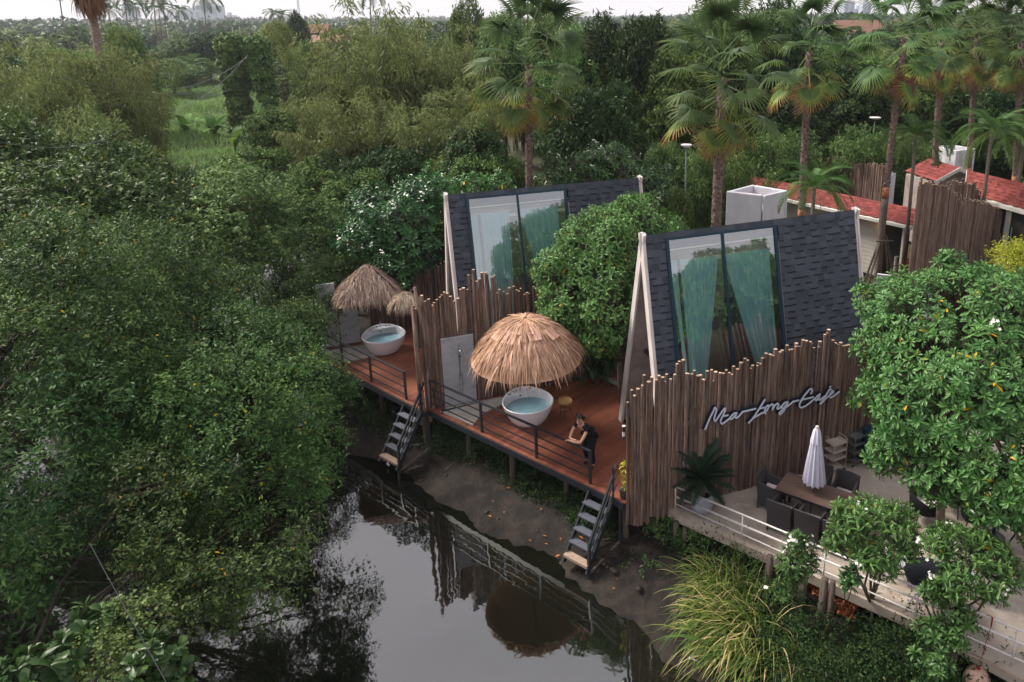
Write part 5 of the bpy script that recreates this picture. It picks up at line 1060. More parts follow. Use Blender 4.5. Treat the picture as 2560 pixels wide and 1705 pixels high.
# undergrowth on the left bank, its shade put into the dark leaf colour
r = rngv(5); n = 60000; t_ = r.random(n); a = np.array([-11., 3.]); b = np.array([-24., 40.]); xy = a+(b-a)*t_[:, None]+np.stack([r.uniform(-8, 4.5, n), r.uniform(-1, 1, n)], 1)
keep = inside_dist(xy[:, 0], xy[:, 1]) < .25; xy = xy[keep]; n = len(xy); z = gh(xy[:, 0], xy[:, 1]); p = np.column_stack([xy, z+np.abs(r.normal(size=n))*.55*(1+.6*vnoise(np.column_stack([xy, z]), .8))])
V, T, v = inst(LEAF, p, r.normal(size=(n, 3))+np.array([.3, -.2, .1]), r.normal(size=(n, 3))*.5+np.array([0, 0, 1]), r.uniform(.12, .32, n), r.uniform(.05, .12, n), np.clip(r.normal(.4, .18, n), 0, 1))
tag(link('undergrowth', npmesh('undergrowth', V, T, v, 'leaf_dark')), 'tangled undergrowth on the left bank, darkened in colour as if shaded', 'undergrowth', kind='stuff')
# big-leaved rosette shrubs at the bottom left corner
def rosette_tree(name, label, base, lobes, m, sp, Lf, Wf, seed, nl=15, flowers=0, stemr=.05, catg='tree', v0=.5, group=None, fl='petal', yellow=.006, fy=0):
    rg = random.Random(seed); r = rngv(seed); b = Vector(base); t = thing(name, label, catg, tuple(b), 0, group); p, d = shell_pts(r, lumps(lobes, seed, 7, .30, 1.0) if lobes[0][3] > .8 else (lumps(lobes, seed, 3, .5, .85) if lobes[0][3] > .3 else lobes), sp)
    ax = d+np.array([0, 0, .55])+r.normal(size=d.shape)*.18; V, T, v = rosettes(seed, p, ax, Lf, Wf, nl, yellow, v0=v0); ob = np.array(b)
    # an inner layer so that the crown is not hollow
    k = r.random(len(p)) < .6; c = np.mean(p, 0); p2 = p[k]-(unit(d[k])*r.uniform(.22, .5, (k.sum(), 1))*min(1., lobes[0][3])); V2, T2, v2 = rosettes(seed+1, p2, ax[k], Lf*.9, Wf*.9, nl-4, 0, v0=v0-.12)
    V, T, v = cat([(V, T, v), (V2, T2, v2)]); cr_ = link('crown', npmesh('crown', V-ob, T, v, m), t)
    mb = MB(); mb.sm = True; cen = sum((Vector(l[:3]) for l in lobes), Vector())/len(lobes); fork = b.lerp(cen, .35)
    mb.tube([b, b.lerp(fork, .5)+Vector((rg.gauss(0, .04), rg.gauss(0, .04), 0)), fork], [stemr*1.6, stemr*1.25, stemr*1.1], 8)
    forks = []
    for l in lobes:
        q = Vector(l[:3])-Z*l[3]*.45; mb.tube([fork, fork.lerp(q, .5)+Vector((rg.gauss(0, .08), rg.gauss(0, .08), .05)), q], [stemr, stemr*.8, stemr*.7], 6); forks.append(q)
    for i in range(0, len(p), 2):
        q = min(forks, key=lambda f: (f-Vector(p[i])).length); mb.tube([q, q.lerp(Vector(p[i]), .55)+Vector((0, 0, -.05)), Vector(p[i])-Z*.03], [stemr*.55, stemr*.4, stemr*.28], 5, cap=False)
    mb.build('trunk', 'branch', t, world=True)
    if flowers:
        idx = r.choice(len(p), min(flowers, len(p)), replace=False); P5 = []
        for i in idx:
            ctr = p[i]+unit(ax[i])*.10
            for _ in range(rg.randint(2, 6)):
                o = ctr+r.normal(size=3)*.05+np.array([0, 0, .05]); a0 = r.uniform(0, 6.28); s_ = unit(d[i]*.7+np.array([0, -.35, .8])+r.normal(size=3)*.35); u_ = unit(np.cross(s_, [.1, 1, .3])); w_ = np.cross(s_, u_)
                for k_ in range(5): a_ = a0+k_*1.2566; P5.append((o, u_*math.cos(a_)+w_*math.sin(a_)+s_*.25, s_))
        P5 = [np.array(x) for x in zip(*P5)]; V3, T3, v3 = inst(LEAF, P5[0], P5[1], P5[2], .042, .03, r.random(len(P5[0]))); link('blossom', npmesh('blossom', V3-ob, T3, v3, fl), t)
    return t
rosette_tree('broad_leaf_shrub', 'shrub with big paddle leaves at the very bottom left', (*D(200, 1900, 8.5)[:2], -1.2), px_lobes([(235, 1560, 9.2, .28), (400, 1665, 8.6, .42), (150, 1660, 8.4, .38), (330, 1580, 9.3, .22), (60, 1700, 8, .4)]), 'leaf_plumeria_dark', .26, .25, .11, 31, nl=11, catg='shrub', stemr=.03, v0=.62)
tree('leafy_shrub', 'small-leaved creeper clump between the big paddle leaves', 'shrub', (-8.5, 7.6, -1.4), px_lobes([(280, 1600, 9.2, .5), (350, 1540, 9.6, .35), (250, 1690, 8.6, .5), (330, 1690, 8.6, .35)]), 'leaf_mid', seed=19, trunk_r=.03, **{**MG, 'dens': 900, 'Lf': .06, 'Wf': .045, 'twig': .2})
# frangipani trees
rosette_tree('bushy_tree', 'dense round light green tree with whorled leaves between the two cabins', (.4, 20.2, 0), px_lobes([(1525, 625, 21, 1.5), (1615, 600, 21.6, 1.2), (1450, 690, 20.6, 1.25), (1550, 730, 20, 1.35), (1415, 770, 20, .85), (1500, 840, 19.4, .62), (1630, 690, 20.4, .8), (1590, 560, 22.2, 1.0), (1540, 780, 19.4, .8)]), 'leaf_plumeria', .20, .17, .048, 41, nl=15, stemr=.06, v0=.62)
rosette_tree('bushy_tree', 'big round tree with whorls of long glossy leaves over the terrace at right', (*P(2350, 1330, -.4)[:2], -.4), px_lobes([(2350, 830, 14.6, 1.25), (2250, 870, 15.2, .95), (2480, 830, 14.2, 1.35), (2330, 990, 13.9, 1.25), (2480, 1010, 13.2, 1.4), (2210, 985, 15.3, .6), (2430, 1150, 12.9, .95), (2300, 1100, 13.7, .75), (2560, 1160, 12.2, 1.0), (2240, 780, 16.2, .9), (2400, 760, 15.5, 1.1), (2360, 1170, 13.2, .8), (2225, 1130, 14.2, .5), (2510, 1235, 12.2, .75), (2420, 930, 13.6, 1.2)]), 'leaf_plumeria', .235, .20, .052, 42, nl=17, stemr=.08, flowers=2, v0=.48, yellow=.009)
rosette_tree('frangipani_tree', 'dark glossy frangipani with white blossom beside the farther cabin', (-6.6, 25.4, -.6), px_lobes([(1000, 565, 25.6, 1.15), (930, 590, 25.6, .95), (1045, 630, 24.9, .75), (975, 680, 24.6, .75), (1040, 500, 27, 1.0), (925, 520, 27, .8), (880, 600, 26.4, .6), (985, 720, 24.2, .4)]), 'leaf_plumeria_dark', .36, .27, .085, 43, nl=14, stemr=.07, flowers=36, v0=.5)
rosette_tree('frangipani_tree', 'frangipani full of white blossom behind the farther cabin ridge, right of the lone palm', (-.6, 31.5, -.6), px_lobes([(1400, 440, 30.5, .9), (1470, 420, 31, 1.0), (1550, 430, 31, 1.1), (1620, 450, 30.5, .9), (1660, 500, 29.5, .8), (1530, 400, 32.5, .8)]), 'leaf_plumeria_dark', .40, .28, .09, 44, nl=13, stemr=.07, flowers=52, v0=.6)
rosette_tree('frangipani_tree', 'low frangipani with few blossoms behind the farther cabin ridge, left of the lone palm', (-5.6, 31, -.6), px_lobes([(1110, 480, 29, .7), (1180, 470, 30, .8), (1250, 465, 30.5, .7), (1080, 450, 31.5, .7)]), 'leaf_plumeria', .40, .27, .08, 45, nl=12, stemr=.06, flowers=10, v0=.45)
rosette_tree('small_frangipani', 'small upright frangipani with slender forked stems in front of the railing, left of its pair', (*P(2180, 1590, -1.45)[:2], -1.6), px_lobes([(2130, 1310, 12.6, .42), (2220, 1300, 12.7, .45), (2180, 1380, 12.3, .45), (2100, 1350, 12.5, .26), (2260, 1360, 12.4, .32), (2165, 1270, 12.9, .30)]), 'leaf_plumeria', .165, .165, .036, 46, nl=16, stemr=.03, flowers=3, v0=.58)
rosette_tree('small_frangipani', 'small spreading frangipani with a few white blossoms, right of its pair by the railing', (*P(2375, 1680, -1.45)[:2], -1.6), px_lobes([(2370, 1360, 11.9, .38), (2440, 1370, 11.8, .42), (2500, 1420, 11.5, .38), (2400, 1440, 11.5, .40), (2470, 1470, 11.3, .28), (2350, 1480, 11.6, .2)]), 'leaf_plumeria', .17, .17, .038, 47, nl=16, stemr=.03, flowers=6, v0=.55)
rosette_tree('small_frangipani', 'narrow upright frangipani bush at the railing behind the reeds', (*P(1975, 1520, -1.45)[:2], -1.6), px_lobes([(1995, 1360, 12.9, .26), (1985, 1420, 12.7, .33), (2015, 1400, 12.8, .26), (1965, 1470, 12.6, .24)]), 'leaf_plumeria_dark', .19, .17, .045, 48, nl=15, stemr=.02, flowers=5, v0=.8)
rosette_tree('small_frangipani', 'thin single-stemmed sapling in front of the retaining wall', (*P(2110, 1540, -1.5)[:2], -1.6), px_lobes([(2128, 1440, 12.2, .14), (2115, 1465, 12.1, .1)]), 'leaf_plumeria_dark', .16, .2, .055, 49, nl=15, stemr=.012, v0=.85)
rosette_tree('small_frangipani', 'dark low frangipani stem with hanging leaves below the spreading one', (*P(2380, 1700, -1.5)[:2], -1.6), px_lobes([(2400, 1540, 11.2, .26), (2330, 1580, 11.1, .25), (2320, 1480, 11.4, .15), (2390, 1600, 10.9, .2), (2300, 1640, 10.8, .2), (2350, 1660, 10.6, .25)]), 'leaf_plumeria_dark', .20, .19, .06, 50, nl=14, stemr=.02, v0=.75)
# ------------------------------------------------------------ reeds, ferns, bank plants
def blades(seed, base, n, spread, ln, wd, lean, arch=.9, rad=.5):
    r = rngv(seed); m = 7; bx = np.array(base)+np.column_stack([r.normal(size=(n, 2))*rad, np.zeros(n)]); az = r.uniform(0, 6.28, n); e = r.uniform(.25, spread, n)
    d0 = np.column_stack([np.cos(az)*e, np.sin(az)*e, np.ones(n)])+np.array(lean)*r.uniform(.4, 1.5, n)[:, None]; d0 = unit(d0); L_ = r.uniform(*ln, n); V = np.zeros((n, m, 2, 3)); p = bx.copy(); d = d0.copy(); W_ = r.uniform(*wd, n); g = arch*r.uniform(.5, 1.3, n)
    for j in range(m):
        s_ = unit(np.cross(d, [0, 0, 1.])+1e-6); w = W_*(1-(j/(m-1))**2*.93); V[:, j, 0] = p+s_*w[:, None]; V[:, j, 1] = p-s_*w[:, None]
        p = p+d*(L_/(m-1))[:, None]; d = unit(d+np.array([0, 0, -1.])*(g/(m-1)*(1+j*.5))[:, None])
    f = []
    for j in range(m-1): a_ = 2*j; f += [(a_, a_+2, a_+3), (a_, a_+3, a_+1)]
    f = np.array(f); T = f[None]+(np.arange(n)*m*2)[:, None, None]; tone = np.clip(r.normal(.36, .22, n), 0, .97); v = np.clip(tone[:, None]+np.repeat(np.linspace(-.1, .38, m-1), 2)[None]*(r.random(n) < .75)[:, None], 0, 1)
    return V.reshape(-1, 3), T.reshape(-1, 3), v.ravel()
rb_ = P(1880, 1585, -1.55); parts_ = [blades(61, rb_, 1000, .9, (.8, 1.8), (.010, .024), (-.85, -.35, 0), 1.0, .40), blades(62, rb_+Vector((-.35, .85, .15)), 420, .8, (.7, 1.4), (.009, .02), (-.5, -.2, .1), .9, .35)]
V, T, v = cat(parts_); t = thing('reed_clump', 'big arching clump of yellow-green reeds with straw-coloured tips below the railing', 'reeds', tuple(rb_)); link('blade', npmesh('blade', V-np.array(rb_), T, v, 'grass_reed'), t)
rb2 = P(2010, 1660, -1.5); V, T, v = blades(63, rb2, 220, .7, (.5, 1.1), (.006, .012), (-.3, -.4, 0), 1.1, .22); t = thing('reed_clump', 'sparse small reed clump right of the big one', 'reeds', tuple(rb2)); link('blade', npmesh('blade', V-np.array(rb2), T, v, 'grass_reed'), t)
def ground_cover(nm, lb, region, n, m, L_, W_, hgt, seed, zoff=0, kind='stuff', catg='ground cover', clump=.9):
    r = rngv(seed); poly = np.array([P(u, v, zz)[:2] for u, v, zz in region]); mn, mx = poly.min(0), poly.max(0); xy = r.uniform(mn, mx, (n*3, 2)); ins = np.zeros(len(xy), bool)
    for i in range(len(poly)):
        a, b = poly[i], poly[(i+1) % len(poly)]; ins ^= ((a[1] > xy[:, 1]) != (b[1] > xy[:, 1])) & (xy[:, 0] < (b[0]-a[0])*(xy[:, 1]-a[1])/(b[1]-a[1]+1e-12)+a[0])
    xy = xy[ins][:n]; z = gh(xy[:, 0], xy[:, 1]); q = np.column_stack([xy, z]); k = vnoise(q, clump, seed) > -.25; q = q[k]; n = len(q); q[:, 2] += np.abs(r.normal(size=n))*hgt*(1+.8*vnoise(q, clump*1.3, 2.))+zoff
    V, T, v = inst(LEAF, q, r.normal(size=(n, 3))+np.array([0, -.2, .15]), r.normal(size=(n, 3))*.45+np.array([0, 0, 1]), r.uniform(*L_, n), r.uniform(*W_, n), np.clip(r.normal(.45, .2, n)+.12*vnoise(q, 1.7, 5.), 0, .97))
    return tag(link(nm, npmesh(nm, V, T, v, m)), lb, catg, kind=kind)
ground_cover('ground_cover', 'mixed ferns and creepers on the bank below the terrace', [(1640, 1370, -1.4), (1900, 1450, -1.4), (2150, 1540, -1.4), (2600, 1760, -1.4), (2500, 1900, -1.5), (1850, 1760, -1.6), (1880, 1600, -1.6), (1700, 1450, -1.6)], 9000, 'leaf_dark', (.05, .16), (.02, .05), .24, 71)
ground_cover('ground_cover', 'small-leaved dark creeper along the water below the terrace', [(1850, 1640, -1.6), (2100, 1620, -1.6), (2400, 1740, -1.6), (2300, 1900, -1.7), (1950, 1800, -1.7)], 9000, 'leaf_dark', (.04, .08), (.02, .04), .30, 72)
ground_cover('leaf_litter', 'rusty fallen leaves heaped below the retaining wall', [(2025, 1490, -1.35), (2080, 1500, -1.35), (2140, 1560, -1.4), (2120, 1610, -1.4), (2060, 1560, -1.4), (2000, 1510, -1.4)], 1500, 'leaf_rust', (.08, .17), (.025, .05), .08, 73, zoff=.12, catg='leaf litter')
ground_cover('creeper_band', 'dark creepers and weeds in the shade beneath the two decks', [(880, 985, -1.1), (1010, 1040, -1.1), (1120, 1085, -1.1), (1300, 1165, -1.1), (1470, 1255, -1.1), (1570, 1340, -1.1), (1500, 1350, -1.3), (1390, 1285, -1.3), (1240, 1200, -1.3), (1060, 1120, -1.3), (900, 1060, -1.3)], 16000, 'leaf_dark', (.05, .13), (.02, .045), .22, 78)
r = rngv(74); q = [P(u, v, -1.62) for u, v in zip(r.uniform(930, 1560, 90), r.uniform(1120, 1520, 90))]; q = np.array([(a.x, a.y, ground_z(a.x, a.y)+.03) for a in q]); k = (inside_dist(q[:, 0], q[:, 1]) < -.1); q = q[k]
V, T, v = inst(LEAF, q, r.normal(size=(len(q), 3))*np.array([1, 1, .15]), np.array([0, 0, 1.])+r.normal(size=(len(q), 3))*.3, r.uniform(.07, .17, len(q)), r.uniform(.03, .07, len(q)), r.random(len(q))); tag(link('fallen_leaves', npmesh('fallen_leaves', V, T, v, 'fallen_leaf')), 'scattered orange fallen leaves on the dark mud', 'leaf litter', kind='stuff')
for k, (u, v0, zz, rr, lb) in enumerate(((1215, 1105, -1.0, .5, 'dark fern-like shrub on the mud below the middle of the nearer deck'), (1258, 1150, -1.1, .36, 'small shrub left of the tilted concrete block'), (1345, 1195, -1.1, .45, 'low leafy shrub right of the tilted concrete block'), (1395, 1240, -1.2, .5, 'dark rounded shrub left of the nearer stair'), (1440, 1245, -1.2, .28, 'bright fern beside the nearer stair head'), (1660, 1320, -.9, .3, 'fern at the foot of the fence corner'), (1730, 1345, -.9, .24, 'fern below the start of the white railing'), (860, 990, -1.0, .4, 'dark roots and leaves below the farther deck'))):
    c = P(u, v0, zz); tree('bank_shrub', lb, 'shrub', (c.x, c.y), [(c.x, c.y, c.z, rr), (c.x+rr*.8, c.y-.1, c.z-.1, rr*.7), (c.x-rr*.7, c.y+.1, c.z-.12, rr*.6)], 'leaf_mid' if k in (4, 5, 6) else 'leaf_dark', seed=80+k, trunk_r=.02, dens=900, nl=8, Lf=.085, Wf=.03, twig=.2, gap=-.5)
for k, (u, v0, zz, rr, m_, lf, lb) in enumerate(((1930, 1500, -1.1, .34, 'leaf_mid', .11, 'leafy bush right of the reed tops'), (1985, 1600, -1.2, .40, 'leaf_dark', .07, 'feathery dark bush right of the big reeds'), (2060, 1650, -1.25, .24, 'leaf_dark', .06, 'small dark bush below the rusty leaves'), (2040, 1545, -1.2, .20, 'leaf_mid', .10, 'fern left of the rusty leaf heap'), (2085, 1535, -1.15, .16, 'leaf_feather', .12, 'bright fern below the pair of grey piles'), (2190, 1660, -1.1, .46, 'leaf_dark', .07, 'low dark bush at the bottom, left of the forked pile'), (2240, 1600, -1.1, .34, 'leaf_mid', .10, 'green bush under the retaining wall'), (2310, 1690, -1.0, .34, 'leaf_plumeria_dark', .14, 'broad-leaved bush beside the forked pile'), (2420, 1680, -1.1, .18, 'leaf_mid', .09, 'little fern behind the hanging shade'), (2120, 1690, -1.2, .4, 'leaf_dark', .06, 'small-leaved bush at the bottom edge left of the low dark one'), (1900, 1690, -1.5, .26, 'leaf_dark', .07, 'creeper mound at the water edge by the reeds'))):
    c = P(u, v0, zz); tree('bank_shrub', lb, 'shrub', (c.x, c.y), [(c.x, c.y, c.z, rr), (c.x+rr*.8, c.y-.1, c.z-.1, rr*.7), (c.x-rr*.7, c.y+.1, c.z-.12, rr*.6)], m_, seed=180+k, trunk_r=.02, dens=950, nl=8, Lf=lf, Wf=lf*.36, twig=.2, gap=-.5)
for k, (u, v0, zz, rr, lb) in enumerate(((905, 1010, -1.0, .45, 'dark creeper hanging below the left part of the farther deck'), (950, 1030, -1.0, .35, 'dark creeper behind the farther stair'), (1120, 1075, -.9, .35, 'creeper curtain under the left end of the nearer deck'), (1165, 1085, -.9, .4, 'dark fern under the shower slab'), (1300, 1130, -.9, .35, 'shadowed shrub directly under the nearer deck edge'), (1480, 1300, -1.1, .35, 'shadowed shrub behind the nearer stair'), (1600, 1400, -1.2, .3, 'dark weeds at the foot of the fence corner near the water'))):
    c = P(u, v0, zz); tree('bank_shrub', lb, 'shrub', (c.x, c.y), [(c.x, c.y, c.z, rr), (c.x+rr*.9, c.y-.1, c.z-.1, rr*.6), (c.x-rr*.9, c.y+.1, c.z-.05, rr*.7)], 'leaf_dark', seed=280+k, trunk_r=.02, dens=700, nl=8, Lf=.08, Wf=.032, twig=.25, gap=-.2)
# driftwood and roots on the mud
for k, (u, v0, u1, v1, lb) in enumerate(((1095, 1190, 1150, 1150, 'pale crooked branch lying on the mud below the nearer deck'), (1235, 1200, 1275, 1130, 'dead branch propped from the mud to the deck underside'), (1390, 1330, 1430, 1300, 'short driftwood stick near the nearer stair'), (1010, 1180, 1060, 1165, 'thin stick at the water edge by the farther stair'))):
    a = P(u, v0, -1.6); b = P(u1, v1, -1.3 if k != 1 else -.7); mb = MB(); mb.sm = True; mb.tube([a, a.lerp(b, .35)+Vector((.05, 0, .06)), a.lerp(b, .7)+Vector((-.04, .03, .02)), b], [.03, .026, .018, .008], 6); mb.tube([a.lerp(b, .5), a.lerp(b, .6)+Vector((.2, .1, .1))], [.014, .004], 5); tag(mb.build('branch', 'old_post'), lb, 'branch')
# rocks and crust on the mud
mb = MB(); rg = random.Random(9)
for k in range(26):
    u, v0 = rg.uniform(940, 1600), 0; f = (u-940)/660; v0 = 1100+f*400+rg.uniform(-20, 45); q = P(u, v0, -1.6); 
    if inside_dist(np.array([q.x]), np.array([q.y]))[0] > -.15: continue
    s_ = rg.uniform(.03, .10); mb.sm = True; mb.lathe([(0, s_*.6), (s_*.7, s_*.4), (s_, 0), (s_*.7, -s_*.5)], 7, (q.x, q.y, ground_z(q.x, q.y)+.01), f=lambda q_, a, r_, z: (q_[0]*(1)+.02*math.sin(a*3+k), q_[1]+.02*math.cos(a*2+k), q_[2]))
tag(mb.build('mud_stones', 'stone'), 'small dark stones scattered in the mud along the water', 'stones', kind='stuff')
# ------------------------------------------------------------ fan palms
def fan_leaf(r, pet, L_, nseg=34, dead=False, spanA=2.2):
    """one palmate leaf along +x: petiole then pleated blade, tips hanging"""
    V, T, v = [], [], []; c0 = np.array([pet, 0, -.10*pet]); w = .018
    V += [(0, w, 0), (0, -w, 0), (pet, w, c0[2]), (pet, -w, c0[2])]; T += [(0, 2, 3), (0, 3, 1)]; v += [.62, .62]
    for k in range(nseg):
        a = (k/(nseg-1)-.5)*2*spanA; le = L_*(1-.30*abs(k/(nseg-1)-.5)*1.3)*r.uniform(.92, 1.06); d = np.array([math.cos(a), math.sin(a), 0]); s_ = np.array([-d[1], d[0], 0]); hw = .5*math.sin(2*spanA/nseg/2)*1.25
        drp = (.45 if not dead else 1.3)+r.uniform(-.2, .75)*(1 if dead else r.random()); n0 = len(V); tone = (.62+.3*r.random() if not dead else r.random())
        rr = [.0, .45, .72, 1.0]; ww = [.012, hw*.45*L_*1.8, hw*.22*L_*1.8, .003]
        for j in range(4):
            x = le*rr[j]; zc = -.10*rr[j]-drp*max(0, rr[j]-.42)**1.6*L_ + (.10*math.sin(abs(a)*1.1) if not dead else -.5*rr[j]*abs(math.sin(a)))
            ctr = c0+d*x*(1-.12*max(0, rr[j]-.6)*drp)+np.array([0, 0, zc]); fold = .45*ww[j]
            V += [ctr+s_*ww[j]+np.array([0, 0, -fold]), ctr+np.array([0, 0, fold*.6]), ctr-s_*ww[j]+np.array([0, 0, -fold])]
        for j in range(3):
            a_ = n0+3*j
            for b_ in (0, 1): T += [(a_+b_, a_+3+b_, a_+4+b_), (a_+b_, a_+4+b_, a_+1+b_)]; v += [min(1, .35+.18*j+(.0 if not dead else .2*tone))]*2
    return np.array([np.asarray(x, float) for x in V]), np.array(T), np.array(v)
def place(mesh, M, off, dv=0., sc=1.):
    V, T, v = mesh; return (V*sc)@np.asarray(M).T+off, T, np.clip(v+dv, 0, 1)
def frame(d, upw=(0, 0, 1)):
    d = unit(np.asarray(d, float)); s_ = unit(np.cross(upw, d)); return np.column_stack([d, s_, np.cross(d, s_)])
def palm_crown(seed, nleaf=31, L_=.80, pet=1.12, hcol=1.5):
    r = rngv(seed); G = [fan_leaf(r, pet, L_) for _ in range(3)]; DD = [fan_leaf(r, pet*.8, L_*.9, 22, True, 1.5) for _ in range(2)]; gr, de, co = [], [], []
    for k in range(nleaf):
        f = (k+.5)/nleaf; az = k*2.39996+r.normal()*.2; el = 1.3-2.1*f**.9+r.normal()*.16; h = hcol*(1-f)-.3
        d = np.array([math.cos(az)*math.cos(el), math.sin(az)*math.cos(el), math.sin(el)]); M = frame(d)
        M = M@np.array([[1, 0, 0], [0, math.cos(q_), -math.sin(q_)], [0, math.sin(q_), math.cos(q_)]]) if (q_ := r.normal()*.35) else M
        gr.append(place(G[k % 3], M, np.array([0, 0, h-.2]), (-.08+.36*max(0, f-.35)+(.14 if f > .8 else 0)+r.normal()*.05), r.uniform(.8, 1.15)))
    for k in range(6):
        az = r.uniform(0, 6.28); el = -1.1+r.normal()*.15; d = np.array([math.cos(az)*math.cos(el), math.sin(az)*math.cos(el), math.sin(el)]); de.append(place(DD[k % 2], frame(d), np.array([0, 0, -.3-.35*r.random()]), r.normal()*.1, r.uniform(.65, .95)))
    return cat(gr), cat(de)
def boot_trunk(seed, pts, r0, r1, col_from=.0, dens=26):
    """tapering trunk with old leaf bases"""
    rg = random.Random(seed); mb = MB(); mb.sm = True; n = len(pts); mb.v = .5; mb.tube(pts, [r0+(r1-r0)*i/(n-1) for i in range(n)], 12)
    L_ = sum((Vector(pts[i+1])-Vector(pts[i])).length for i in range(n-1)); cnt = int(L_*dens); mb.sm = False
    for k in range(cnt):
        f = k/cnt
        if f < col_from: continue
        x = f*(n-1); i = min(n-2, int(x)); c = Vector(pts[i]).lerp(Vector(pts[i+1]), x-i); rr = r0+(r1-r0)*f; a = k*2.4+rg.uniform(-.3, .3); o = Vector((math.cos(a), math.sin(a), 0)); s_ = Vector((-o.y, o.x, 0)); mb.v = rg.random(); w = rg.uniform(.05, .08); h = rg.uniform(.12, .22)
        p = c+o*rr*.85; mb.add([p-s_*w, p+s_*w, p+s_*w*.5+o*(.06+.03*rg.random())+Z*h, p-s_*w*.5+o*(.06+.03*rg.random())+Z*h], [(0, 1, 2, 3), (3, 2, 1, 0)])
    return mb
PC = []
for s_ in (1, 2, 3):
    g_, d_ = palm_crown(100+s_); PC.append((npmesh('crown', *g_, 'leaf_fan'), npmesh('dead_fronds', *d_, 'leaf_dead')))
def fan_palm(label, ub, ct, y, sc, k, tr, zb=-.7, sway=.0, ringed=.3, hc=.0):
    """ub: trunk foot column in the picture; ct: (u,v) of the crown heart; y: distance"""
    c = D(ct[0], ct[1], y); b0_ = D(ub, 600, y); b = Vector((b0_.x, y, zb)); hh = c.z-zb; t = thing('fan_palm', label, 'palm tree', tuple(b), 0, 'tall fan palms'); n = 9
    pts = [Vector(((c.x-b.x)*(i/(n-1))+sway*math.sin(i/(n-1)*math.pi), 0, hh*i/(n-1))) for i in range(n)]
    mb = boot_trunk(k+50, pts, tr, tr*.8, ringed); mb.build('trunk', 'boot_trunk', t)
    if ringed: 
        m2 = MB(); m2.sm = True; j = int((n-1)*ringed)
        m2.tube([pts[i]+Vector((0, 0, 0)) for i in range(j+1)]+[pts[j].lerp(pts[j+1], .3)], [tr*1.06]*(j+1)+[tr*1.02], 12); m2.build('lower_trunk', 'ring_trunk', t)
        m3 = MB(); m3.sm = True; m3.tube([pts[j].lerp(pts[j+1], .28), pts[j].lerp(pts[j+1], .62)], [tr*1.09, tr*.98], 12); m3.build('peeled_band', 'peel_trunk', t)
    for nm, me in zip(('crown', 'dead_fronds'), PC[k % 3]):
        o = link(nm, me, t); o.location = (c.x-b.x, 0, hh-.1); o.scale = (sc,)*3; o.rotation_euler = (0, 0, k*1.3)
    return t
fan_palm('lone fan palm behind the farther cabin ridge', 1318, (1322, 165), 31, 1.38, 0, .17)
fan_palm('biggest fan palm with hanging dead fronds, in front of the middle palms', 1787, (1805, 200), 24.5, 1.32, 1, .19, ringed=0)
fan_palm('fan palm between the biggest palm and the strutted palm', 2003, (2022, 130), 33, 1.22, 2, .17)
fan_palm('fan palm whose trunk is propped by timber struts', 2203, (2262, 95), 30.5, 1.28, 4, .145, ringed=.42, sway=-.08)
fan_palm('fan palm just right of the strutted palm', 2327, (2355, 105), 38, 1.25, 6, .165)
fan_palm('fan palm leaning right beside the second white tank', 2408, (2442, 95), 42, 1.3, 8, .165)
fan_palm('fan palm at the right edge of the picture', 2530, (2552, 110), 40, 1.3, 10, .165)
# timber struts of the propped palm
pb = D(2203, 600, 30.5); hx = D(2222, 590, 30.5).z
t = thing('palm_prop', 'four timber struts and a ring bracing the propped palm', 'tree prop', (pb.x, 30.5, -.6))
for (a, b) in ((-.75, -.6), (.75, -.5), (-.45, .6), (.8, .5)): mb = MB(); mb.bar((a, b, .0), (a*.14+.08, b*.14, hx+.6), .07); mb.build('strut', 'old_post', t)
mb = MB(); mb.bar((-.3, -.25, hx+.45), (.42, -.25, hx+.45), .05); mb.build('collar', 'old_post', t); mb = MB(); mb.bar((-.75, -.6, .5), (.75, -.5, .5), .06); mb.build('cross_rail', 'old_post', t)
mb = MB(); mb.bar((-.6, -.5, 1.1), (.62, -.45, 1.1), .05); mb.build('cross_rail', 'old_post', t)
# ------------------------------------------------------------ feather palms, cycad, banana
def feather(r, L_, nl, ll, w, arch=.9, vshape=.5, tone=.45):
    V, T, v = [], [], []; m = 14; pts = []; p = np.zeros(3); e = .0; d = np.array([1., 0, 0])
    for j in range(m+1):
        pts.append(p.copy()); a = -arch*(j/m)**1.1; p = p+np.array([math.cos(a), 0, math.sin(a)])*L_/m
    pts = np.array(pts); idx = np.linspace(.12, .995, nl)*m; base = np.array([pts[int(x)]+(pts[min(m, int(x)+1)]-pts[int(x)])*(x-int(x)) for x in idx]); tang = np.array([unit(pts[min(m, int(x)+1)]-pts[int(x)-(int(x) == m)]) for x in idx])
    out_ = []; f = np.linspace(0, 1, nl); ln = ll*(np.sin(np.pi*(f*.82+.14))**.7)
    for s_ in (-1, 1):
        dd = tang*.55+np.array([0, s_, 0])*.9+np.array([0, 0, 1.])*vshape*.3-np.array([0, 0, 1.])*f[:, None]*.1+r.normal(size=(nl, 3))*.05; out_.append(inst(BLADE, base, dd, np.tile([0, 0, 1.], (nl, 1)), ln, w*2, np.clip(tone+r.normal(size=nl)*.08, 0, 1)))
    rv = np.concatenate([pts+[0, .012, 0], pts-[0, .012, 0]]); rt_ = []
    for j in range(m): rt_ += [(j, j+1, j+m+2), (j, j+m+2, j+m+1)]
    out_.append((rv, np.array(rt_), np.full(len(rt_), .9))); return cat(out_)
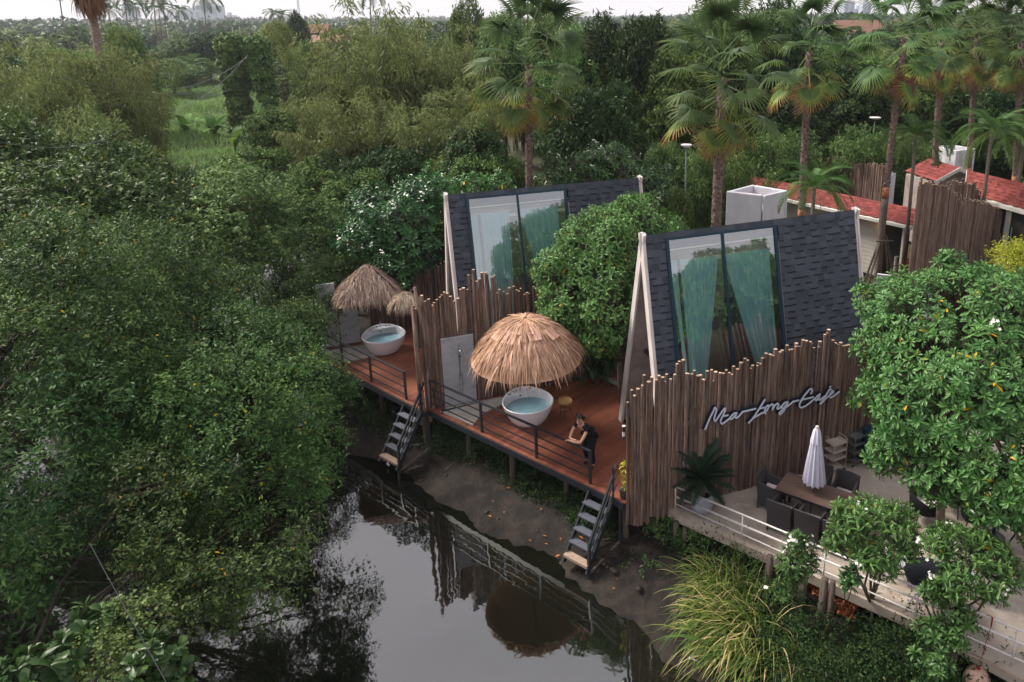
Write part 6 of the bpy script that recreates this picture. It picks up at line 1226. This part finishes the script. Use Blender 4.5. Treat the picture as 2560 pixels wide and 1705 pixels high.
def feather_crown(seed, n, L_, nl, ll, w, arch, e0=1.35, e1=-.2, tone=.45):
    r = rngv(seed); G = [feather(r, L_, nl, ll, w, arch, tone=tone) for _ in range(3)]; o = []
    for k in range(n):
        f = (k+.5)/n; az = k*2.39996+r.normal()*.1; el = e0+(e1-e0)*f; d = np.array([math.cos(az)*math.cos(el), math.sin(az)*math.cos(el), math.sin(el)]); o.append(place(G[k % 3], frame(d), np.zeros(3), r.normal()*.07, r.uniform(.82, 1.1)))
    return cat(o)
cyc = npmesh('crown', *feather_crown(201, 34, .98, 60, .19, .010, .7, 1.45, -.05, .55), 'leaf_cycad')
t = thing('cycad', 'dark green cycad with stiff arching fronds growing in the blue-grey pot', 'cycad', (pp.x, pp.y, .0)); o = link('crown', cyc, t); o.location = (0, 0, .42)
mb = MB(); mb.sm = True; mb.tube([(0, 0, -.02), (.01, 0, .42)], [.09, .075], 10); mb.build('trunk', 'boot_trunk', t)
fc = [npmesh('crown', *feather_crown(210+k, 22, 2.4, 60, .55, .012, 1.9, 1.35, -.1, .5), 'leaf_feather') for k in range(2)]
def feather_palm(label, u, v, y, sc, k, zb=-.7, m=None, group='feather-leaved palms'):
    c = D(u, v, y); t = thing('feather_palm', label, 'palm tree', (c.x, y, zb), 0, group); o = link('crown', fc[k % 2], t); o.location = (0, 0, c.z-zb); o.scale = (sc,)*3; o.rotation_euler = (0, 0, k*1.7)
    mb = MB(); mb.sm = True; mb.tube([(0, 0, 0), (.05, 0, (c.z-zb)*.5), (0, 0, c.z-zb)], [.10, .075, .07], 9); mb.build('trunk', 'ring_trunk', t)
feather_palm('small feather palm in front of the red roof, beside the white tank', 2035, 470, 25.5, .72, 0)
feather_palm('feather palm hanging over the white slab', 2290, 345, 31, .75, 1); feather_palm('feather palm with drooping fronds at the right edge', 2480, 330, 33, .95, 2); feather_palm('second feather palm at the right edge, partly yellow', 2560, 350, 34, .95, 3)
feather_palm('feather palm deep in the hedge left of the disc lamp', 2090, 345, 50, .95, 4); feather_palm('feather palm standing in the hedge behind the strutted palm', 2225, 360, 43, .8, 5); feather_palm('feather palm by the far edge of the green field', 480, 165, 134, 1.9, 7); feather_palm('second feather palm by the far edge of the green field', 535, 180, 134, 1.9, 9); feather_palm('slender frond tips poking above the nearer cabin ridge', 1900, 585, 22.5, .25, 6)
def banana(label, u, v, y, n, L_, seed, zb=-.7):
    r = rngv(seed); c = P(u, v, zb) if y is None else D(u, v, y); t = thing('banana_plant', label, 'banana plant', (c.x, c.y, zb)); V_, T_, v_ = [], [], []; out_ = []
    for k in range(n):
        az = r.uniform(0, 6.28); m = 8; p = np.array([0, 0, .6+.5*r.random()]); el = r.uniform(.7, 1.4); W_ = L_*.16; vv = []
        for j in range(m+1):
            d = np.array([math.cos(az)*math.cos(el), math.sin(az)*math.cos(el), math.sin(el)]); s_ = unit(np.cross(d, [0, 0, 1.]))*W_*(math.sin(math.pi*min(1, .06+j/m*.94))**.6); vv += [p+s_, p+np.array([0, 0, -.05]), p-s_]; p = p+d*L_/m; el -= .16
        f = []
        for j in range(m):
            a = 3*j; f += [(a, a+3, a+4), (a, a+4, a+1), (a+1, a+4, a+5), (a+1, a+5, a+2)]
        out_.append((np.array(vv), np.array(f), np.full(len(f), r.random())))
    link('leaf', npmesh('leaf', *cat(out_), 'leaf_banana'), t); mb = MB(); mb.sm = True; mb.tube([(0, 0, 0), (0, 0, 1.1)], [.14, .08], 8); mb.build('trunk', 'leaf_banana', t)
banana('clump of young banana leaves before the vine column', 540, 350, None, 9, 3.0, 301); banana('banana plant among the vines left of the column foot', 470, 350, None, 7, 2.6, 302); banana('banana plant with drooping leaves at the column foot', 590, 385, None, 8, 2.6, 303)
c = D(1140, 480, 29); banana('single upright banana leaf behind the farther cabin', 1140, 480, 29, 2, 1.9, 304, 2.6-.2)
# ------------------------------------------------------------ tree stock for the middle distance
def lobes_auto(seed, R_, hc, n, r_):
    r = rngv(seed); L_ = [(0, 0, hc, R_*.62)]
    for k in range(n):
        d = unit(r.normal(size=3)+np.array([0, 0, .35])); L_.append((d[0]*R_*.68, d[1]*R_*.68, hc+d[2]*R_*.75, R_*r.uniform(*r_)))
    return L_
stock = {}
def broad(k, seed, m, **kw):
    lob = lobes_auto(seed, 3.0, 5.0, 15, (.28, .46)); g = crown(seed, lob, **kw); mb = MB(); mb.sm = True; mb.tube([(0, 0, -.5), (.1, 0, 1.6), (0, 0, 3.4)], [.26, .2, .16], 8); limbs(mb, (0, 0, 3.0), [l[:3] for l in lob[1:9]], random.Random(seed), .11); o = mb.build('trunk', 'bark'); me = o.data; bpy.data.objects.remove(o); stock[k] = (npmesh('crown', *g, m), me, 8.3, 3.4)
BK = dict(dens=150, nl=8, Lf=.26, Wf=.12, twig=.5, gap=-.45, inner=.15, yellow=0, up=.3)
broad('dark1', 401, 'leaf_dark', **BK); broad('dark2', 402, 'leaf_dark', **{**BK, 'Lf': .34, 'Wf': .10, 'droop': .6}); broad('mid1', 403, 'leaf_mid', **BK); broad('mid2', 404, 'leaf_mid', **{**BK, 'Lf': .3, 'Wf': .10, 'droop': .5}); broad('vine1', 405, 'leaf_vine', **{**BK, 'Lf': .2, 'Wf': .13, 'dens': 200, 'gap': -.7}); broad('olive1', 406, 'leaf_olive', **{**BK, 'Lf': .2, 'Wf': .09, 'dens': 180})
def bamboo(k, seed, m='leaf_bamboo', n=30, hh=9.5, per=46, ll=.34):
    r = rngv(seed); rg = random.Random(seed); mb = MB(); mb.sm = True; P_, DD_, s_ = [], [], []
    for c in range(n):
        ct_ = r.normal()*.10; az = r.uniform(0, 6.28); ln = hh*r.uniform(.6, 1.12); lean = r.uniform(.06, .42); b = np.array([r.normal()*.5, r.normal()*.5, 0]); pts = []
        for j in range(11):
            f = j/10; out = lean*ln*(.25*f+.75*f**2.4); pts.append(b+np.array([math.cos(az)*out, math.sin(az)*out, ln*(f-.22*lean*2*f**3)]))
        mb.v = rg.random(); mb.tube([tuple(p) for p in pts], [.045*(1-.85*j/10) for j in range(11)], 5, cap=False); pts = np.array(pts)
        for q in range(per):
            f = .22+.78*r.random()**.8; x = f*10; i = min(9, int(x)); p = pts[i]+(pts[i+1]-pts[i])*(x-i); a2 = r.uniform(0, 6.28); br = r.uniform(.15, .8)*(1.15-.6*f); d2 = np.array([math.cos(a2), math.sin(a2), .35])
            tip = p+d2*br; P_.append(tip+r.normal(size=3)*.12); DD_.append(unit(d2*.6+np.array([0, 0, -.5]))); s_.append(r.normal()*.06+.22*(f-.6)+ct_)
    P_, DD_, s_ = np.array(P_), np.array(DD_), np.array(s_); kk = 15; pos = np.repeat(P_, kk, 0)+r.normal(size=(len(P_)*kk, 3))*.17; dd = unit(np.repeat(DD_, kk, 0)+r.normal(size=pos.shape)*.55+np.array([0, 0, -.35])); v = np.clip(.5+np.repeat(s_, kk)+r.normal(size=len(pos))*.16, 0, 1)
    g = inst(LEAF, pos, dd, np.array([0, 0, 1.])+r.normal(size=pos.shape)*.5, ll*r.uniform(.7, 1.2, len(pos)), .06, v); o = mb.build('trunk', 'branch'); me = o.data; bpy.data.objects.remove(o); stock[k] = (npmesh('crown', *g, m), me, hh*1.02, hh*.36)
bamboo('bam1', 411); bamboo('bam2', 412, n=36); bamboo('bamg', 413, 'leaf_mid', n=30, hh=7)
def far_stock(k, seed, m):
    lob = lobes_auto(seed, 3.0, 4.6, 12, (.3, .5)); g = crown(seed, lob, dens=34, nl=5, Lf=.75, Wf=.42, twig=.6, gap=-.6, inner=.1, yellow=0); mb = MB(); mb.tube([(0, 0, -.5), (0, 0, 4)], [.25, .15], 6); o = mb.build('trunk', 'bark'); me = o.data; bpy.data.objects.remove(o); stock[k] = (npmesh('crown', *g, m), me, 8, 3.4)
far_stock('far1', 421, 'leaf_dark'); far_stock('far2', 422, 'leaf_mid'); far_stock('far3', 423, 'leaf_bamboo')
_cnt = [0]
def put(kind, label, u, vtop, y, wpx, name=None, catg='tree', group=None, zb=None, rot=None):
    """crown top at (u,vtop) seen at distance y, crown wpx wide"""
    me_c, me_t, hp, rp = stock[kind]; c = D(u, vtop, y); zb = zb if zb is not None else -.75; sz = (c.z-zb)/hp; sx = (wpx/2*y*1.02/F_)/rp; _cnt[0] += 1
    t = thing(name or ('bamboo_clump' if kind.startswith('bam') else 'leafy_tree'), label, catg if not kind.startswith('bam') else 'bamboo', (c.x, y, zb), rot if rot is not None else _cnt[0]*2.1, group, (sx, sx, sz))
    link('crown', me_c, t); link('trunk' if not kind.startswith('bam') else 'culm', me_t, t); return t
L_ = [
 ('bam1', 'wide olive bamboo clump on the upper left below the skyline', 180, 85, 40, 330), ('bam2', 'olive bamboo clump right of the upper left one', 280, 100, 44, 230), ('bam1', 'bamboo clump at the left edge below the skyline', 40, 110, 36, 300), ('bam2', 'nearer bamboo clump leaning over the left cables', 190, 240, 33, 270), ('bam2', 'bamboo clump drooping towards the field', 330, 200, 40, 120), ('mid1', 'bright leafy tree under the cables at the left edge', 30, 290, 27, 330), ('mid1', 'leafy tree below the left bamboo, above the yellow-flecked crown', 330, 370, 30, 260),
 ('bam1', 'tall bamboo clump at the centre reaching the skyline', 960, 5, 44, 330), ('bam2', 'tall bamboo clump left of the central one', 850, 60, 48, 260), ('bam1', 'bamboo clump right of the central one', 1100, 70, 45, 280), ('bam2', 'lower bamboo clump in front of the central one', 900, 200, 38, 340), ('bam1', 'lower bamboo clump behind the lone palm', 1080, 230, 37, 300), ('bam2', 'bamboo clump left of the lone palm trunk', 1190, 180, 38, 240), ('bam2', 'bamboo clump hanging over the vine slope left of centre', 800, 220, 42, 200), ('dark2', 'dark drooping tree below the central bamboo', 860, 345, 34, 280), ('dark2', 'dark drooping tree left of the flowering frangipani', 1010, 330, 34.5, 270), ('dark1', 'dark leafy tree in the hollow behind the lone palm trunk', 1180, 330, 35, 240),
 ('dark2', 'tall dark feathery tree right of the lone palm, touching the sky', 1555, -25, 46, 250), ('mid2', 'green tree with layered branches left of the biggest palm', 1425, 75, 47, 220), ('dark2', 'broad dark tree with spiky leaf whorls behind the flowering frangipani', 1490, 160, 40, 300), ('vine1', 'vine-hung tree behind the biggest palm trunk', 1680, 130, 44, 220), ('mid2', 'green bamboo-like tree above the lone palm crown gap', 1250, 40, 52, 220), ('mid2', 'light green tree behind the lone palm crown', 1380, 30, 56, 220), ('mid1', 'leafy tree at the skyline left of the dark feathery tree', 1170, 5, 62, 130),
 ('mid2', 'tall green tree behind the biggest palm crown', 1780, 10, 50, 260), ('dark1', 'tall dark tree between the biggest and middle palms', 1930, 20, 54, 230), ('mid1', 'green tree behind the middle palm crown', 2060, 110, 56, 220), ('dark1', 'dark tree under the middle palm crowns', 2130, 170, 50, 240), ('dark2', 'dark tree left of the disc lamp', 1960, 200, 48, 260), ('mid2', 'green tree behind the strutted palm', 2270, 150, 50, 240), ('dark1', 'dark tree behind the rightmost palms', 2420, 200, 52, 260), ('mid2', 'tall green tree at the right edge skyline', 2480, 20, 60, 260), ('dark2', 'dark tree at the right edge below the palm crowns', 2560, 180, 48, 240), ('mid1', 'light tree filling the skyline between the right palms', 2330, 60, 66, 200),
 ('bamg', 'light green hedge bamboo left of the middle palm trunk', 1900, 290, 41, 220), ('bamg', 'light green hedge bamboo behind the biggest palm trunk', 1730, 330, 36, 180), ('bamg', 'light green hedge bamboo under the disc lamp', 2150, 310, 44, 220), ('bamg', 'light green hedge bamboo right of the disc lamp', 2270, 320, 46, 200), ('bamg', 'light green hedge bamboo between the biggest and middle palm trunks', 1830, 380, 36, 170), ('bamg', 'light green hedge bamboo near the end of the red roof', 1990, 340, 42, 180), ('bamg', 'hedge bamboo behind the second white tank', 2400, 300, 50, 200), ('bamg', 'hedge bamboo at the far right behind the feather palms', 2520, 270, 50, 200), ('mid1', 'yellow-green shrub left of the white tank', 1690, 480, 28.5, 110), ('mid1', 'bright rounded shrub behind the frangipani blossom', 1650, 370, 36, 130),
 ('vine1', 'vine-smothered tree with yellow blossom left of the farther cabin', 1180, 395, 33, 220), ('vine1', 'vine mound behind the flowering frangipani', 900, 430, 32, 220), ('vine1', 'vine mound left of the vine mound above the thatch', 790, 400, 34, 220), ('vine1', 'vine mound under the column foot', 640, 370, 38, 200), ('vine1', 'vine-covered tree right of the vine column', 700, 270, 46, 200), ('vine1', 'low vine mound on the near edge of the field', 560, 400, 34, 240), ('vine1', 'vine mound below the bamboo near the cables', 400, 410, 33, 180), ('dark1', 'dark tree between field and vine mounds', 480, 440, 31, 170), ('vine1', 'vine-covered tree behind the lone palm base', 1290, 400, 35, 140), ('mid1', 'leafy shrub behind the farther thatch', 860, 540, 30, 150),
 ('olive1', 'round clipped-looking yellow-green tree behind the vine column', 690, 55, 95, 130), ('mid1', 'leafy tree in front of the tilted concrete pole', 425, 150, 118, 150), ('vine1', 'dense vine-hung tree right of the column', 775, 110, 62, 120), ('mid1', 'leafy tree on the far side of the field', 430, 100, 142, 150), ('dark1', 'dark tree beyond the field, left of the column', 510, 85, 145, 130), ('mid2', 'green tree beyond the left bamboo', 300, 70, 75, 140), ('dark1', 'dark pointed tree near the utility pole', 740, 35, 120, 60), ('mid1', 'green tree beyond the column', 600, 90, 105, 110), ('mid1', 'low green tree in front of the blue house', 770, 110, 85, 100), ('dark2', 'dark tree above the left field edge', 465, 130, 138, 110),
]
for (k, lb, u, vt, y, w_) in L_: put(k, lb, u, vt, y, w_)
# vine column: an old trunk wrapped in creeper
c = P(602, 352, -.75); cy = c.y
def vine_column(label, specs, m, x0, seed):
    lob = [(*D(u, v, cy), r_) for u, v, r_ in specs]; b = Vector((x0, cy, -.8)); t = thing('vine_column', label, 'vine-covered tree', tuple(b)); g = crown(seed, lob, dens=330, nl=7, Lf=.34, Wf=.2, twig=.3, gap=-2, inner=.05, yellow=0, droop=.6, leafdroop=.9, up=0); V, T, v = g; link('crown', npmesh('crown', V-np.array(b), T, v, m), t); mb = MB(); mb.sm = True; mb.tube([b]+[Vector(l[:3]) for l in lob[::-1]], [.5]+[.45]*len(lob), 8); mb.build('trunk', 'bark', t, world=True)
kx = cy/F_
vine_column('dark creeper-covered trunk with a flared flat top rising from the field, left half', [(580, 112, 33*kx), (578, 145, 32*kx), (584, 180, 30*kx), (590, 215, 27*kx), (596, 250, 25*kx), (602, 285, 24*kx), (606, 320, 24*kx), (608, 350, 24*kx)], 'leaf_vine', c.x, 451)
vine_column('shorter creeper-covered trunk joined at the top, right half', [(638, 115, 28*kx), (645, 145, 27*kx), (650, 175, 25*kx), (655, 205, 22*kx), (668, 235, 18*kx), (676, 260, 15*kx)], 'leaf_vine', c.x+3, 452)
# field of tall grass
r = rngv(77); poly = [P(u, v, -.7) for u, v in ((330, 330), (350, 240), (420, 205), (640, 205), (720, 300), (640, 400), (420, 420))]; n = 60000; xs = np.array([p.x for p in poly]); ys = np.array([p.y for p in poly]); xy = np.column_stack([r.uniform(xs.min(), xs.max(), n), r.uniform(ys.min(), ys.max(), n)]); z = gh(xy[:, 0], xy[:, 1]); q = np.column_stack([xy, z]); hh_ = .9*(1+.8*vnoise(q, .35, 2.)); V, T, v = inst(LEAF, q, np.array([0, 0, 1.])+r.normal(size=(n, 3))*.45, r.normal(size=(n, 3))+np.array([0, -1, .6]), np.maximum(.3, hh_), .14, np.clip(.5+.25*vnoise(q, .22, 4.)+r.normal(size=n)*.13, 0, 1))
tag(link('tall_grass', npmesh('tall_grass', V, T, v, 'grass_field')), 'bright green overgrown field before the vine column', 'grass', kind='stuff')
# far trees
BGT = []; BGO = []; r = rngv(501); cnt = 0; side = {'l': 'left', 'c': 'central', 'r': 'right'}
for k in range(230):
    y = 62+(k/230)**1.7*420; u = r.uniform(-80, 2640); c = D(u, 60, y)
    if 300 < u < 720 and y < 140: continue
    if y < 80 and 600 < u < 1250: continue
    h = r.uniform(6.5, 10.3)+(.8 if u > 1200 else 0); kind = ('far1', 'far2', 'far3')[int(r.integers(0, 3))] if y > 120 else ('dark1', 'mid1', 'mid2', 'bam1', 'vine1', 'dark2')[int(r.integers(0, 6))]; me_c, me_t, hp, rp = stock[kind]; wd = r.uniform(.8, 1.35)
    sd = 'left' if u < 850 else ('middle' if u < 1700 else 'right'); dist = 'nearer' if y < 120 else ('middle' if y < 220 else 'farther'); nm = {'d': 'dark green', 'm': 'mid green', 'b': 'olive', 'v': 'vine-covered', '1': 'dark green', '2': 'mid green', '3': 'olive'}[kind[3] if kind[:3] == 'far' else kind[0]]
    BGT.append((nm, dist, sd, u)); t = thing('background_tree', 'x', 'tree', (c.x, y, -.8), r.uniform(0, 6.28), '%s trees towards the skyline, %s rows %s' % (nm, dist, sd), (wd*h/hp*1.15, wd*h/hp*1.15, h/hp)); link('crown', me_c, t); link('trunk', me_t, t); BGO.append(t)
ORD = ['leftmost', 'second from the left', 'third from the left', 'fourth from the left', 'fifth from the left', 'sixth from the left', 'seventh from the left', 'eighth from the left', 'ninth from the left', 'tenth from the left', 'eleventh from the left', 'twelfth from the left', 'thirteenth from the left', 'fourteenth from the left', 'fifteenth from the left', 'sixteenth from the left', 'seventeenth from the left', 'eighteenth from the left', 'nineteenth from the left', 'twentieth from the left']
for key in set(b[:3] for b in BGT):
    for k, i in enumerate(sorted([i for i, b in enumerate(BGT) if b[:3] == key], key=lambda i: BGT[i][3])):
        BGO[i]['label'] = '%s tree, %s in the %s rows of the %s skyline' % (key[0], ORD[min(k, 19)], key[1], key[2])
# the woods beyond, one mass to the horizon
n = 60000; y = 400+2600*r.random(n)**2.2; x = (r.uniform(-.95, .72, n))*y; hz = r.uniform(0, 8.5, n)*(1+.25*np.sin(x*.01)+.2*np.sin(x*.043+y*.01)); p = np.column_stack([x, y, hz]); V, T, v = inst(LEAF, p, r.normal(size=(n, 3)), np.tile([0, -.5, 1.], (n, 1))+r.normal(size=(n, 3))*.4, r.uniform(2, 4.5, n)*(y/500)**.5, r.uniform(2, 4.5, n)*(y/500)**.5, np.clip(r.normal(.4, .2, n), 0, 1)); tag(link('far_woods', npmesh('far_woods', V, T, v, 'leaf_dark')), 'hazy woods reaching to the horizon', 'woods', kind='stuff')
# coconut palms on the left skyline
pc = npmesh('crown', *feather_crown(230, 16, 3.2, 30, .9, .05, 1.5, 1.1, -.5, .35), 'leaf_feather')
for k, (u, v0, y, lb) in enumerate(((140, -35, 95, 'lone thin coconut palm left of the thick trunk'), (240, -10, 110, 'coconut palm right of the thick trunk'), (268, 22, 120, 'lower coconut palm right of the thick trunk'), (306, -12, 100, 'coconut palm before the narrow tower'), (335, 15, 120, 'coconut palm right of the narrow tower'), (378, -12, 115, 'coconut palm in the skyline gap, left of two'), (402, -8, 110, 'coconut palm in the skyline gap, right of two'), (394, 22, 140, 'short coconut palm between the two in the gap'), (443, 25, 140, 'coconut palm before the slim tower'), (504, -10, 100, 'leafless coconut palm before the broad tower'), (680, 32, 170, 'stub palm right of the tilted pole'), (702, 38, 170, 'small palm by the dark pointed tree'), (920, -20, 80, 'palm trunk at the top left of centre'))):
    y = y*1.6+40; c = D(u, v0, y); t = thing('coconut_palm', lb, 'palm tree', (c.x, y, -.8), 0, 'coconut palms on the left skyline'); o = link('crown', pc, t); o.location = (.4, 0, c.z+.8); o.rotation_euler = (0, 0, k*1.1); o.scale = (1.7 if k % 2 else 1.4,)*3; mb = MB(); mb.sm = True; mb.tube([(0, 0, 0), (-.1, 0, (c.z+.8)*.5), (.4, 0, c.z+.8)], [.2, .15, .12], 7); mb.build('trunk', 'ring_trunk', t)
# big near palm whose dead skirt hangs into the top left
c = D(205, -100, 52); t = thing('skirted_palm', 'thick palm with a brown dead skirt cut by the top edge, upper left', 'palm tree', (c.x, 52, -.8)); hh_ = c.z+.8
mb = MB(); mb.sm = True; mb.tube([(0, 0, 0), (0, 0, hh_)], [.3, .25], 10); mb.build('trunk', 'boot_trunk', t)
r = rngv(240); n = 1500; az = r.uniform(0, 6.28, n); rr = .2+r.random(n)*.62; p = np.column_stack([np.cos(az)*rr, np.sin(az)*rr, hh_-r.random(n)*2.6]); V, T, v = inst(BLADE, p, np.column_stack([np.cos(az)*.25, np.sin(az)*.25, -np.ones(n)])+r.normal(size=(n, 3))*.1, np.column_stack([np.cos(az), np.sin(az), np.zeros(n)]), r.uniform(.7, 1.5, n), .1, r.random(n)*.5); link('dead_fronds', npmesh('dead_fronds', V, T, v, 'leaf_dead'), t)
o = link('crown', PC[1][0], t); o.location = (0, 0, hh_+.5); o.scale = (1.6,)*3
# shrubs by the bungalows
c = P(2290, 680, .2); r = rngv(250); t = thing('dry_shrub', 'rust-coloured dry shrub in front of the porch guard', 'shrub', (c.x, c.y-.6, -.4)); mb = MB(); rg = random.Random(5); mb.sm = True; tips = []
for k in range(14):
    a = rg.uniform(0, 6.28); e = Vector((math.cos(a)*rg.uniform(.4, 1.1), math.sin(a)*rg.uniform(.3, .9), rg.uniform(.9, 2.3))); mb.tube([(0, 0, 0), e*.5+Z*.1, e], [.03, .018, .008], 5); tips += [e.lerp(e*.4, rg.random())+Vector((rg.gauss(0, .12), rg.gauss(0, .12), rg.gauss(0, .1))) for _ in range(30)]
mb.build('stem', 'branch', t); tp = np.array([tuple(x) for x in tips]); n = len(tp)*7; p = np.repeat(tp, 7, 0)+r.normal(size=(n, 3))*.12; p = p[p[:, 2] < 1.7]; n = len(p); V, T, v = inst(LEAF, p, r.normal(size=(n, 3))+[0, 0, .2], r.normal(size=(n, 3))+[0, 0, 1], .17, .03, r.random(n)); link('foliage', npmesh('foliage', V, T, v, 'leaf_rust'), t)
tree('yellow_shrub', 'yellow-green feathery shrub at the right edge below the cream bungalow', 'shrub', (*P(2550, 760, -.4)[:2], -.6), px_lobes([(2540, 660, 24, .55), (2560, 720, 23, .6), (2520, 640, 25, .4), (2580, 640, 24, .6)]), 'leaf_yellow', seed=91, trunk_r=.04, dens=420, nl=10, Lf=.14, Wf=.03, twig=.45, gap=-.3)
tree('leafy_shrub', 'dark shrub at the foot of the wavy log fence', 'shrub', (*P(2480, 720, -.4)[:2], -.6), px_lobes([(2470, 700, 26, .6), (2520, 720, 25, .7), (2430, 710, 26, .5)]), 'leaf_dark', seed=92, trunk_r=.04, dens=300, nl=8, Lf=.16, Wf=.06, twig=.4, gap=-.5)
# fronds behind the fence end on the nearer deck, plant by the porch
q = f0-A*.02+Q*.3; t = thing('potted_croton', 'yellow-leaved plant peeking past the left end of the lettered fence', 'plant', (q.x, q.y, 0)); mb = MB(); mb.lathe([(0, 0), (.1, 0), (.13, .24), (.11, .24), (0, .2)], 16); mb.build('pot', 'stone', t)
r = rngv(260); n = 60; p = np.column_stack([r.normal(size=n)*.05+.02, r.normal(size=n)*.05, r.uniform(.25, .95, n)]); V, T, v = inst(LEAF, p, r.normal(size=(n, 3))+[-.3, 0, .3], r.normal(size=(n, 3))*.4+[0, 0, 1], .14, .035, r.uniform(.4, 1, n)); link('leaf', npmesh('leaf', V, T, v, 'leaf_yellow'), t)
c = D(1500, 960, 21.6); tree('leafy_shrub', 'broad-leaved dark plant beside the nearer cabin porch', 'shrub', (c.x, c.y, 0), [(c.x, c.y, .55, .5), (c.x-.2, c.y+.2, 1.0, .4)], 'leaf_plumeria_dark', seed=93, trunk_r=.02, dens=140, nl=7, Lf=.3, Wf=.12, twig=.3, gap=-.6)
# trees on the cafe side behind the camera's right hand, mirrored in the windows
for k, (x_, y_, s_, h_) in enumerate(((16.5, 8, 1.3, 7.2), (20, 3, 1.5, 8.5), (14.5, 1.5, 1.1, 6.0), (22, 12, 1.3, 7.5), (25, 7, 1.6, 9))):
    t = thing('leafy_tree', ('broad tree beside the terrace just beyond the right edge', 'big dark tree farther beyond the right edge', 'smallest tree beyond the right edge, towards the canal', 'dark tree beyond the right edge, nearest the bungalows', 'tallest tree beyond the right edge')[k], 'tree', (x_, y_, -.6), k*1.3, 'trees beside the terrace beyond the right edge', (s_, s_, h_*.85/8.3)); a_, b_, _, _ = stock[('mid1', 'dark1', 'mid2', 'dark1', 'mid1')[k]]; link('crown', a_, t); link('trunk', b_, t)

# ------------------------------------------------------------ the misty air
mb = MB(); mb.box(-3300, 2700, -60, 3900, -8, 150); hz_ = mb.build('haze', 'mud'); tag(hz_, 'thin pale evening haze over the whole view', 'haze', kind='stuff')
m = bpy.data.materials.new('haze'); m.use_nodes = True; t = m.node_tree; t.nodes.clear(); pv = N(t, 'ShaderNodeVolumePrincipled', i={'Density': .00022, 'Anisotropy': .2}); pv.inputs['Color'].default_value = (.86, .9, 1, 1); o_ = N(t, 'ShaderNodeOutputMaterial'); t.links.new(pv.outputs[0], o_.inputs['Volume']); hz_.data.materials.clear(); hz_.data.materials.append(m)
